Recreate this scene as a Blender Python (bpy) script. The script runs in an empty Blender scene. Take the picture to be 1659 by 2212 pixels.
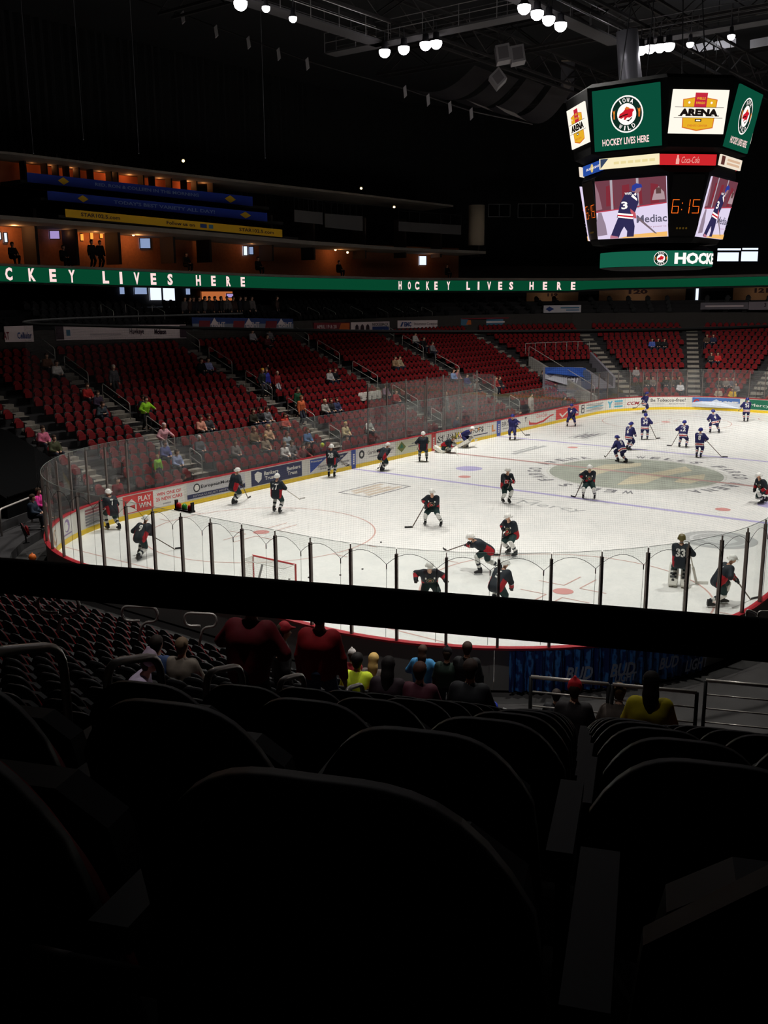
import bpy, math, random
import numpy as np
from mathutils import Matrix, Vector

# ------------------------------------------------------------------ camera, world, lights, exposure
SC = bpy.context.scene
COL = SC.collection
W, H, FPX = 1659, 2212, 2095.4
CAM = np.array([-47.929, -20.310, 9.253])
YAW, PITCH, ROLL = 0.658009, -0.220044, -0.0067895
fw = np.array([math.cos(PITCH)*math.cos(YAW), math.cos(PITCH)*math.sin(YAW), math.sin(PITCH)])
rt = np.cross(fw, [0, 0, 1]); rt /= np.linalg.norm(rt)
up = np.cross(rt, fw)
rt, up = math.cos(ROLL)*rt + math.sin(ROLL)*up, -math.sin(ROLL)*rt + math.cos(ROLL)*up
cd = bpy.data.cameras.new('camera')
cam = bpy.data.objects.new('camera', cd); COL.objects.link(cam)
cd.sensor_fit = 'VERTICAL'; cd.sensor_height = 24; cd.lens = 24*FPX/H
cd.clip_start = 0.05; cd.clip_end = 400
cam.matrix_world = Matrix([[rt[0], up[0], -fw[0], CAM[0]], [rt[1], up[1], -fw[1], CAM[1]], [rt[2], up[2], -fw[2], CAM[2]], [0, 0, 0, 1]])
SC.camera = cam
SC.view_settings.view_transform = 'Standard'; SC.view_settings.look = 'None'
SC.view_settings.gamma = 1; SC.view_settings.use_curve_mapping = False
SC.view_settings.exposure = 0.0
wd = bpy.data.worlds.new('world'); SC.world = wd; wd.use_nodes = True
wd.node_tree.nodes['Background'].inputs[0].default_value = (0.02, 0.022, 0.03, 1)
wd.node_tree.nodes['Background'].inputs[1].default_value = 0.02

LAMP_W = 50500.0     # watts of a full power flood lamp
def spot(loc, target, power=LAMP_W, angle=84, blend=.9, col=(1, .965, .90), size=.15):
    l = bpy.data.lights.new('flood_light', 'SPOT'); l.energy = power; l.color = col
    l.spot_size = math.radians(angle); l.spot_blend = blend; l.shadow_soft_size = size
    o = bpy.data.objects.new('flood_light', l); COL.objects.link(o); o.location = loc
    o.rotation_euler = (Vector(target)-Vector(loc)).to_track_quat('-Z', 'Y').to_euler()
    return o
# the catwalk floods over the rink: (lamp position, point on the ice it is aimed at, share of power)
FLOODS = [
    ((-3.6, 13.7, 22), (-12, 10, 0), 0.050),
    ((-3.5, 12.5, 22), (-4, 11, 0), 0.225),
    ((-3.5, 11.1, 22), (6, 11, 0), 0.199),
    ((-3.4, 10.5, 22), (14, 10, 0), 0.128),
    ((-6.1, 3.8, 22), (-14, -10, 0), 0.050),
    ((-4.9, 3.8, 22), (-20, 9, 0), 0.050),
    ((-3.7, 3.85, 22), (-6, -11, 0), 0.081),
    ((-2.4, 3.9, 22), (4, -11, 0), 0.050),
    ((-14.6, 13.3, 22), (-24, 9, 0), 0.050),
    ((-13.3, 13, 22), (-28, 3, 0), 0.050),
    ((-11.3, 13.2, 22), (-17, 11, 0), 0.139),
    ((4.6, 2.8, 22), (20, 10, 0), 0.200),
    ((4.6, 2.3, 22), (24, 7, 0), 0.050),
    ((4.7, 1.8, 22), (28, 0, 0), 0.050),
    ((4.8, 1.35, 22), (25, -6, 0), 0.050),
    ((5.3, 0.4, 22), (0, 0, 0), 0.050),
    ((5.1, -1.8, 22), (12, -9, 0), 0.050),
    ((-26, 9, 22), (-27, 7, 0), 0.178),
    ((-26, 0, 22), (-29, -1, 0), 0.050),
    ((-25, -9, 22), (-26, -8, 0), 0.218),
    ((-17, -10, 22), (-18, -10, 0), 0.050),
    ((-8, -12, 22), (-8, -11, 0), 0.242),
    ((2, -12, 22), (4, -11, 0), 0.135),
    ((12, -12, 22), (14, -11, 0), 0.212),
    ((22, -8, 22), (26, -7, 0), 0.144),
    ((25, 0, 22), (29, 5, 0), 0.249),
    ((-18, 0, 22), (-18, 0, 0), 0.050),
]
for a, b, w in FLOODS:
    spot((a[0], a[1], a[2]-.62), b, LAMP_W*w)

# unseen fill spots, added to brighten the lower near stand and its spectators
FILL_SPOTS = [((-32.5, -9.5, 21.0), (-32.5, -8.5, 1.0), 4200, 44), ((-33.5, 1.0, 21.0), (-33.5, 1.5, 1.0), 2200, 44), ((-39.5, -11.5, 21.0), (-38.8, -11.0, 4.0), 2600, 42)]
for a, b, w, g in FILL_SPOTS: spot(a, b, w, g, 1.0, (1, .96, .92))

# ------------------------------------------------------------------ helpers
random.seed(7)
def ray(x, y): return fw + rt*(x-W/2)/FPX - up*(y-H/2)/FPX
def at_z(x, y, z=0.0): d = ray(x, y); return CAM + d*(z-CAM[2])/d[2]
def at_y(x, y, Y): d = ray(x, y); return CAM + d*(Y-CAM[1])/d[1]
def at_x(x, y, X): d = ray(x, y); return CAM + d*(X-CAM[0])/d[0]
def at_t(x, y, t): return CAM + ray(x, y)*t
def proj(P):
    v = np.atleast_2d(np.asarray(P, float)) - CAM; z = v @ fw
    return np.stack([W/2+FPX*(v @ rt)/z, H/2-FPX*(v @ up)/z, z], 1)
def srgb(c):
    return tuple(((x/255)/12.92 if x/255 <= .04045 else ((x/255+.055)/1.055)**2.4) for x in c)
MATS = {}
def mat(name, col, rough=.6, metal=0.0, emit=0.0, spec=.4, noise=0.0, nscale=6.0, bump=0.0):
    """procedural material; col is sRGB 0-255"""
    if name in MATS: return MATS[name]
    m = bpy.data.materials.new(name); m.use_nodes = True
    nt = m.node_tree; b = nt.nodes['Principled BSDF']
    c = srgb(col)
    b.inputs['Base Color'].default_value = (*c, 1); b.inputs['Roughness'].default_value = rough
    b.inputs['Metallic'].default_value = metal; b.inputs['Specular IOR Level'].default_value = spec
    if emit:
        b.inputs['Emission Color'].default_value = (*c, 1); b.inputs['Emission Strength'].default_value = emit
    if noise or bump:
        tc = nt.nodes.new('ShaderNodeTexCoord'); nz = nt.nodes.new('ShaderNodeTexNoise')
        nz.inputs['Scale'].default_value = nscale; nz.inputs['Detail'].default_value = 4
        nt.links.new(tc.outputs['Object'], nz.inputs['Vector'])
        if noise:
            mx = nt.nodes.new('ShaderNodeMixRGB'); mx.blend_type = 'MULTIPLY'; mx.inputs[0].default_value = 1
            cr = nt.nodes.new('ShaderNodeMapRange'); cr.inputs[1].default_value = .3; cr.inputs[2].default_value = .7
            cr.inputs[3].default_value = 1-noise; cr.inputs[4].default_value = 1
            nt.links.new(nz.outputs['Fac'], cr.inputs[0]); nt.links.new(cr.outputs[0], mx.inputs[2])
            mx.inputs[1].default_value = (*c, 1); nt.links.new(mx.outputs[0], b.inputs['Base Color'])
        if bump:
            bp = nt.nodes.new('ShaderNodeBump'); bp.inputs['Strength'].default_value = bump
            nt.links.new(nz.outputs['Fac'], bp.inputs['Height']); nt.links.new(bp.outputs[0], b.inputs['Normal'])
    MATS[name] = m
    return m
def cmat(col, rough=.75, pre='cloth'):
    col = tuple(int(c) for c in col)
    return mat('%s_%02x%02x%02x' % ((pre,)+col), col, rough, noise=.18, nscale=9, spec=.25)
def lit(name, col, s=1.0):
    """a self-luminous screen or lamp face: emission only"""
    if name in MATS: return MATS[name]
    m = bpy.data.materials.new(name); m.use_nodes = True; nt = m.node_tree
    nt.nodes.remove(nt.nodes['Principled BSDF']); e = nt.nodes.new('ShaderNodeEmission')
    e.inputs[0].default_value = (*srgb(col), 1); e.inputs[1].default_value = s
    nt.links.new(e.outputs[0], nt.nodes['Material Output'].inputs[0]); MATS[name] = m
    return m

def wloc(o):
    v = np.zeros(3)
    while o is not None: v = v + np.array(o.location); o = o.parent
    return v
def link(name, me, parent=None, label=None, cat=None, group=None, kind=None):
    o = bpy.data.objects.new(name, me); COL.objects.link(o)
    if parent is not None: o.parent = parent
    tag(o, label, cat, group, kind); return o
def tag(o, label=None, cat=None, group=None, kind=None):
    if label: o['label'] = label
    if cat: o['category'] = cat
    if group: o['group'] = group
    if kind: o['kind'] = kind
    return o
def thing(name, label, cat, loc=(0, 0, 0), group=None, rz=0.0, kind=None):
    o = link(name, None, None, label, cat, group, kind); o.location = [float(v) for v in loc]; o.rotation_euler = (0, 0, rz)
    return o
def copy_tree(o, loc=None, rz=None, label=None, group=None, parent=None):
    c = o.copy(); COL.objects.link(c)
    if parent is not None: c.parent = parent
    for ch in list(o.children): copy_tree(ch, parent=c)
    if loc is not None: c.location = [float(v) for v in loc]
    if rz is not None: c.rotation_euler = (0, 0, rz)
    if label: c['label'] = label
    if group: c['group'] = group
    return c

def make_mesh(name, V, F, mats, mi=None, smooth=False):
    me = bpy.data.meshes.new(name)
    V = np.asarray(V, float)
    me.from_pydata([tuple(v) for v in V.tolist()], [], F)
    for m in (mats if isinstance(mats, (list, tuple)) else [mats]): me.materials.append(m)
    if mi is not None and len(mi): me.polygons.foreach_set('material_index', np.asarray(mi, dtype=np.int32))
    if smooth: me.polygons.foreach_set('use_smooth', np.ones(len(me.polygons), dtype=bool))
    me.update(); return me

class MB:
    def __init__(s): s.V = []; s.F = []; s.M = []
    def add(s, V, F, m=0):
        n = len(s.V); s.V.extend([tuple(map(float, v)) for v in V]); s.F.extend([tuple(i+n for i in f) for f in F]); s.M.extend([m]*len(F)); return s
    def obox(s, c, ax, ay, az, m=0):
        c, ax, ay, az = (np.asarray(v, float) for v in (c, ax, ay, az))
        V = [c+i*ax+j*ay+k*az for k in (-1, 1) for j in (-1, 1) for i in (-1, 1)]
        return s.add(V, [(0, 2, 3, 1), (4, 5, 7, 6), (0, 1, 5, 4), (2, 6, 7, 3), (0, 4, 6, 2), (1, 3, 7, 5)], m)
    def box(s, x0, x1, y0, y1, z0, z1, m=0):
        return s.obox(((x0+x1)/2, (y0+y1)/2, (z0+z1)/2), ((x1-x0)/2, 0, 0), (0, (y1-y0)/2, 0), (0, 0, (z1-z0)/2), m)
    def bar(s, a, b, w, h, m=0, upv=(0, 0, 1)):
        a, b = np.asarray(a, float), np.asarray(b, float); d = b-a; L = np.linalg.norm(d); d /= L
        u = np.asarray(upv, float); sd = np.cross(d, u)
        if np.linalg.norm(sd) < 1e-3: sd = np.cross(d, (1, 0, 0))
        sd /= np.linalg.norm(sd); u = np.cross(sd, d)
        return s.obox((a+b)/2, d*L/2, sd*w/2, u*h/2, m)
    def tube(s, pts, r, n=8, m=0, caps=True):
        pts = [np.asarray(p, float) for p in pts]; rs = r if isinstance(r, (list, tuple)) else [r]*len(pts)
        t0 = pts[1]-pts[0]; t0 /= np.linalg.norm(t0)
        a = np.cross(t0, (0, 0, 1)); a = a if np.linalg.norm(a) > 1e-3 else np.cross(t0, (1, 0, 0)); a /= np.linalg.norm(a)
        V = []; F = []
        for i, p in enumerate(pts):
            t = (pts[min(i+1, len(pts)-1)]-pts[max(i-1, 0)]); t /= (np.linalg.norm(t) or 1)
            a = a-t*(a @ t); a /= np.linalg.norm(a); b = np.cross(t, a)
            for k in range(n):
                q = 2*math.pi*k/n; V.append(p+rs[i]*(math.cos(q)*a+math.sin(q)*b))
        for i in range(len(pts)-1):
            for k in range(n):
                F.append((i*n+k, i*n+(k+1) % n, (i+1)*n+(k+1) % n, (i+1)*n+k))
        if caps: F.append(tuple(range(n))[::-1]); F.append(tuple((len(pts)-1)*n+k for k in range(n)))
        return s.add(V, F, m)
    def lathe(s, prof, c=(0, 0, 0), n=16, m=0, axis=(0, 0, 1)):
        ax = np.asarray(axis, float); ax /= np.linalg.norm(ax); a = np.cross(ax, (1, 0, 0)); a = a if np.linalg.norm(a) > .1 else np.cross(ax, (0, 1, 0)); a /= np.linalg.norm(a); b = np.cross(ax, a)
        c = np.asarray(c, float); V = []; F = []
        for r, z in prof:
            for k in range(n):
                q = 2*math.pi*k/n; V.append(c+ax*z+r*(math.cos(q)*a+math.sin(q)*b))
        for i in range(len(prof)-1):
            for k in range(n): F.append((i*n+k, i*n+(k+1) % n, (i+1)*n+(k+1) % n, (i+1)*n+k))
        F.append(tuple(range(n))[::-1]); F.append(tuple((len(prof)-1)*n+k for k in range(n)))
        return s.add(V, F, m)
    def prism(s, poly, o, U, Vv, N, th, m=0):
        o, U, Vv, N = (np.asarray(v, float) for v in (o, U, Vv, N)); n = len(poly)
        A = [o+U*p[0]+Vv*p[1] for p in poly]; B = [a+N*th for a in A]
        return s.add(A+B, [tuple(range(n))[::-1], tuple(range(n, 2*n))]+[(i, (i+1) % n, n+(i+1) % n, n+i) for i in range(n)], m)
    def build(s, name, mats, parent=None, smooth=False, local=False, **kw):
        V = np.asarray(s.V, float)
        if local: off = np.zeros(3)
        elif parent is not None: off = wloc(parent)
        else: off = np.array([(V[:, 0].min()+V[:, 0].max())/2, (V[:, 1].min()+V[:, 1].max())/2, V[:, 2].min()])
        o = link(name, make_mesh(name, V-off, s.F, mats, s.M, smooth), parent, **kw)
        if parent is None and not local: o.location = off.tolist()
        return o

TXT = {}
def text_mesh(t, bold=0.0, shear=0.0):
    k = (t, bold, shear)
    if k in TXT: return TXT[k]
    cu = bpy.data.curves.new('lettering', 'FONT'); cu.body = t; cu.size = 1; cu.offset = bold; cu.resolution_u = 2; cu.shear = shear
    o = bpy.data.objects.new('lettering', cu)
    me = bpy.data.meshes.new_from_object(o)
    V = np.array([v.co[:2] for v in me.vertices]) if len(me.vertices) else np.zeros((0, 2)); F = [tuple(p.vertices) for p in me.polygons]
    bpy.data.objects.remove(o); bpy.data.curves.remove(cu); bpy.data.meshes.remove(me)
    if len(V): V = V-V.min(0); 
    TXT[k] = (V, F); return TXT[k]
def put_text(mb, t, fn, u0, v0, h, w=None, bold=.02, m=0, shear=0.0, center=True):
    """lettering of height h (and width w) whose lower left (or centre) sits at u0,v0 of the surface fn(u,v)->point"""
    V, F = text_mesh(t, bold, shear)
    if not len(V): return 0
    e = V.max(0); sy = h/e[1]; sx = sy if w is None else w/e[0]
    P = V*np.array([sx, sy]); ww = e[0]*sx
    if center: P = P-np.array([ww/2, h/2])
    mb.add([fn(u0+a, v0+b) for a, b in P], F, m); return ww
def plane(o, U, V, off=0.0):
    o, U, V = (np.asarray(x, float) for x in (o, U, V)); N = np.cross(U, V); N /= np.linalg.norm(N); o = o+N*off
    return lambda a, b: o+U*a+V*b

# rink outline as a path: s = arc length, d = distance outside the boards
HX, HY, CR = 30.48, 12.95, 8.53
CX, CY = HX-CR, HY-CR
QA = CR*math.pi/2
SEG = [2*CY, QA, 2*CX, QA, 2*CY, QA, 2*CX, QA]
S0 = np.concatenate([[0], np.cumsum(SEG)]); SL = S0[-1]
def path(s, d=0.0, z=0.0):
    s = s % SL; i = int(np.searchsorted(S0, s, 'right')-1); i = min(i, 7); t = s-S0[i]
    if i == 0: p = (-HX-d, -CY+t)
    elif i == 2: p = (-CX+t, HY+d)
    elif i == 4: p = (HX+d, CY-t)
    elif i == 6: p = (CX-t, -HY-d)
    else:
        c = {1: (-CX, CY), 3: (CX, CY), 5: (CX, -CY), 7: (-CX, -CY)}[i]; a0 = {1: math.pi, 3: math.pi/2, 5: 0, 7: -math.pi/2}[i]
        a = a0-t/CR; p = (c[0]+(CR+d)*math.cos(a), c[1]+(CR+d)*math.sin(a))
    return np.array([p[0], p[1], z])
def normal(s): v = path(s, 1)-path(s, 0); return v
def sX(X): return S0[2]+X+CX                 # arc length of a point of the left boards
def s_ang(deg): return S0[3]+math.radians(90-deg)*CR   # far left corner by angle
def srange(a, b, step=.6):
    cuts = sorted(set([a, b]+[c+j*SL for c in S0 for j in (-1, 0, 1) if a < c+j*SL < b])); o = []
    for p, q in zip(cuts[:-1], cuts[1:]):
        mid = ((p+q)/2) % SL; i = min(int(np.searchsorted(S0, mid, 'right')-1), 7)
        n = max(1, int(math.ceil((q-p)/step))) if i % 2 else 1
        o += [p+(q-p)*k/n for k in range(n)]
    return o+[b]
def sweep(mb, a, b, prof, m=0, step=.6, caps=True):
    """sweep a closed (d,z) profile along the path"""
    ss = srange(a, b, step); n = len(prof); V = [path(s, d, z) for s in ss for d, z in prof]; F = []
    for i in range(len(ss)-1):
        for k in range(n): F.append((i*n+k, i*n+(k+1) % n, (i+1)*n+(k+1) % n, (i+1)*n+k))
    if caps: F.append(tuple(range(n))); F.append(tuple((len(ss)-1)*n+k for k in range(n))[::-1])
    return mb.add(V, F, m)
# ------------------------------------------------------------------ ice sheet and its markings
def ice_material():
    m = bpy.data.materials.new('ice'); m.use_nodes = True; nt = m.node_tree; b = nt.nodes['Principled BSDF']
    tc = nt.nodes.new('ShaderNodeTexCoord'); n1 = nt.nodes.new('ShaderNodeTexNoise'); n1.inputs['Scale'].default_value = .9; n1.inputs['Detail'].default_value = 7; n1.inputs['Roughness'].default_value = .7
    n2 = nt.nodes.new('ShaderNodeTexNoise'); n2.inputs['Scale'].default_value = 7; n2.inputs['Detail'].default_value = 6; n2.inputs['Distortion'].default_value = 2.5
    nt.links.new(tc.outputs['Object'], n1.inputs['Vector']); nt.links.new(tc.outputs['Object'], n2.inputs['Vector'])
    ad = nt.nodes.new('ShaderNodeMath'); ad.operation = 'ADD'; nt.links.new(n1.outputs['Fac'], ad.inputs[0]); nt.links.new(n2.outputs['Fac'], ad.inputs[1])
    r = nt.nodes.new('ShaderNodeValToRGB'); r.color_ramp.elements[0].position = .35; r.color_ramp.elements[0].color = (.66, .67, .66, 1)
    r.color_ramp.elements[1].position = .62; r.color_ramp.elements[1].color = (.80, .79, .765, 1)
    hf = nt.nodes.new('ShaderNodeMath'); hf.operation = 'MULTIPLY'; hf.inputs[1].default_value = .5
    nt.links.new(ad.outputs[0], hf.inputs[0]); nt.links.new(hf.outputs[0], r.inputs[0]); nt.links.new(r.outputs[0], b.inputs['Base Color'])
    b.inputs['Roughness'].default_value = .38; b.inputs['Specular IOR Level'].default_value = .3
    MATS['ice'] = m; return m
mb = MB(); ss = srange(0, SL, .8)[:-1]
mb.add([path(s, 0, 0) for s in ss], [tuple(range(len(ss)))[::-1]])
floor_ice = mb.build('floor_ice', ice_material(), local=True, kind='structure', label='bright white ice sheet of the hockey rink', cat='ice')
red_p = mat('ice_red', (196, 158, 150), .5); blue_p = mat('ice_blue', (170, 164, 204), .5); gray_p = mat('ice_grey', (170, 172, 172), .5)
dgray_p = mat('ice_dark_grey', (128, 128, 132), .5); green_p = mat('ice_green', (172, 177, 166), .5, noise=.22, nscale=1.2)
wheat_p = mat('ice_wheat', (206, 198, 174), .5, noise=.15, nscale=1.5); dot_p = mat('ice_dot', (200, 140, 136), .5); tan_p = mat('ice_tan', (206, 192, 176), .5, noise=.2, nscale=2.5)
def mark(name, fn, m, z=.004, label=None):
    b = MB(); fn(b, z); return b.build(name, m, floor_ice, label=label)
def rect(x0, x1, y0, y1): return lambda b, z: b.add([(x0, y0, z), (x1, y0, z), (x1, y1, z), (x0, y1, z)], [(0, 1, 2, 3)])
def disc(cx, cy, r, n=40): return lambda b, z: b.add([(cx+r*math.cos(2*math.pi*k/n), cy+r*math.sin(2*math.pi*k/n), z) for k in range(n)], [tuple(range(n))])
def ring(cx, cy, r, w, n=64, a0=0, a1=2*math.pi):
    def f(b, z):
        for k in range(n):
            p, q = a0+(a1-a0)*k/n, a0+(a1-a0)*(k+1)/n
            b.add([(cx+R*math.cos(t), cy+R*math.sin(t), z) for R, t in ((r-w/2, p), (r+w/2, p), (r+w/2, q), (r-w/2, q))], [(0, 1, 2, 3)])
    return f
for sg in (-1, 1):
    gx = sg*27.13; hy = CY+math.sqrt(CR**2-(27.13-CX)**2)
    mark('goal_line', rect(gx-.03, gx+.03, -hy, hy), red_p); mark('blue_line', rect(sg*7.62-.15, sg*7.62+.15, -HY, HY), blue_p)
    mark('goal_crease', ring(gx, 0, 1.83, .06, 24, math.pi/2 if sg > 0 else -math.pi/2, 1.5*math.pi if sg > 0 else math.pi/2), red_p)
    for sy in (-1, 1):
        cx, cy = sg*21.03, sy*6.71
        mark('faceoff_circle', ring(cx, cy, 4.57, .06), red_p, .005); mark('faceoff_dot', disc(cx, cy, .33), dot_p, .006)
        mark('neutral_dot', disc(sg*6.1, cy, .33), dot_p, .006)
        def hashes(b, z, cx=cx, cy=cy):
            for i in (-1, 1):
                for j in (-1, 1):
                    rect(min(cx+i*.6, cx+i*1.8), max(cx+i*.6, cx+i*1.8), cy+j*.28-.025, cy+j*.28+.025)(b, z)
                    rect(cx+i*.6-.025, cx+i*.6+.025, min(cy+j*.28, cy+j*1.2), max(cy+j*.28, cy+j*1.2))(b, z)
                    rect(cx+i*.87-.025, cx+i*.87+.025, min(cy+j*4.57, cy+j*5.2), max(cy+j*4.57, cy+j*5.2))(b, z)
        mark('faceoff_hash_marks', hashes, red_p, .007)
mark('centre_emblem', disc(0, 0, 4.45, 72), green_p, .004, 'faded green emblem disc at centre ice')
def wheat(b, z):
    P = [[(-3.4, 1.2), (-1.2, 2.6), (1.5, 2.4), (3.2, 1.0), (2.2, .6), (.4, 1.3), (-1.4, 1.4)], [(-3.6, -.6), (-1, -.2), (1.6, -1.0), (3.5, -1.4), (2.4, -2.2), (.2, -1.6), (-2.4, -1.6)], [(-1.2, -2.6), (.4, -2.4), (1.8, -3.1), (.2, -3.6), (-1.2, -3.4)]]
    for p in P: b.add([(x, y, z) for x, y in p], [tuple(range(len(p)))])
mark('centre_emblem_stripes', wheat, wheat_p, .006)
mark('centre_circle', ring(0, 0, 4.57, .08, 72), mat('ice_white', (214, 214, 208), .5), .007)
mark('centre_line', rect(-.15, .15, -HY, HY), mat('ice_centre_red', (186, 150, 146), .5), .009)
def ring_text(b, z):
    t = 'WELLS FARGO ARENA   WELLS FARGO ARENA   '; n = len(t)
    for i, ch in enumerate(t):
        if ch == ' ': continue
        a = math.radians(200)-2*math.pi*i/n; c, s = math.cos(a), math.sin(a)
        put_text(b, ch, plane((5.25*c, 5.25*s, z), (s, -c, 0), (c, s, 0)), 0, 0, .75, .52, .03)
mark('centre_ring_lettering', ring_text, dgray_p, .005)
def frame_ad(x0, x1, y0, y1, m1, m2, rows):
    mark('ice_advert_border', lambda b, z: [rect(x0, x1, y0, y0+.09)(b, z), rect(x0, x1, y1-.09, y1)(b, z), rect(x0, x0+.09, y0, y1)(b, z), rect(x1-.09, x1, y0, y1)(b, z)], m1, .005)
    mark('ice_advert_print', lambda b, z: [rect(x0+.3+(i % 2)*.3, x1-.35-(i % 3)*.3, y0+.25+i*(y1-y0-.4)/rows, y0+.25+(i+.7)*(y1-y0-.4)/rows)(b, z) for i in range(rows)], m2, .005)
frame_ad(-13.12, -9.8, 7.45, 9.4, dgray_p, tan_p, 4); frame_ad(9.7, 12.95, 7.6, 8.9, gray_p, dgray_p, 3)
mark('ice_advert_print', lambda b, z: [rect(1.7, 5.7, 8.2, 8.55)(b, z), rect(2.4, 5.3, 8.65, 8.85)(b, z)], gray_p)
for x, y in ((-3.9, 7.85), (-3.9, -8.25)): mark('ice_logo_disc', disc(x, y, .72), blue_p)
mark('ice_logo_disc', disc(-11.5, -8.4, 1.42, 48), gray_p, .004)
mark('ice_logo_print', lambda b, z: [ring(-11.5, -8.4, 1.02, .12)(b, z), b.add([(-11.5+x, -8.4+y, z) for x, y in ((-.6, -.5), (.1, -.7), (.7, -.1), (.3, .2), (-.1, .7), (-.6, .3))], [(0, 1, 2, 3, 4, 5)])], mat('ice_pale', (196, 198, 198), .5), .006)
mark('ice_lettering', lambda b, z: [put_text(b, 'Mercy', plane((-10.0, -.35, z), (0, -1, 0), (1, 0, 0)), 0, 0, 1.0, 3.3, .0), rect(-9.25, -9.15, .5, 2.2)(b, z), rect(-9.6, -9.5, 1.2, 2.0)(b, z)], gray_p)

# ------------------------------------------------------------------ arena floor, dasher boards, glass
concrete = mat('concrete', (92, 88, 84), .85, noise=.3, nscale=1.5); dark_conc = mat('concrete_dark', (50, 48, 48), .9, noise=.3, nscale=1.2)
mb = MB(); mb.box(-75, 75, -60, 60, -.5, -.04); mb.build('floor_arena', dark_conc, local=True, kind='structure')
white_b = mat('board_white', (216, 214, 206), .35, noise=.06, nscale=3); yellow_k = mat('kick_yellow', (232, 196, 40), .4); red_cap = mat('cap_red', (176, 36, 48), .4)
boards = thing('wall_dasher_boards', 'white dasher boards around the ice with yellow kick plate and red cap', 'rink boards', (0, 0, 0), kind='structure')
NP = 65; pw = SL/NP
back_b = mat('board_back', (132, 130, 128), .7)
for i in range(NP):
    mb = MB(); sweep(mb, i*pw+.002, (i+1)*pw-.002, [(0, .02), (.09, .02), (.09, 1.05), (0, 1.05)])
    mb.M = [1 if (k < len(mb.M)-2 and k % 4 == 1) else 0 for k in range(len(mb.M))]
    mb.build('board_panel', [white_b, back_b], boards)
mb = MB(); sweep(mb, 0, SL, [(-.012, .0), (.0, .0), (.0, .2), (-.012, .2)], caps=False); mb.build('kick_plate', yellow_k, boards, label='yellow kick plate')
mb = MB(); sweep(mb, 0, SL, [(-.025, 1.05), (.15, 1.05), (.15, 1.10), (-.025, 1.10)], caps=False); mb.build('cap_rail', red_cap, boards, label='red cap rail')

def glass_material():
    m = bpy.data.materials.new('rink_glass'); m.use_nodes = True; nt = m.node_tree; nt.nodes.remove(nt.nodes['Principled BSDF'])
    tr = nt.nodes.new('ShaderNodeBsdfTransparent'); tr.inputs[0].default_value = (.95, .965, .96, 1)
    df = nt.nodes.new('ShaderNodeBsdfDiffuse'); df.inputs[0].default_value = (.62, .60, .60, 1)
    gl = nt.nodes.new('ShaderNodeBsdfGlossy'); gl.inputs['Roughness'].default_value = .03; gl.inputs[0].default_value = (.9, .9, .9, 1)
    nz = nt.nodes.new('ShaderNodeTexNoise'); nz.inputs['Scale'].default_value = 1.1; nz.inputs['Detail'].default_value = 6
    tc = nt.nodes.new('ShaderNodeTexCoord'); nt.links.new(tc.outputs['Object'], nz.inputs['Vector'])
    mr = nt.nodes.new('ShaderNodeMapRange'); mr.inputs[1].default_value = .3; mr.inputs[2].default_value = .7; mr.inputs[3].default_value = .025; mr.inputs[4].default_value = .05
    nt.links.new(nz.outputs['Fac'], mr.inputs[0])
    m1 = nt.nodes.new('ShaderNodeMixShader'); nt.links.new(mr.outputs[0], m1.inputs[0]); nt.links.new(tr.outputs[0], m1.inputs[1]); nt.links.new(df.outputs[0], m1.inputs[2])
    lw = nt.nodes.new('ShaderNodeLayerWeight'); pw_ = nt.nodes.new('ShaderNodeMath'); pw_.operation = 'POWER'; pw_.inputs[1].default_value = 5
    nt.links.new(lw.outputs['Facing'], pw_.inputs[0]); fr = nt.nodes.new('ShaderNodeMath'); fr.operation = 'MULTIPLY_ADD'; fr.inputs[1].default_value = .5; fr.inputs[2].default_value = .02
    nt.links.new(pw_.outputs[0], fr.inputs[0])
    m2 = nt.nodes.new('ShaderNodeMixShader'); nt.links.new(fr.outputs[0], m2.inputs[0]); nt.links.new(m1.outputs[0], m2.inputs[1]); nt.links.new(gl.outputs[0], m2.inputs[2])
    nt.links.new(m2.outputs[0], nt.nodes['Material Output'].inputs[0]); return m
glass = glass_material(); alu = mat('post_aluminium', (118, 108, 104), .45, metal=.4, noise=.1)
seal = mat('glass_edge', (120, 132, 128), .3)
shield = thing('wall_rink_glass', 'clear scuffed glass panes standing on the rink boards', 'rink glass', (0, 0, 0), kind='structure')
posts_s = []
def pane(s0, s1, z1, d=.06, z0=1.10):
    mb = MB(); sweep(mb, s0, s1, [(d, z0), (d+.012, z0), (d+.012, z1), (d, z1)], step=.7); o = mb.build('glass_pane', [glass], shield)
    mb = MB(); sweep(mb, s0, s1, [(d-.001, z1), (d+.013, z1), (d+.013, z1+.008), (d-.001, z1+.008)], step=.7); mb.build('edge_strip', [seal], o)
def post(s, z1, d=.045, z0=1.10, w=.032):
    p = path(s, d+.02); n = normal(s); t = np.cross(n, (0, 0, 1))
    mb = MB(); mb.obox(p+np.array([0, 0, (z0+z1)/2]), t*w, n*.04, (0, 0, (z1-z0)/2)); mb.obox(p+np.array([0, 0, z1+.06]), t*.008, n*.02, (0, 0, .06)); mb.build('post', alu, shield)
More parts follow.
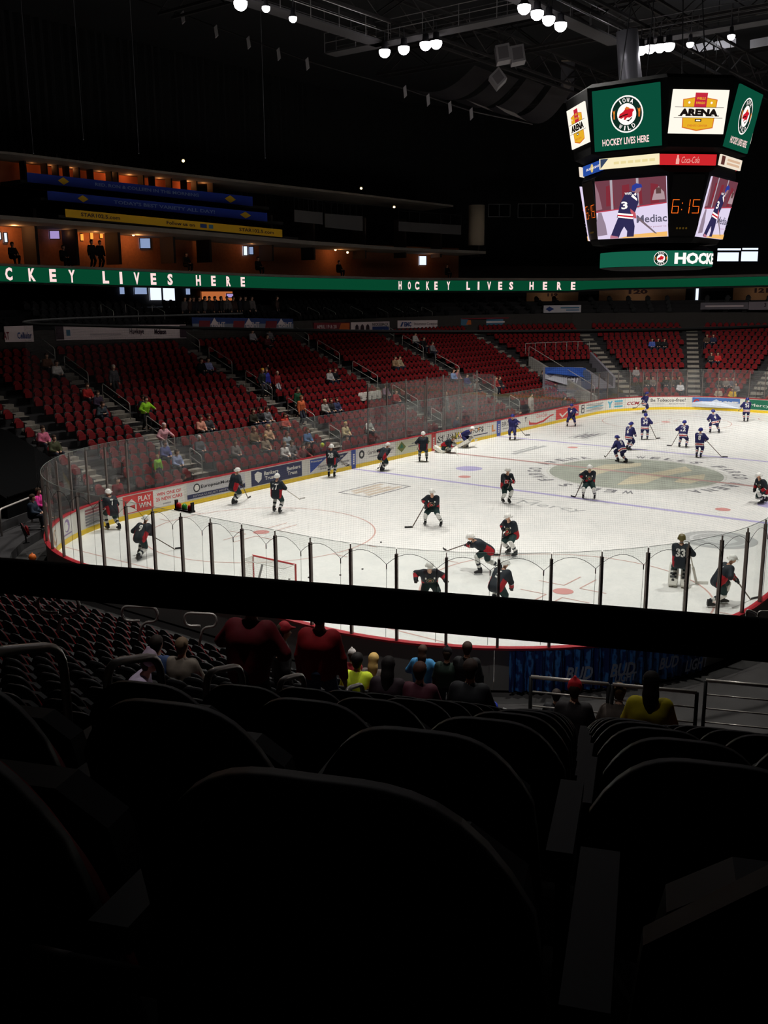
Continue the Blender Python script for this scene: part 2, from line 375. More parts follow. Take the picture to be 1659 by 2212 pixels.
# ends and corners: one post every 1.22 m; long sides: wide seamless panes
def run(a, b, step, z1, with_posts=True, gap=.02):
    n = max(1, round((b-a)/step)); w = (b-a)/n
    for i in range(n):
        pane(a+i*w+gap, a+(i+1)*w-gap, z1)
        if with_posts: post(a+i*w, z1-.14)
    return a, w, n
near_run = run(S0[7]-1.22*2, SL+S0[2]+.6, 1.22, 3.40)          # right corner, near end, left corner
run(sX(-CX)+.6, sX(-4.4), 2.44, 3.15, False, .01)
run(sX(-4.4), sX(7.6), 1.5, 3.15, False, .01)
run(sX(7.6), sX(CX)-.4, 2.44, 2.75, False, .01)
run(sX(CX)-.4, S0[6], 1.22, 3.25)
run(S0[6], S0[7]-1.22*2, 2.44, 2.9, False, .01)
# bench enclosure glass behind the left boards
bench = thing('bench_enclosure', 'tall glass partitions with grey posts around the team benches at the left boards', 'glass partition', path(sX(1), 1.2, 0))
for X in (-4.3, -2.5, -.6, 1.6, 3.4, 5.2, 7.4):
    mb = MB(); mb.box(X-.03, X+.03, HY+1.55, HY+1.63, .1, 4.3); mb.build('post', alu, bench)
    mb = MB(); mb.box(X-.03, X+.03, HY+.16, HY+.24, 1.1, 4.0); mb.build('post', alu, bench)
    mb = MB(); mb.box(X-.006, X+.006, HY+.24, HY+1.55, .9, 4.1); mb.build('glass_pane', glass, bench)
for a, b in zip((-4.3, -2.5, -.6, 1.6, 3.4, 5.2), (-2.5, -.6, 1.6, 3.4, 5.2, 7.4)):
    mb = MB(); mb.box(a+.04, b-.04, HY+1.585, HY+1.597, .9, 4.2); mb.build('glass_pane', glass, bench)
mb = MB(); mb.box(-4.3, 7.4, HY+.75, HY+1.1, .35, .5); mb.build('players_bench', mat('bench_grey', (70, 70, 72), .7), bench)

# ------------------------------------------------------------------ safety netting behind the near goal
net_m = mat('net_cord', (22, 22, 24), .9, spec=.1)
def net_build():
    a, w, n = near_run; V = []; F = []; zt = 8.42; d = .2
    def low(s):
        u = ((s-a-.2)/w) % 1.0; return 3.02+.30*(1-(2*u-1)**2)
    mesh = .046; T = .0009
    def strip(P, Q, off):
        k = len(V); V.extend([P-off, P+off, Q+off, Q-off]); F.append((k, k+1, k+2, k+3))
    s = a
    while s < a+w*n:
        t = path(s+.01, d)-path(s, d); t = t/np.linalg.norm(t)*T; p = path(s, d)
        strip(np.array([p[0], p[1], low(s)]), np.array([p[0], p[1], zt]), t); s += mesh*CR/(CR+d) if True else mesh
    z = 3.0; ss = np.arange(a, a+w*n, .3)
    while z < zt:
        for s0, s1 in zip(ss[:-1], ss[1:]):
            if low((s0+s1)/2) < z: strip(path(s0, d, z), path(s1, d, z), np.array([0, 0, T]))
        z += mesh
    return V, F, a, w, n, d, zt, low
V, F, na, nw, nn, nd, nzt, nlow = net_build()
netting = thing('safety_netting', 'fine dark safety netting hanging above the near glass', 'netting', path(na+nw*nn/2, nd, 3.0))
me = make_mesh('mesh', np.array(V)-wloc(netting), F, net_m); link('mesh', me, netting, kind='stuff')
for i in range(nn):
    mb = MB(); mb.tube([path(na+.2+nw*(i+k/8), nd, nlow(na+.2+nw*(i+k/8)+(1e-4 if k == 0 else (-1e-4 if k == 8 else 0)))) for k in range(9)], .006, 4); mb.build('hem_rope', net_m, netting)
    mb = MB(); s = na+.2+nw*i; mb.tube([path(s, nd, 3.02), path(s+.03, nd, 1.2)], .005, 4); mb.tube([path(s, nd, 3.02), path(s, nd, 2.9)], .012, 5); mb.build('tie_cord', net_m, netting)
mb = MB(); mb.tube([path(s, nd, nzt+.03) for s in srange(na-2, na+nw*nn+6, 1.0)], .045, 6); mb.build('top_pipe', mat('net_pipe', (18, 18, 19), .8, spec=.05), netting)

# ------------------------------------------------------------------ terraces
RD, RR, D0, Z0 = .85, .36, 2.0, .30         # row depth, rise, first row
NR = 16
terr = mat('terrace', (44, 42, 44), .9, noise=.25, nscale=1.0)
def terrace(name, a, b, rows, rise, label):
    prof = [(D0-.6, -.1), (D0-.6, Z0)]
    for k in range(1, rows): prof += [(D0+k*RD, Z0+(k-1)*rise), (D0+k*RD, Z0+k*rise)]
    dl = D0+rows*RD; prof += [(dl, Z0+(rows-1)*rise), (dl, -.1)]
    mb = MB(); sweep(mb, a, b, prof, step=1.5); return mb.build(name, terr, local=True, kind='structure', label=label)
SA = S0[7]+CR*math.radians(28)             # where the near corner block starts
terrace('floor_terrace_left', S0[1]+QA*.35, S0[4]+SEG[4], NR, RR, 'dark stepped terrace of the lower seating bowl')
terrace('floor_terrace_right', S0[5], S0[7]+.1, NR, RR, 'dark stepped terrace beyond the right boards')

# near corner block with straight rows, facing AZ
AZ = math.radians(22.5); NF = np.array([math.cos(AZ), math.sin(AZ), 0]); NE = np.array([-math.sin(AZ), math.cos(AZ), 0])
OC = np.array([CAM[0], CAM[1], 0]); NRISE = .375; ERISE = .33; ZC = 8.262
def nb(a, b, z=0.0): return OC+NF*a+NE*b+np.array([0, 0, z])
def nz(k): return ZC-.345*k-.0025*k*(k-1)
def ab(p): v = np.asarray(p)[:2]-OC[:2]; return v @ NF[:2], v @ NE[:2]
mb = MB()
for k in range(-1, 16): mb.obox(nb(.85*k+.3, -2.9, (nz(k)-.2)/2-.1), NF*.425, NE*5.0, (0, 0, (nz(k)+.2)/2))
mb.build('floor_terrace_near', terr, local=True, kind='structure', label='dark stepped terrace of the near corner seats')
terrace('floor_terrace_end', S0[7]+CR*math.radians(61.5), SL+S0[1]+QA*.33, 20, ERISE, 'dark stepped terrace behind the near goal')
# aisle stair between near block and end terrace
near_aisle = thing('aisle_stairs', 'dark concrete aisle steps going down between the near black seats', 'stairs', nb(10, 2.6, 0))
me_step = MB().box(-.425, .425, -.62, .62, -1.2, 0)
ms = make_mesh('step', me_step.V, me_step.F, dark_conc)
for k in range(-1, 22):
    o = link('step', ms, near_aisle); o.location = (nb(.85*k+.3, 2.72, nz(k)+.02)-wloc(near_aisle)).tolist(); o.rotation_euler = (0, 0, AZ)

# ------------------------------------------------------------------ aisles of the far bowl
AISLES = [sX(-21.4), sX(-16), sX(-5.4), sX(5), sX(15.2), s_ang(77), s_ang(48), s_ang(22.8), S0[4], S0[4]+5.8]
AIS_NAMES = ['pale concrete aisle steps rising beside the near left corner glass', 'aisle steps beside the bright green usher in the left stand', 'aisle steps beside the standing fan in a blue shirt',
             'aisle steps above the four white seat backs in the left stand', 'aisle steps near the bench glass in the left stand', 'short aisle steps beside the blue tunnel banner',
             'pale diagonal aisle steps in the far corner stand', 'pale straight aisle steps facing the camera in the far stand', 'pale aisle steps at the right edge of the far stand', 'aisle steps furthest along the far end stand']
step_m = mat('step_concrete', (150, 142, 132), .85, noise=.2, nscale=2)
b_ = MB().box(-.5, .5, -.21, .21, -.16, 0); b_.box(-.5, .5, -.62, -.21, -.34, -.155); ME_STEP = make_mesh('step', b_.V, b_.F, step_m)
def face_in(s): n = normal(s); return math.atan2(-n[1], -n[0])     # azimuth of a seat looking at the ice
for s, lb in zip(AISLES, AIS_NAMES):
    a = thing('aisle_stairs', lb, 'stairs', path(s, D0, 0))
    for k in range(NR):
        o = link('step', ME_STEP, a); o.location = (path(s, D0+k*RD+.62, Z0+k*RR+.17)-wloc(a)).tolist(); o.rotation_euler = (0, 0, face_in(s)+math.pi/2)

# ------------------------------------------------------------------ stadium seats
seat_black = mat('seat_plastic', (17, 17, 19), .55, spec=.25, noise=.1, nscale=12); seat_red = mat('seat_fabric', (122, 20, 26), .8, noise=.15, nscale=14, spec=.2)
arm_grey = mat('armrest_plastic', (52, 54, 56), .6, spec=.2); steel = mat('seat_steel', (44, 44, 46), .5, metal=.5)
def seat_shapes(nu=8, nv=4):
    out = {}
    def shell(x0, w, zb, zt, th, bulge, lean):
        V = []; F = []
        for side in (0, 1):
            for j in range(nv+1):
                for i in range(nu+1):
                    u = 2*i/nu-1; v = j/nv
                    y = w*u*(1-.08*v); zz = zb+(zt-zb)*v-(.15*abs(u)**3.2)*v**2
                    x = x0-lean*v+.05*u*u+bulge*math.sin(v*math.pi)*.5-(th if side == 0 else 0)
                    V.append((x, y, zz))
        n = (nu+1)*(nv+1)
        for j in range(nv):
            for i in range(nu):
                a = j*(nu+1)+i; F.append((a, a+nu+1, a+nu+2, a+1)); F.append((n+a, n+a+1, n+a+nu+2, n+a+nu+1))
        rim = [i for i in range(nu+1)]+[j*(nu+1)+nu for j in range(1, nv+1)]+[nv*(nu+1)+i for i in range(nu-1, -1, -1)]+[j*(nu+1) for j in range(nv-1, 0, -1)]
        for p, q in zip(rim, rim[1:]+rim[:1]): F.append((p, q, n+q, n+p))
        return V, F
    out['backrest'] = (*shell(-.06, .236, .36, .87, .03, -.02, .12), seat_black)
    out['back_cushion'] = (*shell(-.028, .212, .40, .84, .03, -.01, .115), seat_red)
    b = MB(); V = []; F = []
    b.prism([(-.20, .40), (.20, .40), (.21, .55), (.19, .66), (.12, .71), (-.12, .71), (-.19, .66), (-.21, .55)], (.055, 0, 0), (0, 1, 0), (-.1, 0, 1), (.055, 0, .0), 1)
    out['seat_pan'] = (b.V, b.F, seat_red)
    b = MB(); b.obox((.02, .27, .60), (.17, 0, -.012), (0, .026, 0), (0, 0, .018)); out['armrest'] = (b.V, b.F, arm_grey)
    b = MB(); b.obox((0, .27, .29), (.03, 0, 0), (0, .014, 0), (0, 0, .29)); b.obox((0, .27, .02), (.12, 0, 0), (0, .02, 0), (0, 0, .02)); out['stanchion'] = (b.V, b.F, steel)
    return out
SHP = seat_shapes(18, 6); SMESH = {k: make_mesh(k, v[0], v[1], v[2], smooth=(k in ('backrest', 'back_cushion'))) for k, v in SHP.items()}
LOW = seat_shapes(3, 2); SMESH['dark_pan'] = make_mesh('seat_pan', SHP['seat_pan'][0], SHP['seat_pan'][1], seat_black)
b_ = MB(); b_.prism([(-.20, 0), (.20, 0), (.215, .18), (.19, .36), (.12, .42), (-.12, .42), (-.19, .36), (-.215, .18)], (-.03, 0, .42), (0, 1, 0), (1, 0, 0), (0, 0, .055), 1); SMESH['flat_pan'] = make_mesh('seat_pan', b_.V, b_.F, seat_red)
def add_seat(name, loc, rz, label, group, cat, parts=('backrest', 'back_cushion', 'seat_pan', 'armrest', 'stanchion')):
    t = thing(name, label, cat, loc, group, rz)
    for p in parts: link(p if p != 'dark_pan' else 'seat_pan', SMESH[p], t)
    return t
DARK = ('backrest', 'back_cushion', 'dark_pan', 'armrest', 'stanchion')
def seat_stuff(name, L, label, dark=False):
    """the many seats beyond the 300 nearest: one mesh"""
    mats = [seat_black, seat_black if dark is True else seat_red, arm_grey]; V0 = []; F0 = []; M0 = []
    for k, mi in (('backrest', 0), ('back_cushion', 1), ('seat_pan', 0 if dark == 'pan' else 1), ('armrest', 2)):
        n = len(V0); V0 += list(LOW[k][0]); F0 += [tuple(i+n for i in f) for f in LOW[k][1]]; M0 += [mi]*len(LOW[k][1])
    V0 = np.array(V0, float); N = len(V0); VV = []; FF = []; MM = []
    for j, (p, rz) in enumerate(L):
        c, s_ = math.cos(rz), math.sin(rz); R = np.array([[c, s_, 0], [-s_, c, 0], [0, 0, 1]])
        VV.append(V0 @ R+np.asarray(p)); FF += [tuple(i+j*N for i in f) for f in F0]; MM += M0
    me = make_mesh(name, np.concatenate(VV), FF, mats, MM); link(name, me, None, label, 'seats', None, 'stuff')
SEATS = []                                   # (pos, rz, row, section)
def aisle_gap(s, d):
    for a in AISLES:
        if abs(((s-a+SL/2) % SL)-SL/2)*(1 if S0[2] < s % SL < S0[3] or S0[4] < s % SL < S0[5] else (CR+d)/CR) < .95: return True
    return False
def in_tunnel(s, d): return (s_ang(74) < s < s_ang(52) and d < 9.2) or (s < S0[1]+CR*math.radians(87.5) and d < 9.4)
def ring_seats(a, b, rows, rise, sec, pitch=.55, skip=None):
    out = []
    for k in range(rows):
        d = D0+k*RD+.50
        for i in range(len(S0)-1 if True else 0):
            for wrap in (0, SL):
                p, q = max(a, S0[i]+wrap), min(b, S0[i+1]+wrap)
                if q-p < .3: continue
                f = (CR+d)/CR if i % 2 else 1.0; n = int((q-p)*f/pitch)
                for j in range(n):
                    s = p+(j+.5)*(q-p)/n; P = path(s, d, Z0+k*rise)
                    if skip and skip(s, d, P): continue
                    out.append((P, face_in(s), k, s))
    return out
bowl = ring_seats(S0[1]+QA*.40, S0[4]+SEG[4], NR, RR, 'bowl', skip=lambda s, d, P: aisle_gap(s, d) or in_tunnel(s, d))
right_side = ring_seats(S0[5], S0[7], NR, RR, 'right')
near = []
for k in range(1, 16):
    off = .03+.09*(k-1)*(.5 if k > 2 else 1)
    j = -12
    while True:
        b = (off % .54)+.27+j*.54; j += 1
        if b > 1.85: break
        near.append((nb(.85*k+.17, b, nz(k)), AZ, k, b))
def near_skip(s, d, P):
    a, b = ab(P); return b < 3.5 and a < 24
near_end = ring_seats(S0[7]+CR*math.radians(60), SL+S0[1]+QA*.33, 19, ERISE, 'end', skip=near_skip)
def in_view(P, zoff=.6, m=30):
    q = proj(np.asarray(P)+np.array([0, 0, zoff]))[0]; return q[2] > .2 and -m < q[0] < W+m and -m < q[1] < H+m, q
cand = []
for it in bowl:
    ok, q = in_view(it[0])
    cand.append((q[2] if ok and q[1] < 1180 else 1e9, it))
cand.sort(key=lambda c: c[0]); solo = [c[1] for c in cand[:300] if c[0] < 1e8]; rest = [c[1] for c in cand[300:]]
def sec_name(s):
    if s < sX(-21.4): return 'left of the pale corner steps'
    if s < sX(-16): return 'between corner steps and green usher'
    if s < sX(-5.4): return 'between green usher and standing blue fan'
    return 'beyond the standing blue fan'
ORD = ['front', 'second', 'third', 'fourth', 'fifth', 'sixth', 'seventh', 'eighth', 'ninth', 'tenth', 'eleventh', 'twelfth', 'thirteenth', 'fourteenth', 'fifteenth', 'sixteenth', 'seventeenth', 'eighteenth', 'nineteenth', 'twentieth', 'twenty-first']
SOLO = {}
for P, rz, k, s in solo:
    lb = 'red folding seat, %s row up, %s' % (ORD[k], sec_name(s))
    SOLO[tuple(np.round(P, 3))] = add_seat('red_stadium_seat', P, rz, lb, 'red seats in the %s row %s' % (ORD[k], sec_name(s)), 'stadium seat')
nearv = [it for it in near if in_view(it[0], .85, 110)[0]]; nearx = [it for it in near if not in_view(it[0], .85, 110)[0]]
for P, rz, k, b in nearv:
    lb = 'black-backed seat seen from behind in the %s row ahead of the camera' % ORD[k-1]
    if k == 1: lb = ('large black seat back in the bottom middle, nearest the camera' if b < .5 else 'black seat back cut by the left picture edge, nearest row') if b > .2 else 'dark seat at lower right with red cushion edge showing'
    add_seat('stadium_seat', P, rz, lb, 'black seat backs in the %s row ahead' % ORD[k-1], 'chair', DARK)
ne = sorted([(in_view(it[0], .85)[1][2] if in_view(it[0], .85)[0] else 1e9, i) for i, it in enumerate(near_end)])
nsolo = set(i for z, i in ne[:max(0, 290-len(nearv))] if z < 1e8)
for i in nsolo:
    P, rz, k, s = near_end[i]
    lb = 'black seat back beyond the arched handrails, %s row up from the near boards' % ORD[k]
    add_seat('stadium_seat', P, rz, lb, 'black seat backs %s row up behind the near boards' % ORD[k], 'chair', DARK)
seat_stuff('distant_red_seats', [(P, rz) for P, rz, k, s in rest], 'rows of distant red seats filling the far bowl')
seat_stuff('side_seats', [(P, rz) for P, rz, k, s in right_side]+[(it[0], it[1]) for i, it in enumerate(near_end) if i not in nsolo]+[(it[0], it[1]) for it in nearx], 'rows of seats beside and behind the near corner', 'pan')
# ------------------------------------------------------------------ people: smooth bodies grown around a posed skeleton
def sd_prims(P, G, k=.035):
    """P: (N,3) points, G: list of (a, b, ra, rb) tapered limbs -> smooth union distance"""
    out = None
    for a, b, ra, rb in G:
        a = np.asarray(a, np.float32); b = np.asarray(b, np.float32); d = b-a; L = float(d @ d)
        q = P-a; t = np.clip((q @ d)/L, 0, 1) if L > 1e-9 else np.zeros(len(P), np.float32)
        dist = np.sqrt(((q-t[:, None]*d)**2).sum(1))-(ra+(rb-ra)*t)
        if out is None: out = dist
        else:
            h = np.clip(.5+.5*(out-dist)/k, 0, 1); out = out*(1-h)+dist*h-k*h*(1-h)
    return out
def nearest_prim(P, G):
    best = None; idx = None; tt = None
    for i, (a, b, ra, rb) in enumerate(G):
        a = np.asarray(a, float); b = np.asarray(b, float); d = b-a; L = d @ d; q = P-a
        t = np.clip((q @ d)/L, 0, 1) if L > 1e-9 else np.zeros(len(P))
        dist = np.sqrt(((q-t[:, None]*d)**2).sum(1))-(ra+(rb-ra)*t)
        if best is None: best, idx, tt = dist, np.zeros(len(P), int), t
        else: m = dist < best; best = np.where(m, dist, best); idx = np.where(m, i, idx); tt = np.where(m, t, tt)
    return idx, tt
def skin_surface(G, h=.032, k=.035):
    A = np.array([[np.asarray(g[0]), np.asarray(g[1])] for g in G]); R = max(max(g[2], g[3]) for g in G)
    lo = A.reshape(-1, 3).min(0)-R-2*h; hi = A.reshape(-1, 3).max(0)+R+2*h; n = np.ceil((hi-lo)/h).astype(int)+1
    ax = [lo[i]+h*np.arange(n[i]) for i in range(3)]; X, Y, Z = np.meshgrid(*ax, indexing='ij')
    f = sd_prims(np.stack([X.ravel(), Y.ravel(), Z.ravel()], 1).astype(np.float32), G, k).reshape(n)
    c = [slice(0, -1), slice(1, None)]; s = f < 0
    cnt = np.zeros(n-1); acc = np.zeros((*(n-1), 3)); tot = np.zeros(n-1)
    for i in (0, 1):
        for j in (0, 1):
            for axn in range(3):
                o0 = [0, 0, 0]; o1 = [0, 0, 0]; o = [x for x in range(3) if x != axn]; o0[o[0]] = o1[o[0]] = i; o0[o[1]] = o1[o[1]] = j; o1[axn] = 1
                a = f[tuple(c[x] for x in o0)]; b = f[tuple(c[x] for x in o1)]; m = (a < 0) != (b < 0)
                t = np.where(m, a/np.where(m, a-b, 1), 0)
                for x in range(3): acc[..., x] += np.where(m, (t if x == axn else o0[x]), 0)
                tot += m
    cell = tot > 0; ids = -np.ones(n-1, int); ids[cell] = np.arange(cell.sum())
    I = np.argwhere(cell); V = lo+h*(I+acc[cell]/tot[cell][:, None]); F = []
    for axn in range(3):
        o = [x for x in range(3) if x != axn]; sl0 = [slice(None)]*3; sl1 = [slice(None)]*3
        sl0[axn] = slice(0, -1); sl1[axn] = slice(1, None); d0 = s[tuple(sl0)]; d1 = s[tuple(sl1)]; E = np.argwhere(d0 != d1)
        E = E[(E[:, o[0]] > 0) & (E[:, o[1]] > 0) & (E[:, o[0]] < n[o[0]]-1) & (E[:, o[1]] < n[o[1]]-1)]
        u = np.eye(3, dtype=int)[o[0]]; v = np.eye(3, dtype=int)[o[1]]
        q = np.stack([ids[tuple((E-u-v).T)], ids[tuple((E-v).T)], ids[tuple(E.T)], ids[tuple((E-u).T)]], 1)
        inside = d0[tuple(E.T)] if len(E) else np.zeros(0, bool)
        flip = inside if axn != 1 else ~inside
        q = np.where(flip[:, None], q, q[:, ::-1]); F.append(q)
    return V, [tuple(r) for r in np.concatenate(F).tolist()]
def v3(*a): return np.array(a, float)
def ik(a, c, l1, l2, pole):
    d = c-a; L = np.linalg.norm(d); L2 = min(L, (l1+l2)*.995); u = d/L; c = a+u*L2
    x = (l1*l1-l2*l2+L2*L2)/(2*L2); h = math.sqrt(max(l1*l1-x*x, 1e-6)); p = pole-u*(pole @ u); p /= (np.linalg.norm(p) or 1)
    return a+u*x+p*h, c
def skeleton(lean=10, hip=.92, feet=((0, .17), (0, -.17)), hands=None, head_fwd=.05, side=0, foot_h=.09, knee=(1, 0, 0), elbow=None, sc=1.0, twist=0):
    """x forward, y left, z up; lean and side in degrees, feet (x, y[, z]), hands two points"""
    J = {}; l = math.radians(lean); s = math.radians(side)
    P = v3(0, 0, hip); u = v3(math.sin(l), math.sin(s), math.cos(l)); u /= np.linalg.norm(u); J['pel'] = P; J['u'] = u
    tw = math.radians(twist); yv = v3(-math.sin(tw), math.cos(tw), 0)
    J['chest'] = P+u*.34; J['neck'] = P+u*.52; J['y'] = yv
    f = np.cross(yv, u); J['f'] = f/np.linalg.norm(f)
    hd = u*.55+v3(0, 0, .45); J['head'] = J['neck']+hd/np.linalg.norm(hd)*.2+v3(head_fwd, 0, 0)
    for k, sg in (('L', 1), ('R', -1)):
        J['sh'+k] = P+u*.45+yv*sg*.19; J['hp'+k] = P+v3(0, sg*.1, -.03)
        ft = feet[0 if sg > 0 else 1]; an = v3(ft[0], ft[1], (ft[2] if len(ft) > 2 else 0)+foot_h)
        J['kn'+k], J['an'+k] = ik(J['hp'+k], an, .44, .44, v3(*knee)+v3(0, sg*.15, 0))
        hn = hands[0 if sg > 0 else 1] if hands is not None else J['sh'+k]+v3(.08, sg*.1, -.55)
        el = v3(-.6, sg*.9, -.5) if elbow is None else v3(elbow[0], sg*elbow[1], elbow[2])
        J['el'+k], J['ha'+k] = ik(J['sh'+k], v3(*hn), .30, .27, el)
        J['toe'+k] = J['an'+k]+v3(.16, sg*.03, -.03)
    if sc != 1.0:
        for k in J:
            if k not in ('u', 'y', 'f'): J[k] = J[k]*sc
    return J
def prims(J, g=0.0, w=1.0):
    """limb primitives by garment; g inflates, w widens the trunk"""
    y = J['y']; P, Cc, N = J['pel'], J['chest'], J['neck']
    T = [(P+y*.075*w, Cc+y*.10*w, .125+g, .135+g), (P-y*.075*w, Cc-y*.10*w, .125+g, .135+g), (Cc+y*.10*w, J['shL']-y*.03, .12+g, .085+g), (Cc-y*.10*w, J['shR']+y*.03, .12+g, .085+g), (Cc, Cc+(N-Cc)*(1.0 if g == 0 else (.72 if g > .03 else .95)), .13+g, .075+g*.3)]
    A = []
    for k in 'LR': A += [(J['sh'+k], J['el'+k], .068+g, .052+g), (J['el'+k], J['ha'+k], .05+g, .036+g)]
    TH = []; SH = []
    for k in 'LR': TH += [(J['hp'+k], J['kn'+k], .095+g, .065+g)]; SH += [(J['kn'+k], J['kn'+k]*.6+J['an'+k]*.4, .06+g, .062+g), (J['kn'+k]*.6+J['an'+k]*.4, J['an'+k], .062+g, .042+g)]
    HD = [(N, J['head'], .055, .06), (J['head']+v3(-.015, 0, .03), J['head']+v3(.02, 0, -.05), .098, .07), (J['head']+v3(.085, 0, -.015), J['head']+v3(.10, 0, -.035), .012, .017)]
    HN = []
    for k, sg in (('L', 1), ('R', -1)):
        d = J['ha'+k]-J['el'+k]; d /= np.linalg.norm(d); sd = np.cross(d, (0, 0, 1)); sd = sd/(np.linalg.norm(sd) or 1); h0 = J['ha'+k]
        HN.append((h0, h0+d*.07, .034, .036))
        for q, L in ((-1.5, .05), (-.5, .065), (.5, .062), (1.5, .045)): HN.append((h0+d*.07+sd*q*.018, h0+d*(.07+L)+sd*q*.02+v3(0, 0, -.015), .0105, .008))
        HN.append((h0+d*.02+sd*sg*.03, h0+d*.06+sd*sg*.065, .014, .010))
    FT = [(J['an'+k], J['toe'+k], .042, .04) for k in 'LR']
    return dict(T=T, A=A, TH=TH, SH=SH, HD=HD, HN=HN, FT=FT)
def garment(name, G, mats, rule=None, h=.032, k=.035, parent=None, xf=None):
    V, F = skin_surface(G, h, k); mi = None
    if rule is not None:
        C_ = np.array([V[list(f)].mean(0) for f in F]); i, t = nearest_prim(C_, G); mi = rule(i, t, C_)
    me = make_mesh(name, V, F, mats, mi, True)
    return link(name, me, parent) if parent is not None else me
def project_text(G, t, o, U, Vv, N, h, w, bold, k=.035, off=.006):
    """lettering wrapped onto the garment surface along -N"""
    V, F = text_mesh(t, bold); e = V.max(0); P = (V-e/2)*np.array([w/e[0], h/e[1]])
    p = o+P[:, :1]*U+P[:, 1:]*Vv+N*.30
    for _ in range(24):
        d = sd_prims(p.astype(np.float32), G, k); p = p-N*np.clip(d-off, -.05, .3)[:, None]*.9
    return p, F

# shared gear shapes (local: x forward, z up)
def gear():
    g = {}
    b = MB(); n = 14; prof = []                     # helmet shell: ellipsoid cut at brow level, ear flaps, brim
    for j in range(7):
        a = j/6*math.pi/2; prof.append((math.cos(a), math.sin(a)))
    V = []; F = []
    for r, z in prof:
        for q in range(n):
            t = 2*math.pi*q/n; cx = math.cos(t); V.append((.142*r*cx-.012, .118*r*math.sin(t), .015+.125*z-(.055*max(0, -cx+.35) if z < .3 else 0)))
    for i in range(6):
        for q in range(n): F.append((i*n+q, i*n+(q+1) % n, (i+1)*n+(q+1) % n, (i+1)*n+q))
    b.add(V, F); b.box(.09, .145, -.085, .085, .005, .02); b.box(-.13, -.02, -.122, -.10, -.03, .03); b.box(-.13, -.02, .10, .122, -.03, .03)
    g['helmet'] = (b.V, b.F)
    b = MB(); b.obox((.118, 0, -.03), (.006, 0, .0), (0, .085, 0), (-.008, 0, .035)); g['visor'] = (b.V, b.F)
    b = MB(); b.prism([(-.09, .055), (.17, .055), (.185, .10), (.12, .135), (.035, .16), (.02, .25), (-.08, .26), (-.10, .15)], (0, -.042, 0), (1, 0, 0), (0, 0, 1), (0, .084, 0), 1); g['boot'] = (b.V, b.F)
    b = MB(); b.prism([(-.11, .0), (.17, .0), (.19, .022), (.15, .028), (.13, .056), (.09, .056), (.07, .03), (-.03, .03), (-.04, .056), (-.08, .056), (-.10, .03), (-.12, .02)], (0, -.006, 0), (1, 0, 0), (0, 0, 1), (0, .012, 0), 1); g['blade'] = (b.V, b.F)
    return g
GEAR = gear()
glove_prims = [((-.10, 0, 0), (.0, 0, 0), .062, .052), ((0, 0, 0), (.06, 0, 0), .05, .045)]+[((.05, q*.024, .0), (.10, q*.026, -.035), .019, .016) for q in (-1.5, -.5, .5, 1.5)]+[((.0, .05, 0), (.05, .075, -.01), .022, .018)]
GLV, GLF = skin_surface(glove_prims, .02, .02)
blk = mat('gear_black', (20, 20, 23), .6); wht = mat('gear_white', (228, 228, 224), .5); skinm = mat('skin', (206, 158, 132), .6); metal = mat('blade_steel', (190, 194, 198), .25, metal=.9)
visor_m = mat('visor', (60, 66, 72), .1)
GREEN = (28, 36, 44); NAVY = (34, 34, 88); CRED = (168, 26, 38); CWH = (226, 226, 222); WHEAT = (206, 190, 150)
def basis(x, zref=(0, 0, 1)):
    x = np.asarray(x, float); x = x/np.linalg.norm(x); y = np.cross(zref, x); y = y/(np.linalg.norm(y) or 1); z = np.cross(x, y); return np.stack([x, y, z], 1)

def place(px, py, rel, z=0.0):
    """ground point under a pixel and the azimuth of someone facing rel degrees away from the viewer (0 towards us, 90 to the image's right)"""
    g = at_z(px, py, z); tc = CAM[:2]-g[:2]; tc /= np.linalg.norm(tc); rr = np.array([-tc[1], tc[0]]); rr = rr if rr @ rt[:2] > 0 else -rr
    f = math.cos(math.radians(rel))*tc+math.sin(math.radians(rel))*rr
    return g, math.atan2(f[1], f[0])
def local_to_world(p, g, az):
    c, s = math.cos(az), math.sin(az); p = np.asarray(p, float); return np.array([g[0]+c*p[0]-s*p[1], g[1]+s*p[0]+c*p[1], g[2]+p[2]])
def world_to_local(p, g, az):
    c, s = math.cos(az), math.sin(az); q = np.asarray(p, float)-g; return np.array([c*q[0]+s*q[1], -s*q[0]+c*q[1], q[2]])

def stick(label, top, blade, goalie=False, white=False):
    """hockey stick from the butt end to the heel on the ice, with a curved blade"""
    top, blade = np.asarray(top, float), np.asarray(blade, float)
    t = thing('hockey_stick', label, 'hockey stick', (blade[0], blade[1], min(blade[2], top[2])), 'sticks held by the players')
    d = blade-top; d /= np.linalg.norm(d); fl = v3(d[0], d[1], 0); fl /= (np.linalg.norm(fl) or 1)
    sm = mat('stick_shaft_white', (214, 210, 200), .5) if white else mat('stick_shaft', (92, 78, 70), .5); tape = blk if not white else wht
    b = MB(); b.bar(top, blade, .024, .034); b.build('shaft', sm, t)
    b = MB(); b.bar(top, top-d*-.14, .03, .04); b.build('grip_tape', tape, t)
    sd = np.cross(fl, (0, 0, 1)); b = MB(); L = .30 if not goalie else .36; hh = .035 if not goalie else .05
    pts = [blade+fl*L*q+sd*.05*q*q+v3(0, 0, hh) for q in (0, .35, .7, 1)]
    for p, q in zip(pts[:-1], pts[1:]): b.bar(p, q+(q-p)*.03, .012, hh*2)
    if goalie: b.bar(blade-d*.6, blade, .012, .085)
    b.build('blade', blk if not white else wht, t)
    return t

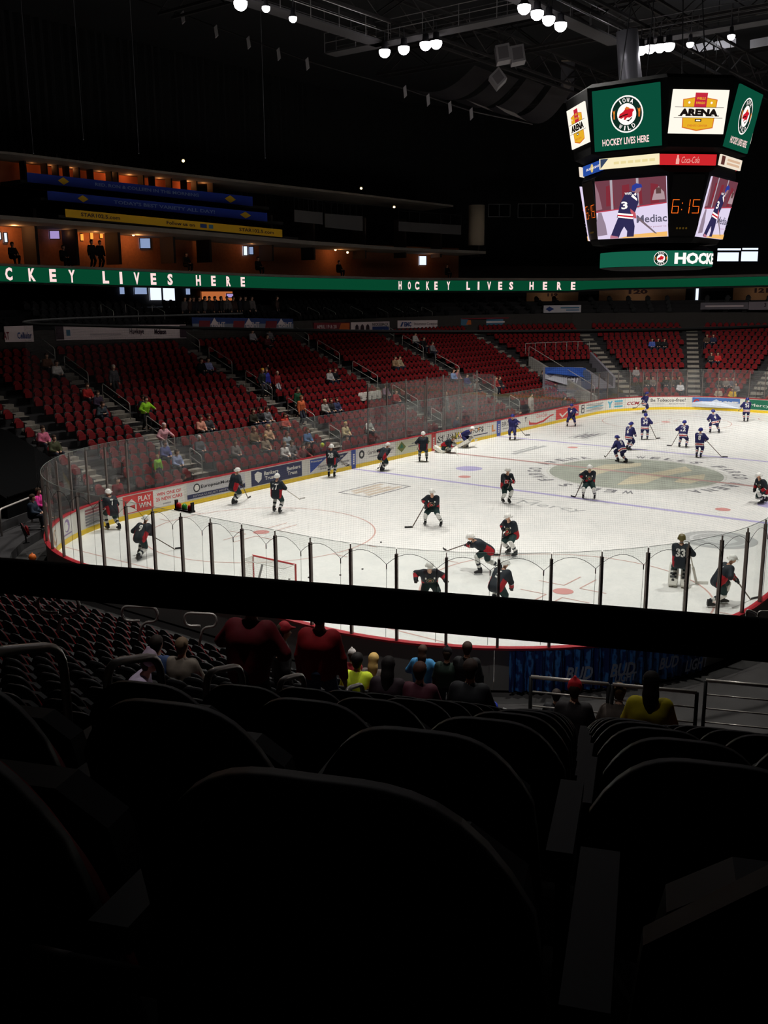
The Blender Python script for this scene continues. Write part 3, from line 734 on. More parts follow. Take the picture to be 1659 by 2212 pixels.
def player(px, py, rel, team, label, lean=18, hip=.84, feet=((.05, .2), (-.05, -.2)), tip=None, tipz=0.0, hands=None, number=None, crest=False, side=0, goalie=False, stick_label=None,
           sc=1.0, hand_f=(.06, .42), top=(.16, .22), lefty=True, head_turn=0, twist=0, knee=(1, 0, 0), white_stick=False):
    g, az = place(px, py, rel)
    t = thing('hockey_player', label, 'person', g, 'home players in dark green' if team == 'H' else 'visiting players in navy', az)
    if tip is not None:
        tw = at_z(tip[0], tip[1], tipz); tl = world_to_local(tw, g, az)/sc
        P = v3(0, 0, hip); l = math.radians(lean); hi = P+v3(math.sin(l)*.25+top[0], (top[1] if lefty else -top[1]), .22)
        if np.linalg.norm(tl-hi) > 1.62: tl = hi+(tl-hi)/np.linalg.norm(tl-hi)*1.62; tl[2] = max(tl[2], 0.01)
        d = (tl-hi)/np.linalg.norm(tl-hi); h1 = hi+d*hand_f[0]; h2 = hi+d*hand_f[1]
        hands = (h1, h2) if lefty else (h2, h1)
    J = skeleton(lean, hip, feet, hands, side=side, foot_h=.22, twist=twist, knee=knee, sc=sc)
    pr = prims(J); home = team == 'H'
    garment('body', pr['T']+pr['A']+pr['TH']+pr['SH']+pr['HD'], skinm, h=.045, parent=t)
    base = cmat(GREEN if home else NAVY, .7); redm = cmat(CRED); whm = cmat(CWH); wh2 = cmat(WHEAT)
    pj = prims(J, .035, 1.15); GJ = pj['T']+pj['A']; up_, fr, P0 = J['u'], J['f'], J['pel']
    hem = P0-up_*.10*sc; GJ = [(hem+J['y']*.08, P0+J['y']*.09, .165, .16), (hem-J['y']*.08, P0-J['y']*.09, .165, .16)]+GJ
    def jr(i, tt, C_):
        hgt = (C_-P0) @ up_/sc; yy = np.abs((C_-P0) @ J['y'])/sc; mi = np.zeros(len(i), int)
        if home:
            mi[(i < 7) & (hgt < .16) & (yy > .185)] = 1
            for e in (7, 9): mi[(i == e) & (tt > .55)] = 0
            for e in (8, 10): mi[(i == e) & (tt < .8)] = 1; mi[(i == e) & (tt > .05) & (tt < .16)] = 2
            pass
        else:
            mi[(i < 7) & (hgt < -.02) & (hgt > -.07)] = 2; mi[(i < 7) & (hgt <= -.07) & (hgt > -.13)] = 1; mi[(i < 7) & (hgt <= -.13) & (hgt > -.18)] = 2
            for e in (8, 10): mi[(i == e) & (tt > .1) & (tt < .25)] = 2; mi[(i == e) & (tt >= .25) & (tt < .42)] = 1; mi[(i == e) & (tt >= .42) & (tt < .55)] = 2
            pass
        return mi
    jy = garment('jersey', GJ, [base, redm, whm], jr, parent=t)
    pp = prims(J, .045); GP = [(P0+J['y']*.07, J['knL']*.8+J['hpL']*.2, .15, .115), (P0-J['y']*.07, J['knR']*.8+J['hpR']*.2, .15, .115)]
    garment('pants', GP, [cmat((32, 56, 56) if home else (36, 36, 84), .7)], parent=t)
    ps = prims(J, .022); c1, c2 = (cmat(CWH), cmat(GREEN)) if home else (cmat(NAVY), cmat(CWH))
    def sr(i, tt, C_):
        mi = np.zeros(len(i), int)
        if home: mi[(i % 2 == 1) & (tt > .22) & (tt < .50)] = 1; mi[(i % 2 == 1) & (tt > .85)] = 1
        else: mi[(i % 2 == 1) & (tt < .3)] = 1; mi[(i % 2 == 1) & (tt > .3) & (tt < .5)] = 2; mi[(i % 2 == 1) & (tt >= .5) & (tt < .75)] = 1
        return mi
    for k in (0, 2): garment('sock', ps['SH'][k:k+2], [c1, c2, redm], sr, h=.026, parent=t)
    hz = math.radians(head_turn); Rh = np.array([[math.cos(hz), -math.sin(hz), 0], [math.sin(hz), math.cos(hz), 0], [0, 0, 1]]); tilt = basis(v3(math.cos(math.radians(lean*.35)), 0, -math.sin(math.radians(lean*.35))))
    hm = (wht if home else mat('helmet_blue', (34, 40, 118), .35)) if not goalie else (mat('mask_gold', (92, 84, 48), .4) if home else wht)
    HV = (np.array(GEAR['helmet'][0])*1.06 @ tilt.T @ Rh.T)*sc+J['head']; he = link('helmet', make_mesh('helmet', HV, GEAR['helmet'][1], hm, None, True), t)
    VV = (np.array(GEAR['visor'][0]) @ tilt.T @ Rh.T)*sc+J['head']; link('visor', make_mesh('visor', VV, GEAR['visor'][1], glass), he)
    for k in 'LR':
        d = J['ha'+k]-J['el'+k]; B = basis(d); GV = np.array(GLV)*sc @ B.T+J['ha'+k]
        link('glove', make_mesh('glove', GV, GLF, mat('glove_home', (34, 30, 34), .7) if home else mat('glove_visitor', (30, 28, 66), .7), None, True), t)
        an = J['an'+k]; kn = J['kn'+k]; pitch = 0
        if an[2]/sc > .26: dd = an-kn; pitch = math.atan2(dd[0], -dd[2])
        R2 = np.array([[math.cos(pitch), 0, -math.sin(pitch)], [0, 1, 0], [math.sin(pitch), 0, math.cos(pitch)]])
        b0 = an-R2 @ v3(0, 0, .22)*sc
        sk = link('skate', make_mesh('skate', np.array(GEAR['boot'][0]) @ R2.T*sc+b0, GEAR['boot'][1], blk), t)
        link('blade', make_mesh('blade', np.array(GEAR['blade'][0]) @ R2.T*sc+b0, GEAR['blade'][1], metal), sk)
    if number:
        p, F = project_text(GJ, number, P0+up_*.27*sc, -J['y'], up_, -fr, .27*sc, (.15 if len(number) == 1 else .29)*sc, .045)
        # seen from behind: letters run from the wearer's left to right
        link('number', make_mesh('number', p, F, whm), jy)
        p, F = project_text(GJ, 'WARD' if not home else 'IOWA', P0+up_*.455*sc, -J['y'], up_, -fr, .05*sc, .26*sc, .02); 
        if not home: link('name_lettering', make_mesh('name_lettering', p, F, whm), jy)
    if crest:
        for rr_, m_, o_ in ((.115, cmat((150, 140, 110)), .006), (.098, cmat((30, 54, 44)), .010), (.062, cmat((190, 180, 150)), .014)):
            n = 20; q = np.array([[rr_*math.cos(2*math.pi*i/n), rr_*math.sin(2*math.pi*i/n)] for i in range(n)]); o = P0+up_*.25*sc
            p = o+q[:, :1]*J['y']*sc+q[:, 1:]*up_*sc+fr*.3
            for _ in range(20): d_ = sd_prims(p.astype(np.float32), GJ); p = p+(-fr)*np.clip(d_-o_, -.05, .3)[:, None]*.9
            link('crest', make_mesh('crest', p, [tuple(range(n))], m_), jy)
        q = np.array([(-.06, -.02), (-.02, .04), (.04, .045), (.065, .015), (.03, -.01), (.02, -.035), (-.03, -.04)])*sc; p = P0+up_*.25*sc+q[:, :1]*J['y']+q[:, 1:]*up_+fr*.3
        for _ in range(20): d_ = sd_prims(p.astype(np.float32), GJ); p = p+(-fr)*np.clip(d_-.018, -.05, .3)[:, None]*.9
        link('crest_emblem', make_mesh('crest_emblem', p, [tuple(range(7))], redm), jy)
        for sg in (-1, 1):
            q = np.array([(-.022, -.035), (.022, -.035), (.022, .035), (-.022, .035)])*sc; p = P0+up_*.38*sc+J['y']*sg*.13*sc+q[:, :1]*J['y']+q[:, 1:]*up_+fr*.3
            for _ in range(20): d_ = sd_prims(p.astype(np.float32), GJ); p = p+(-fr)*np.clip(d_-.008, -.05, .3)[:, None]*.9
            link('shoulder_patch', make_mesh('shoulder_patch', p, [(0, 1, 2, 3)], whm), jy)
    if goalie:
        pm = mat('pad_white', (216, 214, 206), .6); pd = mat('pad_dark', (38, 42, 48), .6)
        for k in 'LR':
            kn, an = J['kn'+k], J['an'+k]; d = an-kn; L = np.linalg.norm(d); d /= L; f2 = np.cross(J['y'], d); f2 = f2/np.linalg.norm(f2); f2 = f2 if f2[0] > -.2 else -f2; yv = np.cross(d, f2)
            b = MB(); b.prism([(-.14, -.16), (.14, -.16), (.155, .1), (.15, L+.05), (.12, L+.2), (-.12, L+.2), (-.15, L+.05), (-.155, .1)], kn-f2*.06, yv, d, f2, .20)
            po = b.build('leg_pad', pm, t, local=True)
            b = MB()
            for q in (.1, .24, .36): b.obox(kn+d*q-f2*.07, yv*.10, d*.03, f2*.015)
            b.build('pad_strap', pd, po, local=True)
        b = MB(); B = basis(J['haR']-J['elR']); b.obox(J['haR']+B[:, 2]*.04, B[:, 0]*.17, B[:, 1]*.11, B[:, 2]*.03); b.build('blocker', pm, t, local=True)
        b = MB(); b.lathe([(.02, -.03), (.13, -.02), (.15, .03), (.10, .06)], J['haL'], 12, axis=J['f']); b.build('catch_glove', pm, t, local=True)
    if tip is not None:
        stick(stick_label or ('stick of the '+label)[:90], local_to_world((hi-d*.06)*sc, g, az), local_to_world(tl*sc, g, az), goalie, white_stick)
    return t

# ------------------------------------------------------------------ the players on the ice
N = None
player(246, 1144, 205, 'H', 'player in dark jersey skating away along the left corner boards', lean=24, hip=.84, feet=((.22, .16), (-.2, -.14)), number='7', hands=((.4, .22, .85), (.42, -.2, .85)))
player(306, 1204, 150, 'H', 'player leaning hard into a turn behind the leftmost near glass', lean=44, hip=.78, feet=((.05, .1), (-.42, -.12)), tip=(380, 1188), number='9', stick_label='stick reaching right from the leaning player in the left corner')
player(506, 1089, 128, 'H', 'player in black and red gliding by the European car advert', lean=22, tip=(536, 1077), feet=((.1, .12), (-.12, -.12)), lefty=False, stick_label='stick resting on the ice below the European car advert')
player(598, 1107, 160, 'H', 'player number 17 seen from behind beside the bank advert', lean=14, hip=.86, feet=((.12, .16), (-.16, -.2)), tip=(648, 1079), tipz=.35, number='17', lefty=False, white_stick=True, stick_label='white taped stick held out by player number 17')
player(716, 1031, 168, 'H', 'player number 28 standing against the left boards by the blue line', lean=10, hip=.88, number='28', feet=((.02, .14), (-.02, -.16)), tip=(757, 1016), lefty=False, stick_label='stick of player 28 touching the left boards')
player(826, 1017, 140, 'H', 'player bent over below the financial advert at the left boards', lean=46, hip=.80, tip=(815, 1030), feet=((.12, .12), (-.2, -.12)), stick_label='stick pointing down beside the bent player at the blue line')
player(914, 998, 180, 'H', 'player from behind left of the red board stripe', lean=10, hip=.88, feet=((0, .2), (0, -.2)), tip=(899, 982), lefty=True, stick_label='stick of the player left of the red board stripe')
player(962, 978, 60, 'H', 'goalkeeper kneeling to stretch before the yellow sandwich advert', lean=58, hip=.50, feet=((.1, .2, .02), (-.5, -.16, .0)), tip=(988, 984), goalie=True, knee=(1, 0, -.3), white_stick=True, stick_label='white goal stick of the kneeling goalkeeper')
player(1000, 967, 70, 'V', 'visiting goalkeeper with white pads bending forward at the left boards', lean=62, hip=.80, feet=((.1, .22), (-.1, -.22)), tip=(1030, 958), goalie=True, white_stick=True, stick_label='goal stick of the bending visiting goalkeeper')
player(936, 1135, -12, 'H', 'player facing us in the open ice right of the faceoff circle', lean=26, hip=.80, feet=((.08, .34), (.0, -.34)), tip=(890, 1140), crest=True, lefty=False, stick_label='stick reaching left from the player right of the faceoff circle')
player(1092, 1086, 20, 'H', 'player gliding upright on the near blue line', lean=18, hip=.84, feet=((.14, .12), (-.1, -.1)), tip=(1098, 1055), tipz=1.05, crest=True, hand_f=(.1, .3), top=(.2, .12), stick_label='stick held level by the player on the near blue line')
player(1272, 1077, -4, 'H', 'player facing us before the centre emblem with legs apart', lean=22, hip=.82, feet=((.04, .26), (.04, -.26)), tip=(1242, 1075), crest=True, lefty=False, stick_label='stick slanting left before the centre emblem')
player(1106, 1199, -35, 'H', 'player turned left just behind the shooting player', lean=26, hip=.82, feet=((.12, .22), (-.06, -.2)), tip=(1080, 1200), crest=True, lefty=False, stick_label='stick behind the shooting player')
player(1052, 1238, -78, 'H', 'player lunging left in a shot with stick stretched out', lean=58, hip=.84, feet=((.30, .16), (-.46, -.16)), tip=(940, 1199), tipz=.10, lefty=False, hand_f=(.05, .5), top=(.38, .1), stick_label='long stick of the shooting player sweeping left')
player(928, 1312, 8, 'H', 'large player leaning forward just above the black rail', lean=40, hip=.84, feet=((.0, .25), (-.1, -.25)), hands=((.42, .42, .95), (.30, -.46, .98)), crest=True, side=-6)
player(1072, 1318, 150, 'H', 'player bent low behind a glass post just above the black rail', lean=48, hip=.80, feet=((.1, .2), (-.2, -.2)), hands=((.5, .3, .6), (.55, -.2, .6)), number='5')
player(1466, 1268, 178, 'H', 'goalkeeper number 33 with white leg pads seen from behind', lean=8, hip=.88, feet=((.02, .19), (.0, -.19)), tip=(1505, 1262), number='33', goalie=True, lefty=False, white_stick=True, top=(.3, .25), stick_label='pale goal stick slanting down beside goalkeeper 33')
player(1549, 1308, 118, 'H', 'player skating right past the goalkeeper near the right boards', lean=34, hip=.82, feet=((.26, .14), (-.3, -.14)), tip=(1622, 1296), number='4', lefty=False, stick_label='stick of the player skating towards the right boards')
player(1648, 1088, -50, 'H', 'crouching player at the right edge on a blue ice logo', lean=30, hip=.66, feet=((.22, .16), (-.3, -.2)), hands=((.35, .2, .62), (.35, -.2, .62)), crest=True)
player(1107, 951, -8, 'V', 'visiting player leaning on the boards by the blue board stripe', lean=14, hip=.88, feet=((0, .16), (0, -.16)), tip=(1135, 941), tipz=.3, stick_label='stick of the visitor by the blue board stripe')
player(1234, 922, -6, 'V', 'visiting player facing us before the orange board advert', lean=18, hip=.84, feet=((0, .28), (0, -.28)), tip=(1225, 915), tipz=1.0, stick_label='stick held across by the visitor before the orange advert')
player(1391, 893, 120, 'V', 'visiting player striding at the far end boards', lean=14, hip=.86, feet=((.16, .1), (-.12, -.1)), tip=(1372, 882), tipz=.5, stick_label='stick of the visitor at the far end boards')
player(1392, 951, 180, 'V', 'visiting player number 34 standing with back to us', lean=6, hip=.90, feet=((0, .17), (0, -.17)), tip=(1418, 948), number='34', lefty=False, stick_label='stick of number 34 resting to the right')
player(1357, 973, 140, 'V', 'visiting player standing directly behind the leaning visitor', lean=12, hip=.88, feet=((.05, .14), (-.05, -.14)), number='6', hands=((.4, .2, .9), (.42, -.15, .9)))
player(1342, 1000, -140, 'V', 'visiting player leaning left over the centre emblem', lean=42, hip=.80, feet=((.2, .1), (-.2, -.16)), tip=(1306, 990), number='9', stick_label='stick of the visitor leaning left over the emblem')
player(1474, 967, 170, 'V', 'visiting player number 12 seen from behind', lean=18, hip=.84, feet=((.06, .2), (-.12, -.24)), tip=(1450, 964), number='12', stick_label='stick of number 12 reaching left')
player(1543, 936, 195, 'V', 'visiting player with legs apart on the far right circle', lean=30, hip=.80, feet=((.06, .26), (-.06, -.28)), number='4', hands=((.45, .3, .8), (.3, -.35, .75)), side=8)
player(1509, 989, 172, 'V', 'visiting player number 8 seen from behind', lean=10, hip=.88, feet=((.02, .12), (-.06, -.12)), tip=(1560, 988), number='8', lefty=False, stick_label='stick of number 8 reaching far right')
player(1611, 911, 185, 'V', 'visiting player number 24 by the green hospital advert', lean=6, hip=.90, feet=((0, .12), (0, -.12)), tip=(1586, 897), tipz=.1, number='24', stick_label='stick of number 24 reaching left')
# pucks and goal
puck_m = mat('puck_rubber', (24, 24, 26), .7)
for x, y, lb in ((783, 1230, 'black puck on open ice right of the near goal'), (823, 1172, 'small puck by the faceoff circle edge'), (667, 1248, 'puck close to the right goal post'), (625, 1252, 'puck lying just beside the goal net'), (735, 1243, 'lone puck just above the black rail')):
    p = at_z(x, y); b = MB(); b.lathe([(.034, .004), (.038, .008), (.038, .026), (.034, .03)], (p[0], p[1], 0), 12); b.build('puck', puck_m, label=lb, cat='puck', group='pucks on the ice')
goal_red = mat('goal_red', (178, 52, 56), .4); net_w = mat('goal_net', (216, 216, 210), .8)
gx, gy = -26.96, .25; goal = thing('goal', 'red framed hockey goal with white net behind the near glass', 'hockey goal', (gx, gy, 0))
for sg, nm in ((1, 'post'), (-1, 'post')):
    b = MB(); b.tube([(gx, gy+sg*.915, 0), (gx, gy+sg*.915, 1.22)], .03, 10); b.build(nm, goal_red, goal)
b = MB(); b.tube([(gx, gy-.93, 1.22), (gx, gy+.93, 1.22)], .03, 10); b.build('crossbar', goal_red, goal)
bx = gx-1.0; b = MB(); b.tube([(gx, gy-.915, .03), (gx-.6, gy-.9, .03), (bx, gy-.5, .03), (bx, gy+.5, .03), (gx-.6, gy+.9, .03), (gx, gy+.915, .03)], .03, 8); b.tube([(gx-.5, gy-.88, 1.2), (gx-.5, gy+.88, 1.2)], .018, 6); b.tube([(gx, gy+.9, 1.22), (gx-.5, gy+.88, 1.2)], .018, 6); b.tube([(gx, gy-.9, 1.22), (gx-.5, gy-.88, 1.2)], .018, 6)
b.build('base_frame', wht, goal)
b = MB(); b.bar((gx-.5, gy, 1.2), (bx+.02, gy, .05), .07, .02); b.build('centre_brace', mat('goal_brace', (140, 140, 140), .6), goal)
def cords(fn, nu, nv):
    b = MB(); G_ = [[fn(i/nu, j/nv) for j in range(nv+1)] for i in range(nu+1)]
    for i in range(nu+1):
        for j in range(nv):
            b.tube([G_[i][j], G_[i][j+1]], .003, 3, caps=False)
    for j in range(nv+1):
        for i in range(nu): b.tube([G_[i][j], G_[i+1][j]], .003, 3, caps=False)
    return b
cords(lambda u, v: v3(gx-.5-v*.5*(1-.25*abs(2*u-1)), gy+(2*u-1)*(.88-.25*v), 1.2-1.16*v), 30, 20).build('back_net', net_w, goal)
for sg in (-1, 1): cords(lambda u, v: v3(gx-u*(.5+.4*v), gy+sg*(.9-.12*u*v), 1.2-1.16*v), 12, 20).build('side_net', net_w, goal)
cords(lambda u, v: v3(gx-v*.5, gy+(2*u-1)*.9, 1.215), 30, 8).build('top_net', net_w, goal)
# ------------------------------------------------------------------ adverts on the dasher boards
_S = np.linspace(13.0, S0[5]-2, 1500); _X = proj([path(s, 0, .55) for s in _S])[:, 0]
def s_px(x): return float(np.interp(x, _X, _S))
class Board:
    """printed advert on the boards between two picture columns"""
    def __init__(s, x0, x1, bg, label, z0=.24, z1=1.0, d=-.005):
        s.a, s.b = s_px(x0), s_px(x1); s.w = s.b-s.a; s.z0, s.z1, s.d = z0, z1, d; mb = MB()
        sweep(mb, s.a, s.b, [(0, z0), (0, z1), (d, z1), (d, z0)], step=.5); s.o = mb.build('advert_panel', bg, boards, label=label); s.n = 1
    def fn(s): s.n += 1; d = s.d-.002*s.n; return lambda u, v: path(s.a+u*s.w, d, s.z0+v*(s.z1-s.z0))
    def text(s, t, u, v, h, w, m, bold=.02, shear=0.0):
        b = MB(); put_text(b, t, s.fn(), u, v, h, w, bold, shear=shear); b.build('lettering', m, s.o)
    def poly(s, pts, m, name='print'):
        f = s.fn(); b = MB(); b.add([f(u, v) for u, v in pts], [tuple(range(len(pts)))]); b.build(name, m, s.o)
    def disc(s, u, v, r, m, n=20): s.poly([(u+r*math.cos(2*math.pi*k/n)/s.w, v+r*math.sin(2*math.pi*k/n)/(s.z1-s.z0)) for k in range(n)], m)
def pr(n, c): return mat('print_'+n, c, .45)
p_navy = pr('navy', (42, 48, 84)); p_red = pr('red', (206, 62, 60)); p_wh = pr('white', (226, 224, 218)); p_blk = pr('black', (44, 44, 48)); p_grey = pr('grey', (122, 122, 126)); p_tan = pr('tan', (196, 160, 130))
p_lil = pr('lilac', (150, 130, 170)); p_yel = pr('yellow', (226, 208, 40)); p_grn = pr('green', (24, 104, 78)); p_lg = pr('pale_green', (206, 208, 184)); p_cy = pr('cyan', (96, 176, 200)); p_or = pr('orange', (222, 138, 60)); p_blu = pr('blue', (60, 84, 160)); p_olive = pr('olive', (104, 110, 48))
p_lines = pr('pale_grey', (170, 168, 168))
a = Board(112, 128, p_wh, 'white board advert with tan oval in the corner'); a.disc(.5, .45, .3, p_tan); a.disc(.55, .5, .2, p_wh)
a = Board(131, 158, p_wh, 'white board advert with a lilac ring logo'); a.disc(.55, .58, .26, p_lil); a.disc(.5, .56, .18, p_wh); a.poly([(.2, .12), (.85, .12), (.85, .2), (.2, .2)], p_lil)
a = Board(182, 234, p_wh, 'grey board poster crowded with small text lines')
for i in range(6): a.poly([(.04, .05+i*.155), (.96 if i % 2 else .9, .05+i*.155), (.96 if i % 2 else .9, .15+i*.155), (.04, .15+i*.155)], p_grey if i < 4 else pr('maroon', (140, 84, 88)))
a = Board(266, 331, p_red, 'red board advert with white building and play-to-win lettering'); a.poly([(.05, .05), (.45, .05), (.45, .5), (.3, .8), (.05, .5)], p_wh); a.poly([(.1, .1), (.4, .1), (.4, .45), (.1, .4)], p_red); a.text('PLAY', .72, .72, .3, .42, p_wh); a.text('WIN', .72, .32, .3, .40, p_wh)
a = Board(332, 398, p_wh, 'white board advert offering new cars in red letters'); a.text('WIN ONE OF', .5, .74, .2, .8, p_red); a.text('25 NEW CARS', .5, .44, .2, .86, p_red); a.poly([(.28, .1), (.55, .1), (.55, .18), (.28, .18)], p_lines)
a = Board(404, 529, pr('silver', (196, 196, 198)), 'silver European car dealer advert with dark strip'); a.disc(.16, .66, .2, p_blk); a.disc(.16, .66, .14, p_wh); a.text('EuropeanMotorcars', .58, .66, .26, .7, p_blk); a.poly([(.0, .06), (1, .06), (1, .32), (0, .32)], p_navy); a.text('IOWA LUXURY MOTORCARS', .5, .19, .12, .8, p_lines, .01)
a = Board(543, 652, p_navy, 'navy bank advert with shield and white lettering'); a.poly([(.06, .75), (.12, .9), (.2, .75), (.19, .35), (.13, .15), (.07, .4)], p_wh)
for u in (.38, .83): a.text('Bankers', u, .68, .25, .28, p_wh); a.text('Trust', u-.03, .36, .24, .2, p_wh)
a = Board(668, 756, p_wh, 'white and navy triangle financial advert by the blue line')
for u in (0, .52): a.poly([(u+.02, .05), (u+.44, .95), (u+.02, .95)], p_blu if u < .1 else p_navy); a.text('Principal', u+.17, .78, .17, .26, p_wh); a.text('Financial', u+.33, .38, .16, .24, p_grey); a.text('Group', u+.33, .18, .16, .16, p_grey)
for x0, x1, m_, lb in ((759, 768, p_blu, 'blue board stripe at the near blue line'), (932, 941, p_red, 'red board stripe at the centre line'), (1073, 1081, p_blu, 'blue board stripe at the far blue line')):
    a = Board(x0, x1, m_, lb, .02, 1.04, -.016)
    for i in range(5): a.poly([(.3, .22+i*.12), (.7, .22+i*.12), (.7, .30+i*.12), (.3, .30+i*.12)], p_wh)
a = Board(771, 852, p_wh, 'white accountants advert with black disc logo'); a.disc(.12, .6, .24, p_blk); a.disc(.12, .6, .12, p_wh); a.text('Gardiner Thomsen', .62, .62, .28, .7, p_blk, .0); a.poly([(.3, .26), (.94, .26), (.94, .33), (.3, .33)], p_lines)
a = Board(855, 930, p_lg, 'pale green board advert with a dark tree diamond'); 
for u in (.16, .85): a.poly([(u, .95), (u+.12, .5), (u, .12), (u-.12, .5)], p_olive); a.poly([(u, .8), (u+.06, .45), (u-.06, .45)], p_grn)
a.poly([(.34, .42), (.72, .42), (.72, .5), (.34, .5)], p_grey); a.poly([(.44, .6), (.64, .6), (.64, .68), (.44, .68)], p_grey)
a = Board(943, 1017, p_wh, 'sandwich shop advert in yellow and white letters'); a.text('SUB', .24, .5, .58, .46, p_blk, .06, .2); a.text('SUB', .24, .52, .5, .40, p_wh, .01, .2); a.text('WAY', .74, .5, .58, .44, p_blk, .06, .2); a.text('WAY', .74, .52, .52, .40, p_yel, .02, .2)
a = Board(1019, 1072, p_wh, 'white board advert with dollar sign lettering'); a.text('!OF$', .26, .6, .5, .42, p_blk); a.disc(.27, .7, .1, p_or); a.poly([(.04, .16), (.64, .16), (.64, .24), (.04, .24)], p_navy); a.text('L', .88, .5, .6, .14, p_or, .05); a.poly([(.6, .7), (.78, .7), (.78, .76), (.6, .76)], p_lines)
a = Board(1083, 1139, p_wh, 'white board advert reading brown partly hidden by a player'); a.text('BROWN', .3, .66, .42, .56, p_blk, .0); a.text('T', .93, .66, .42, .08, p_blk, .03); a.poly([(.04, .2), (.4, .2), (.4, .3), (.04, .3)], p_lines)
a = Board(1141, 1197, p_wh, 'white cola advert with red wave'); a.poly([(.03, .55), (.08, .30), (.3, .16), (.55, .26), (.85, .62), (.97, .66), (.97, .52), (.85, .5), (.6, .1), (.3, .0), (.03, .1)], p_red); a.text('Coca-Cola', .5, .76, .34, .4, p_red, .0, .3)
a = Board(1201, 1250, p_red, 'orange red board advert with white check mark'); a.poly([(.12, .55), (.2, .55), (.27, .3), (.6, .85), (.66, .85), (.27, .1)], p_wh)
a = Board(1254, 1306, p_wh, 'white board advert with black framed letter logo'); a.poly([(.03, .1), (.16, .1), (.16, .95), (.03, .95)], p_blk); a.poly([(.06, .2), (.13, .2), (.13, .5), (.06, .5)], p_wh); a.poly([(.06, .62), (.13, .62), (.13, .85), (.06, .85)], p_wh)
for i in range(3): a.poly([(.25, .2+i*.28), (.95, .2+i*.28), (.95, .3+i*.28), (.25, .3+i*.28)], p_lines if i != 1 else p_cy)
a = Board(1310, 1347, p_wh, 'white board advert with light blue Y logo'); a.text('Y', .22, .5, .7, .34, p_cy, .08)
for i in range(3): a.poly([(.48, .15+i*.27), (.95, .15+i*.27), (.95, .33+i*.27), (.48, .33+i*.27)], p_cy if i != 1 else p_lines)
a = Board(1352, 1384, p_wh, 'white board advert with dark red maker lettering'); a.text('CCM', .5, .45, .34, .86, pr('crimson', (150, 40, 50)), .03, .3)
a = Board(1403, 1483, p_wh, 'white board advert urging to be tobacco free'); a.text('Be Tobacco-free!', .5, .70, .36, .94, p_blk, .015); a.text('800-QUIT-NOW', .75, .28, .15, .42, p_grey); a.poly([(.05, .28), (.42, .28), (.42, .33), (.05, .33)], p_lines)
a = Board(1495, 1598, pr('sky', (72, 110, 176)), 'blue and silver beer advert with red script on the far boards'); a.poly([(0, 0), (1, 0), (1, .5), (.8, .62), (.62, .55), (.5, .85), (.4, .6), (.2, .6), (0, .45)], pr('ice_silver', (200, 208, 222))); a.text('Coors', .25, .48, .72, .46, pr('brick', (176, 58, 62)), .05); a.text('LIGHT', .73, .44, .5, .48, p_wh, .03, .15)
a = Board(1609, 1668, p_grn, 'green hospital advert with white lettering at the right edge'); a.text('Mercy', .55, .4, .4, .7, p_wh, .0); a.poly([(.10, .55), (.16, .55), (.16, .9), (.10, .9)], p_wh); a.poly([(.04, .68), (.22, .68), (.22, .76), (.04, .76)], p_wh)

# ------------------------------------------------------------------ hanging scoreboard over centre ice
def flat(px): return lambda u, v: px(u, v)
sb_black = mat('scoreboard_black', (7, 7, 8), .9, spec=.1); SBX, SBY = .55, -.20
sb = thing('scoreboard', 'large black hanging scoreboard with video screens over centre ice', 'scoreboard', (SBX, SBY, 9.9))
def sface(az, ub, ut, zb, zt, hb, ht):
    """(u,v) map of a leaning face: u metres right of its middle, v 0..1 up"""
    n = v3(math.cos(az), math.sin(az), 0); r = np.cross(-n, (0, 0, 1)); c = v3(SBX, SBY, 0)
    return lambda u, v, off=0.0: c+n*(hb+(ht-hb)*v+off)+r*u+v3(0, 0, zb+(zt-zb)*v)
def screen(name, fn, w, m, label, th=.08):
    b = MB(); P = [fn(-w/2, 0), fn(w/2, 0), fn(w/2, 1), fn(-w/2, 1)]; Q = [fn(-w/2, 0, -th), fn(w/2, 0, -th), fn(w/2, 1, -th), fn(-w/2, 1, -th)]
    b.add(P+Q, [(0, 1, 2, 3), (7, 6, 5, 4), (0, 4, 5, 1), (1, 5, 6, 2), (2, 6, 7, 3), (3, 7, 4, 0)]); return b.build(name, m, sb, label=label)
class Pic:
    def __init__(s, o, fn, w, h): s.o, s.f, s.w, s.h, s.k = o, fn, w, h, 0
    def off(s): s.k += 1; k = s.k; return lambda u, v: s.f((u-.5)*s.w, v, .004+.0025*k)
    def poly(s, pts, m, name='picture'):
        f = s.off(); b = MB(); b.add([f(u, v) for u, v in pts], [tuple(range(len(pts)))]); b.build(name, m, s.o)
    def disc(s, u, v, r, m, n=32): s.poly([(u+r*math.cos(2*math.pi*k/n)/s.w, v+r*math.sin(2*math.pi*k/n)/s.h) for k in range(n)], m)
    def text(s, t, u, v, h, w, m, bold=.02, shear=0.0): b = MB(); put_text(b, t, s.off(), u, v, h/1.0, w, bold, shear=shear); b.build('lettering', m, s.o)
    def arc_text(s, t, u, v, r, hgt, a0, a1, m, inside=False):
        f = s.off(); b = MB(); n = len(t)
        for i, ch in enumerate(t):
            a = math.radians(a0+(a1-a0)*i/(n-1)); ca, sa = math.cos(a), math.sin(a); sgn = -1 if inside else 1
            g = lambda x, y, ca=ca, sa=sa: f(u+((r+sgn*y)*ca+sgn*x*sa)/s.w, v+((r+sgn*y)*sa-sgn*x*ca)/s.h)
            put_text(b, ch, g, 0, 0, hgt, hgt*(.3 if ch == 'I' else .8), .02)
        b.build('lettering', m, s.o)
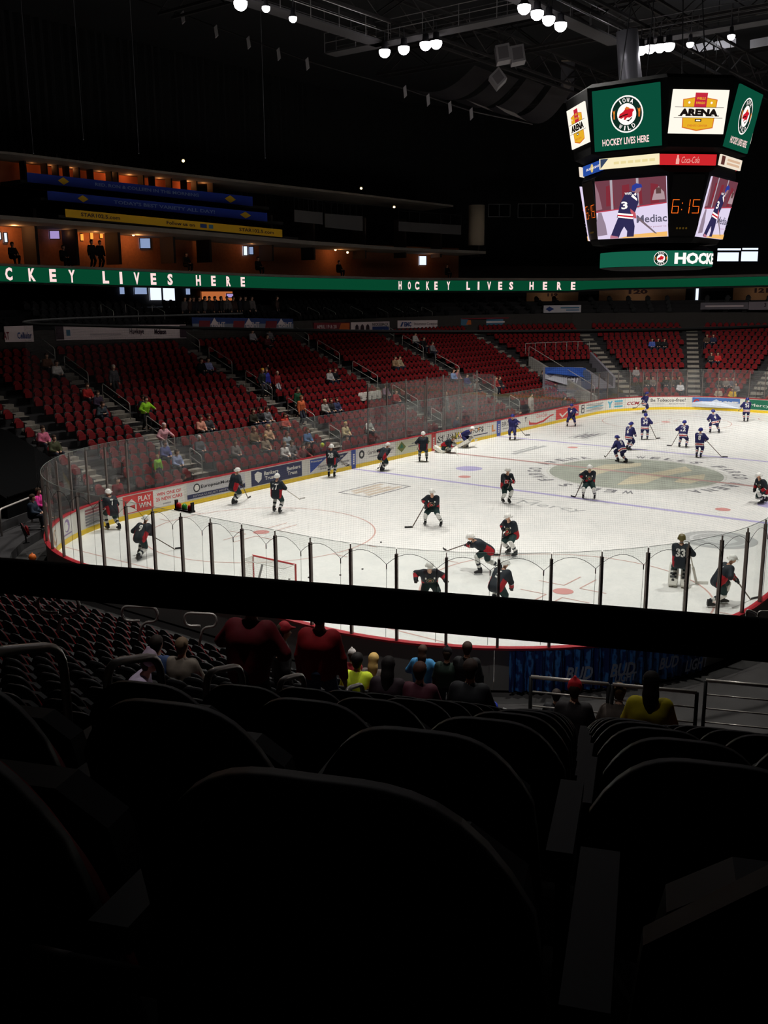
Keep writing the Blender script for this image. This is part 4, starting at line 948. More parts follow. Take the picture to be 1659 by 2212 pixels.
e_green = lit('screen_green', (10, 76, 56)); e_white = lit('screen_white', (252, 244, 240), 1.1); e_dk = lit('screen_dark_green', (16, 44, 34)); e_red = lit('screen_red', (206, 26, 44)); e_yel = lit('screen_yellow', (232, 176, 40)); e_org = lit('screen_orange', (214, 110, 40)); e_cream = lit('screen_cream', (255, 246, 232), 1.05)
e_crim = lit('screen_crimson', (196, 40, 62)); e_blk = lit('screen_black', (24, 18, 16)); e_pink = lit('screen_pink', (250, 214, 210), 1.1)
def emblem(p, u, v, R):
    p.disc(u, v, R, e_white); p.disc(u, v, R*.92, e_dk); p.disc(u, v, R*.58, e_white)
    q = lambda L: [(u+x*R/p.w, v+y*R/p.h) for x, y in L]
    p.poly(q([(-.5, -.14), (-.42, .04), (-.22, .14), (-.05, .3), (.12, .3), (.42, .24), (.46, .16), (.36, .08), (.34, -.12), (.18, -.2), (.02, -.18), (-.1, -.3), (-.2, -.28), (-.14, -.14), (-.34, -.22)]), e_red, 'animal_head')
    p.poly(q([(.16, -.3), (.34, -.14), (.3, -.26), (.1, -.40), (-.04, -.34)]), e_blk); p.poly(q([(-.12, .28), (0, .4), (.16, .34), (.22, .26), (.05, .24)]), e_org); p.poly(q([(-.46, -.1), (-.2, -.02), (.1, .02), (.1, -.03), (-.2, -.08), (-.44, -.16)]), e_blk)
    p.arc_text('IOWA', u, v, R*.75, R*.24, 118, 62, e_white); p.arc_text('WILD', u, v, R*.75, R*.24, -122, -58, e_white, True)
    for sg in (-1, 1): p.poly(q([(sg*.76-.05, -.2), (sg*.76+.04, -.22), (sg*.78+.06, .1), (sg*.76+.09, .28), (sg*.76, .2), (sg*.76-.09, .28), (sg*.76-.04, .05)]), e_org); p.poly(q([(sg*.76-.02, .05), (sg*.76+.05, .1), (sg*.76, .22)]), e_yel)
def main_face(az, tag_):
    fn = sface(az, 0, 0, 15.82, 18.42, 3.78, 4.33); o = screen('upper_screen', fn, 3.28, e_green, 'green %s screen with round hockey emblem' % tag_)
    p = Pic(o, fn, 3.28, 2.65); emblem(p, .51, .56, .80); p.text('HOCKEY LIVES HERE', .48, .13, .115, .70, e_pink, .022)
    fn = sface(az, 0, 0, 11.86, 14.52, 2.78, 3.38); o = screen('video_screen', fn, 3.56, lit('video_ground', (226, 214, 240)), '%s video screen showing a skating player' % tag_)
    p = Pic(o, fn, 3.56, 2.72)
    p.poly([(0, .47), (1, .56), (1, 1), (0, 1)], lit('video_crowd', (112, 62, 74))); p.poly([(0, .5), (.09, .52), (.05, .8), (0, .98)], lit('video_haze', (150, 112, 124)))
    for u in (.15, .38, .55, .78): p.poly([(u, .56), (u+.12, .57), (u+.11, .95-(u*.1)), (u+.01, .9)], lit('video_seats', (128, 44, 56)))
    for u in (.22, .59): p.poly([(u, .50), (u+.035, .50), (u+.035, 1), (u, 1)], lit('video_post', (176, 166, 176)))
    p.poly([(.8, .62), (.98, .62), (.97, .74), (.9, .84), (.84, .78)], lit('video_fan', (176, 150, 156))); p.poly([(.86, .72), (.93, .72), (.93, .82), (.86, .82)], lit('video_face', (96, 66, 66)))
    p.poly([(0, .46), (1, .555), (1, .575), (0, .48)], lit('video_rail', (186, 60, 80))); p.poly([(.3, 0), (1, 0), (1, .085), (.55, .06)], lit('video_kick', (246, 190, 110)))
    p.poly([(0, .05), (.15, .07), (.13, .25), (.1, .36), (.08, .46), (.03, .46), (.0, .3)], lit('video_figure', (150, 132, 150)))
    p.text('Mediac', .79, .315, .13, .42, lit('video_letters', (96, 92, 112)), .02); p.text('the power to', .86, .175, .04, .26, lit('video_small', (176, 130, 150)), .0)
    p.poly([(.58, .33), (.62, .34), (.86, .055), (.83, .06)], lit('video_stick', (120, 104, 112)))
    nv = lit('video_navy', (48, 44, 84)); p.poly([(.19, .02), (.31, .0), (.36, .13), (.40, .20), (.44, .12), (.43, .02), (.53, .02), (.55, .2), (.53, .36), (.32, .36), (.25, .18)], nv)
    p.poly([(.30, .36), (.53, .33), (.56, .42), (.62, .6), (.60, .74), (.53, .79), (.44, .77), (.36, .6)], nv); p.poly([(.5, .5), (.57, .42), (.58, .33), (.55, .33), (.5, .44)], lit('video_arm', (196, 90, 100)))
    p.poly([(.315, .41), (.53, .37), (.535, .40), (.32, .44)], e_white); p.poly([(.315, .385), (.53, .345), (.53, .37), (.315, .41)], e_red); p.poly([(.315, .36), (.53, .32), (.53, .345), (.315, .385)], e_white)
    p.poly([(.52, .70), (.60, .62), (.60, .66), (.54, .74)], e_white); p.text('3', .42, .56, .13, .09, e_white, .03); p.text('WARD', .48, .755, .04, .1, e_white, .02); p.text('4', .575, .735, .05, .04, e_white, .02)
    p.poly([(.53, .78), (.55, .87), (.62, .90), (.67, .86), (.66, .80), (.62, .74), (.58, .77)], lit('video_skin', (150, 112, 120))); p.poly([(.53, .8), (.54, .88), (.6, .915), (.67, .89), (.68, .84), (.6, .83), (.57, .78)], lit('video_helmet', (44, 60, 150)))
    p.poly([(.2, .06), (.31, .03), (.31, .0), (.19, .0)], lit('video_sock', (190, 120, 140)))
    fn = sface(az, 0, 0, 15.03, 15.50, 3.55, 3.62); o = screen('sponsor_strip', fn, 2.95, lit('strip_%s' % tag_, (250, 238, 196) if tag_ in ('left', 'rear') else (240, 226, 206)), '%s narrow backlit sponsor strip' % tag_)
    p = Pic(o, fn, 2.95, .47)
    if tag_ in ('left', 'rear'): p.poly([(.02, .05), (.02, .95), (.16, .95)], lit('strip_navy', (54, 70, 96))); [p.poly([(.25+i*.12, .35), (.34+i*.12, .35), (.34+i*.12, .6), (.25+i*.12, .6)], lit('strip_faint', (236, 220, 160))) for i in range(6)]
    else: p.poly([(.04, .1), (.2, .1), (.2, .9), (.04, .9)], lit('strip_brown', (90, 50, 44))); [p.poly([(.3, .2+i*.35), (.9, .2+i*.35), (.9, .42+i*.35), (.3, .42+i*.35)], lit('strip_line', (216, 180, 150))) for i in range(2)]
def seg7(p, ch, u, v, w, h, m):
    S = {'6': 'afgedc', '1': 'bc', '5': 'afgcd', ':': ':'}[ch]; t = .16
    if ch == ':':
        for y in (.28, .72): p.poly([(u+w*.4, v+h*y-h*.04), (u+w*.6, v+h*y-h*.04), (u+w*.6, v+h*y+h*.04), (u+w*.4, v+h*y+h*.04)], m, 'digit_segment')
        return
    B = {'a': (0, 1-t/1.6, 1, 1), 'd': (0, 0, 1, t/1.6), 'g': (0, .5-t/3.2, 1, .5+t/3.2), 'f': (0, .5, t, 1), 'b': (1-t, .5, 1, 1), 'e': (0, 0, t, .5), 'c': (1-t, 0, 1, .5)}
    for k in S: x0, y0, x1, y1 = B[k]; p.poly([(u+w*x0+.01, v+h*y0+.008), (u+w*x1-.01, v+h*y0+.008), (u+w*x1-.01, v+h*y1-.008), (u+w*x0+.01, v+h*y1-.008)], m, 'digit_segment')
def corner_face(az, tag_):
    fn = sface(az, 0, 0, 16.3, 18.1, 4.05, 4.40); o = screen('corner_panel', fn, 2.62, e_cream, 'backlit cream %s corner panel with arena badge' % tag_)
    p = Pic(o, fn, 2.62, 1.85)
    p.poly([(.23, .13), (.5, .06), (.79, .13), (.81, .78), (.5, .85), (.19, .78)], e_org); p.poly([(.245, .15), (.5, .085), (.775, .15), (.795, .765), (.5, .83), (.205, .765)], e_yel)
    p.poly([(.40, .58), (.62, .58), (.62, .93), (.40, .93)], e_crim); p.text('WELLS', .51, .80, .055, .16, e_yel, .03); p.text('FARGO', .51, .70, .055, .16, e_yel, .03)
    p.poly([(.06, .36), (.94, .36), (.94, .60), (.06, .60)], e_cream); p.poly([(.06, .595), (.94, .595), (.94, .605), (.06, .605)], e_blk); p.poly([(.06, .355), (.94, .355), (.94, .365), (.06, .365)], e_blk)
    p.text('ARENA', .5, .48, .17, .70, e_blk, .07)
    for x in (.165, .295, .355, .455, .525, .655, .735, .835):
        p.poly([(x-.032, .395), (x+.032, .395), (x+.032, .415), (x-.032, .415)], e_blk)
    p.poly([(.44, .27), (.56, .27), (.56, .33), (.44, .33)], e_blk); p.poly([(.46, .285), (.54, .285), (.54, .31), (.46, .31)], e_white); p.text('EVENTS CENTER', .5, .18, .045, .36, e_org, .02)
    for x in (.3, .7): p.disc(x, .70, .05, e_cream)
    fn = sface(az, 0, 0, 15.03, 15.50, 3.40, 3.44); blue = tag_ in ('left', 'rear')
    o = screen('sponsor_strip', fn, 2.72, lit('strip_blue', (40, 76, 160)) if blue else lit('strip_red', (206, 38, 44)), ('blue beer' if blue else 'red cola')+' strip under the %s corner panel' % tag_); p = Pic(o, fn, 2.72, .47)
    if blue: p.disc(.5, .5, .2, lit('strip_gold', (222, 196, 120))); p.text('BUD LIGHT', .55, .5, .22, .7, e_white, .02, .2); 
    else: p.text('Coca-Cola', .54, .48, .6, .32, lit('strip_pink', (240, 170, 160)), .0, .3); p.poly([(.28, .08), (.34, .08), (.34, .5), (.325, .7), (.325, .92), (.295, .92), (.295, .7), (.28, .5)], lit('strip_pink', (240, 170, 160)), 'bottle_print')
    fn = sface(az, 0, 0, 11.9, 14.6, 3.18, 3.66); o = screen('clock_panel', fn, 1.5, mat('clock_black', (10, 10, 11), .4), '%s dark clock panel with orange digits' % tag_); p = Pic(o, fn, 1.5, 2.7); d = lit('digits_orange', (255, 112, 30), 1.3)
    seg7(p, '6', .05, .36, .24, .24, d); seg7(p, ':', .33, .36, .1, .24, d); seg7(p, '1', .40, .36, .24, .24, d); seg7(p, '5', .71, .36, .24, .24, d)
    for i in range(4): p.disc(.3+i*.1, .12, .05, lit('clock_dim', (70, 52, 14)), 8)
for az, tg in ((math.pi, 'left'), (-math.pi/2, 'right'), (0, 'rear'), (math.pi/2, 'far')): main_face(az, tg)
for az, tg in ((math.pi*1.25, 'middle'), (math.pi*.75, 'left'), (math.pi*.25, 'rear'), (-math.pi*.25, 'far')): corner_face(az, tg)
def octo(h, c, z): return [(SBX+x, SBY+y, z) for x, y in ((-h, c), (-h, -c), (-c, -h), (c, -h), (h, -c), (h, c), (c, h), (-c, h))]
def loft(levels):
    b = MB(); V = []; F = []
    for L in levels: V += L
    for i in range(len(levels)-1):
        for k in range(8): F.append((i*8+k, i*8+(k+1) % 8, (i+1)*8+(k+1) % 8, (i+1)*8+k))
    F.append(tuple(range(8))); F.append(tuple((len(levels)-1)*8+k for k in range(8))[::-1]); b.add(V, F); return b
loft([octo(2.55, 1.75, 11.6), octo(2.66, 1.8, 11.8), octo(3.24, 1.85, 14.7), octo(3.40, 1.25, 14.98), octo(3.45, 1.25, 15.6), octo(3.64, 1.9, 15.75), octo(4.22, 1.95, 18.6), octo(4.0, 1.8, 18.8)]).build('cabinet', sb_black, sb)
# led ring at its foot
PH0 = math.atan2(CAM[1]-SBY, CAM[0]-SBX); RR_ = 2.75
def cyl(phi, z, off=0.0): a = PH0+phi; return v3(SBX+.1+(RR_+off)*math.cos(a), SBY-.05+(RR_+off)*math.sin(a), z)
b = MB(); n = 48
b.add([cyl(2*math.pi*k/n, z) for z in (10.52, 11.24) for k in range(n)], [(k, (k+1) % n, n+(k+1) % n, n+k) for k in range(n)]); lr = b.build('led_ring', lit('ring_green', (20, 92, 70)), sb, label='green led ring under the scoreboard')
b = MB(); b.lathe([(2.2, 10.40), (RR_-.02, 10.50), (RR_-.02, 11.28), (2.4, 11.5)], (SBX+.1, SBY-.05, 0), 40); b.build('ring_housing', sb_black, sb)
class RingPic(Pic):
    def __init__(s): s.o, s.w, s.h, s.k = lr, 1.0, .72, 0
    def off(s): s.k += 1; k = s.k; return lambda u, v: cyl((u-.5)/RR_, 10.52+.72*v, .004+.003*k)
p = RingPic(); emblem(p, .5+.24, .5, .33); p.text('HOCKE', .5+2.32, .5, .74, 2.9, e_white, .05)
b = MB()
for dx, dy in ((-1.6, -1.6), (1.6, -1.6), (-1.6, 1.6), (1.6, 1.6)): b.tube([(SBX+dx, SBY+dy, 18.7), (SBX+dx*.6, SBY+dy*.6, 26.5)], .03, 5)
b.build('hoist_cable', steel, sb)
duct = at_t(1368, 140, 50.5); b = MB(); b.tube([duct+v3(0, 0, -2.3), duct+v3(-.05, .05, -1), duct+v3(-.25, .15, .2), duct+v3(-.4, .25, 1.6)], [.62, .6, .56, .55], 20)
b.build('air_duct', mat('duct_metal', (176, 176, 182), .35, metal=.35), smooth=True, label='silver round duct rising behind the scoreboard top', cat='duct')

# ------------------------------------------------------------------ ribbon board, suites and upper levels
def z_for(s, d, y):
    q = proj([path(s, d, 9.), path(s, d, 12.)]); return 9.+3.*(y-q[0, 1])/(q[1, 1]-q[0, 1])
def tab(T): xs = [t[0] for t in T]; return lambda x, i: float(np.interp(x, xs, [t[i] for t in T]))
RB = tab([(-400, 558, 600), (0, 574, 607), (265, 584.5, 615.5), (530, 596, 621), (640, 599.5, 624), (900, 605.5, 628), (1240, 606.5, 628), (1300, 606, 623), (1659, 597, 616), (2100, 585, 605)])
def xs_of(d, z, a, b, n): S_ = np.linspace(a, b, n); return S_, proj([path(s, d, z) for s in S_])[:, 0]
RIB_D = 17.0; RS, RX = xs_of(RIB_D, 10.4, S0[1]+6.5, S0[4]+8, 90)
def strip(name, m, d, S_, X_, f0, f1, th=.12, parent=None, **kw):
    """vertical band following the bowl at distance d whose edges are f0,f1(picture column)"""
    V = []; F = []
    for s, x in zip(S_, X_):
        z1, z0 = z_for(s, d, f0(x)), z_for(s, d, f1(x)); V += [path(s, d, z0), path(s, d, z1), path(s, d+th, z1), path(s, d+th, z0)]
    for i in range(len(S_)-1):
        for k in range(4): F.append((i*4+k, i*4+(k+1) % 4, i*4+4+(k+1) % 4, i*4+4+k))
    k = (len(S_)-1)*4; F += [(0, 1, 2, 3), (k+3, k+2, k+1, k)]
    b = MB(); b.add(V, F); return b.build(name, m, parent, **kw)
rib = thing('ribbon_display', 'green led ribbon display with white lettering around the bowl', 'led display', path(RS[40], RIB_D, 9.7))
strip('led_face', lit('ribbon_green', (6, 66, 42)), RIB_D, RS, RX, lambda x: RB(x, 1), lambda x: RB(x, 2), parent=rib)
concw = mat('fascia_concrete', (120, 112, 104), .85, noise=.2, nscale=1)
strip('top_ledge', concw, RIB_D-.1, RS, RX, lambda x: RB(x, 1)-5.5, lambda x: RB(x, 1)-.5, th=1.2, parent=rib)
strip('back_casing', mat('casing_black', (20, 20, 22), .7), RIB_D+.13, RS, RX, lambda x: RB(x, 1)-1, lambda x: RB(x, 2)+4, th=1.0, parent=rib)
def rib_letter(ch, x, w=None):
    s = float(np.interp(x, RX, RS)); zt, zb = z_for(s, RIB_D, RB(x, 1)+2.5), z_for(s, RIB_D, RB(x, 2)-2.0); h = zt-zb; fac = np.linalg.norm(path(s+.01, RIB_D)-path(s-.01, RIB_D))/.02
    b = MB(); put_text(b, ch, lambda u, v: path(s+u/fac, RIB_D-.06, (zt+zb)/2+v), 0, 0, h, h*(.28 if ch == 'I' else .62), .045); b.build('lettering', e_pink, rib)
for ch, x in zip('CKEYLIVESHERE', (18, 68, 113, 154, 227, 260, 294, 330, 366, 427, 459.5, 492, 523)): rib_letter(ch, x)
for ch, x in zip('HOCKEYLIVESHERE', (863, 883, 903, 923, 941, 968, 1011, 1033, 1056, 1080, 1104, 1148, 1177, 1208, 1238)): rib_letter(ch, x)

blackw = mat('black_drape', (9, 10, 13), .95, noise=.3, nscale=.6); darkw = mat('dark_wall', (30, 28, 28), .9, noise=.25, nscale=.8)
# rows of dark seats between the banner wall and the concourse, then the concourse floor and its back wall
bw = MB(); sweep(bw, S0[1]+5, S0[4]+8, [(15.62, 5.4), (15.9, 5.4), (15.9, 7.45), (15.62, 7.45)], step=1.5); bw.build('wall_banner_ledge', mat('ledge_wall', (58, 54, 52), .9, noise=.2), local=True, kind='structure', label='low concrete wall above the top row of red seats')
prof = [(15.9, 6.9)]
for k in range(5): prof += [(15.9+k*.85, 7.1+k*.36), (15.9+(k+1)*.85, 7.1+k*.36)]
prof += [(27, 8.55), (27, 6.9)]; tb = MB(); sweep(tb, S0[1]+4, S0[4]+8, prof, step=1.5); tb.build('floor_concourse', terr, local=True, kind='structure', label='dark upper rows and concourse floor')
for nm, a_, b_ in (('wall_concourse_left', S0[1]+4, S0[3]+4), ('wall_concourse_far', S0[3]+4, S0[4]+8)):
    cw = MB(); sweep(cw, a_, b_, [(24, 8.5), (24.3, 8.5), (24.3, 12), (24, 12)], step=1.5); cw.build(nm, darkw, local=True, kind='structure')
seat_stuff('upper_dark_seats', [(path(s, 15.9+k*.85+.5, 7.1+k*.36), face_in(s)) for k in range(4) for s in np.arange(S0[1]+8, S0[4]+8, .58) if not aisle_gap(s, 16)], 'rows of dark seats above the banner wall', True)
def wall_panel(name, x0, x1, y0, y1, d, m, label, cat, skew=None, th=.05, group=None, kind=None, n=6, ss=(S0[1]+2, S0[4]+8)):
    """flat or bowed panel on the bowl surface at distance d, given its picture corners"""
    S_, X_ = xs_of(d, 10.0, ss[0], ss[1], 260); xs = np.linspace(x0, x1, n); Sx = [float(np.interp(x, X_, S_)) for x in xs]; sk = skew or (0, 0)
    f = lambda yv: (lambda x: yv+((x-x0)/(x1-x0))*sk[0]); g = lambda yv: (lambda x: yv+((x-x0)/(x1-x0))*(sk[1] if len(sk) > 1 else sk[0]))
    o = strip(name, m, d, Sx, xs, f(y0), g(y1), th, label=label, cat=cat, group=group, kind=kind)
    def fn(u, v, off=.012):
        x = x0+(x1-x0)*u; s = float(np.interp(x, X_, S_)); zt, zb = z_for(s, d, f(y0)(x)), z_for(s, d, g(y1)(x)); return path(s, d-off, zb+(zt-zb)*v)
    return o, fn
def ptext(o, fn, t, u, v, w, h, m, bold=.02):
    V, F = text_mesh(t, bold); e = V.max(0); P = (V/e-.5)*np.array([w, h]); b = MB(); b.add([fn(u+a, v+c, .02) for a, c in P], F); b.build('lettering', m, o)
def ppoly(o, fn, pts, m, name='print', off=.016): b = MB(); b.add([fn(u, v, off) for u, v in pts], [tuple(range(len(pts)))]); b.build(name, m, o)
b_wh = mat('banner_white', (222, 204, 206), .8); b_dk = mat('banner_dark', (58, 40, 50), .8); b_bl = mat('banner_blue', (40, 62, 120), .8); b_rd = mat('banner_red', (120, 34, 44), .8); b_tl = mat('banner_teal', (70, 112, 140), .8); b_yl = mat('banner_yellow', (214, 166, 20), .7); b_or = mat('banner_orange', (196, 96, 40), .8)
BD = 15.56
o, f = wall_panel('banner', 0, 63, 706, 741, BD, b_wh, 'white banner with red and blue lettering at the far left wall', 'banner', (-2, -1)); ptext(o, f, 'AT', .05, .4, .2, .5, b_rd); ptext(o, f, 'Cellular', .68, .4, .5, .4, b_bl)
o, f = wall_panel('banner', 112, 397, 704, 737, BD, b_wh, 'long white banner above the left red seats', 'banner', (-2, -5)); ppoly(o, f, [(0, .05), (.06, .05), (.06, .95), (0, .95)], b_dk); ppoly(o, f, [(.08, .3), (.11, .3), (.11, .7), (.08, .7)], b_tl); ppoly(o, f, [(.95, .05), (1, .05), (1, .95), (.95, .95)], b_dk); ptext(o, f, 'Hawkeye', .62, .5, .11, .5, b_dk); ptext(o, f, 'Molson', .8, .5, .09, .4, b_dk, .05); ppoly(o, f, [(.26, .3), (.5, .3), (.5, .42), (.26, .42)], mat('banner_faint', (190, 174, 178), .8))
o, f = wall_panel('banner', 411, 631, 686, 714, BD, b_bl, 'blue and red beer banner repeated three times above the seats', 'banner', (3, -3)); ppoly(o, f, [(0, 0), (1, 0), (1, .5), (0, .5)], mat('banner_silver', (128, 132, 144), .8))
for u in (.12, .46, .78): ppoly(o, f, [(u-.06, .1), (u+.05, .1), (u+.06, .75), (u-.05, .75)], b_rd, off=.018); ppoly(o, f, [(u+.06, .4), (u+.10, 1), (u+.14, .4)], b_wh, off=.018); ptext(o, f, 'LIGHT', u+.14, .4, .13, .5, b_wh)
o, f = wall_panel('banner', 676, 755, 698, 718, BD, b_rd, 'red and orange banner by the aisle handrail', 'banner', (-1, -1)); ptext(o, f, 'APRIL 19 & 20', .35, .55, .55, .4, b_wh); ppoly(o, f, [(.68, .1), (.98, .1), (.98, .9), (.75, .9)], b_or)
o, f = wall_panel('banner', 757, 841, 697, 718, BD, b_wh, 'grey banner with three dark figures', 'banner', (-2, -2)); [ppoly(o, f, [(u, .05), (u+.1, .05), (u+.09, .6), (u+.05, .8), (u+.01, .6)], b_dk) for u in (.1, .24, .38)]; ptext(o, f, 'NICKELBACK', .76, .72, .42, .3, b_dk); ppoly(o, f, [(.55, .1), (.98, .1), (.98, .5), (.55, .5)], b_bl)
o, f = wall_panel('banner', 859, 956, 693, 710, BD, b_wh, 'white insurance banner with dark bold initials', 'banner', (-1, -1)); ppoly(o, f, [(.05, .2), (.09, .2), (.13, .8), (.09, .8)], b_bl); ptext(o, f, 'EMC', .22, .5, .16, .6, b_bl, .05); ptext(o, f, 'Insurance Companies', .66, .5, .58, .5, b_dk, .0)
o, f = wall_panel('banner', 957, 981, 693, 709, BD, b_bl, 'small navy banner with white bird shape', 'banner', (-1, -1)); ppoly(o, f, [(.3, .3), (.75, .45), (.7, .8), (.4, .6)], b_wh)
o, f = wall_panel('banner', 997, 1102, 688, 704, BD, b_tl, 'light blue banner with a striped top edge', 'banner', (-2, -2)); ppoly(o, f, [(0, .85), (1, .85), (1, 1), (0, 1)], b_rd); ppoly(o, f, [(.1, .1), (.26, .1), (.24, .7), (.14, .75)], b_or); ppoly(o, f, [(.36, .25), (.45, .25), (.45, .7), (.36, .7)], b_rd); ppoly(o, f, [(.52, .3), (.9, .3), (.9, .5), (.52, .5)], b_wh)
o, f = wall_panel('banner', 1176, 1257, 660, 676, BD+.2, mat('banner_bright', (190, 184, 190), .8), 'white banner with a blue eye logo on the far rail', 'banner', (-1, -1)); ppoly(o, f, [(.05, .5), (.15, .85), (.28, .5), (.15, .15)], b_bl); ppoly(o, f, [(.45, .55), (.95, .55), (.95, .75), (.45, .75)], b_tl); ppoly(o, f, [(.6, .25), (.95, .25), (.95, .4), (.6, .4)], b_tl)
o, f = wall_panel('banner', 1516, 1620, 654, 669, BD+.2, mat('banner_greyish', (104, 98, 106), .8), 'grey banner on the far rail left of a pale one', 'banner', (-1, -1)); ppoly(o, f, [(.1, .35), (.9, .35), (.9, .6), (.1, .6)], mat('banner_faint', (190, 174, 178), .8))
o, f = wall_panel('banner', 1621, 1700, 652, 670, BD+.2, mat('banner_pale', (128, 118, 126), .8), 'pale banner at the right edge of the far rail', 'banner', (-1, -1)); ptext(o, f, '3', .45, .6, .06, .5, b_dk)
# suite level: slab, rooms lit warm, columns
SL1 = tab([(-300, 440, 448), (0, 465, 474), (398, 497, 506), (660, 520, 528), (870, 535, 541), (1055, 543, 549)])
S2, X2 = xs_of(18.5, 12, S0[1]+5, S0[4]-2, 80)
k_ = X2 < 1062; strip('trim_suite_slab', concw, 18.5, S2[k_], X2[k_], lambda x: SL1(x, 1), lambda x: SL1(x, 2), 8.0, kind='structure', label='concrete slab edge over the suites')
strip('floor_suites', darkw, 18.3, S2[k_], X2[k_], lambda x: RB(x, 1)-4, lambda x: RB(x, 1)+2, 7.5, kind='structure', label='dark suite balcony floor')
o = strip('wall_suites', mat('suite_wall', (150, 96, 66), .85, noise=.2), 23.0, S2[k_], X2[k_], lambda x: SL1(x, 1)-6, lambda x: RB(x, 1)+10, .2, kind='structure', label='brown back wall of the suites')
def at_d(x, y, d, zguess=12.0, ss=(S0[1]+2, S0[4]+8)):
    S_, X_ = xs_of(d, zguess, ss[0], ss[1], 260); s = float(np.interp(x, X_, S_)); return s, path(s, d, z_for(s, d, y))
part_m = mat('suite_partition', (44, 36, 32), .85)
for x in (-30, 92, 178, 270, 388, 466, 600, 690, 800, 885, 960, 1040):
    s, p = at_d(x, 520, 20.5); b = MB(); n_ = normal(s); t_ = np.cross(n_, (0, 0, 1)); b.obox(p+n_*1.2+v3(0, 0, .2), t_*.1, n_*.7, (0, 0, 1.7)); b.build('trim_suite_partition', part_m, kind='structure', label='dark partition wall between two suites')
def warm(p, power, col=(1, .42, .14), r=.15):
    l = bpy.data.lights.new('suite_light', 'POINT'); l.energy = power; l.color = col; l.shadow_soft_size = r; o = bpy.data.objects.new('suite_light', l); COL.objects.link(o); o.location = [float(v) for v in p]
for x, y, pw_ in ((35, 490, 90), (150, 505, 30), (210, 500, 70), (300, 512, 60), (440, 525, 50), (545, 530, 14), (735, 545, 26), (930, 556, 6)): warm(at_d(x, y, 21.8)[1], pw_)
dn = lit('downlight', (255, 206, 140), 6)
for i, (x, y, lb) in enumerate(((115, 490, 'warm ceiling downlight over the first suite screen'), (262, 500, 'warm downlight left of a pair in the suites'), (272, 503, 'warm downlight right of a pair in the suites'), (291, 508, 'small bright downlight by the suite doorway'), (725, 540, 'upper left suite lamp of the middle cluster'), (736, 538, 'topmost suite lamp of the middle cluster'), (751, 546, 'right suite lamp of the middle cluster'), (908, 543, 'pale suite ceiling lamp by the white doorway'), (406, 354, 'lone bright lamp on the black wall above the blue banners'), (782, 411, 'lone bright lamp on the black wall right of the banners'), (688, 464, 'white lamp on a dark balcony'), (852, 450, 'white lamp high on the dark upper balcony'))):
    p = at_d(x, y, 22.0 if y > 480 else 20)[1]; b = MB(); b.lathe([(.02, .10), (.09, .06), (.10, 0), (.06, -.06), (.01, -.08)], p, 10); o = b.build('downlight', dn, label=lb, cat='lamp', group='small lamps of the suite levels'); b = MB(); b.lathe([(.05, .10), (.12, .12), (.12, .16), (.03, .18)], p, 10); b.build('fitting', steel, o)
for x, y, lb in ((180, 505, 'first glowing wall light column in the orange suite'), (201, 502, 'middle glowing wall light column in the orange suite'), (222, 500, 'third glowing wall light column in the orange suite')):
    s, p = at_d(x, y+8, 22.9); b = MB(); n_ = normal(s); t_ = np.cross(n_, (0, 0, 1)); b.obox(p, t_*.07, n_*.06, (0, 0, .2)); o = b.build('wall_sconce', lit('sconce', (250, 150, 60), 1.5), label=lb, cat='wall lamp', group='sconces in the orange suite'); b = MB(); b.obox(p+n_*.08, t_*.1, n_*.02, (0, 0, .26)); b.build('back_plate', steel, o); warm(p-n_*.35+v3(0, 0, -.1), 8)
def glow_panel(name, x0, x1, y0, y1, d, m, label, cat, frame=True):
    o, f = wall_panel(name, x0, x1, y0, y1, d, m, label, cat, n=2)
    if frame:
        b = MB(); C4 = [f(0, 0, .02), f(1, 0, .02), f(1, 1, .02), f(0, 1, .02)]
        for p_, q_ in zip(C4, C4[1:]+C4[:1]): b.bar(p_, q_, .05, .05)
        b.build('frame', mat('frame_black', (18, 18, 20), .5), o)
    return o
tvm = lit('tv_glow', (170, 150, 210), .9); winb = lit('window_glow', (226, 236, 255), 1.2); winl = lit('window_dim', (150, 170, 210), .8); ow = lit('orange_glow', (196, 110, 60), .8)
glow_panel('television', 115, 137, 499, 517, 22.6, tvm, 'lit television hanging in the second suite', 'television'); glow_panel('television', 488, 503, 634, 643, 23.5, tvm, 'small lit screen on the concourse wall', 'television')
for x0, x1, y0, y1, lb, m_ in ((2, 12, 502, 518, 'small bright window in the leftmost suite', winb), (17, 25, 503, 524, 'narrow bright opening in the leftmost suite', winb), (256, 264, 512, 530, 'narrow pale doorway in the second suite', winl), (307, 330, 515, 537, 'pale screen wall in the second suite', winl), (528, 537, 532, 552, 'bright doorway in the third suite', winb), (540, 550, 533, 550, 'pale poster beside the bright suite doorway', winl), (905, 921, 553, 573, 'bright white doorway in the dim suite', winb)):
    o = glow_panel('glazed_opening', x0, x1, y0, y1, 22.9, m_, lb, 'window')
for x0, x1, y0, y1, lb, m_ in ((259, 268, 615, 635, 'slim concourse window left of the poster window', winl), (289, 317, 616, 636, 'pale blue poster window under the ribbon', winl), (322, 348, 616, 649, 'large white concourse window under the ribbon, left pane', winb), (350, 377, 617, 650, 'large white concourse window under the ribbon, right pane', winb), (402, 410, 616, 636, 'slim lit concourse doorway under the ribbon', winl), (433, 502, 629, 650, 'orange lit concession counter under the ribbon', ow), (1504, 1510, 621, 654, 'tall thin white light in the far concourse', winb)):
    glow_panel('glazed_opening', x0, x1, y0, y1, 23.8, m_, lb, 'window', frame=x1-x0 > 12)
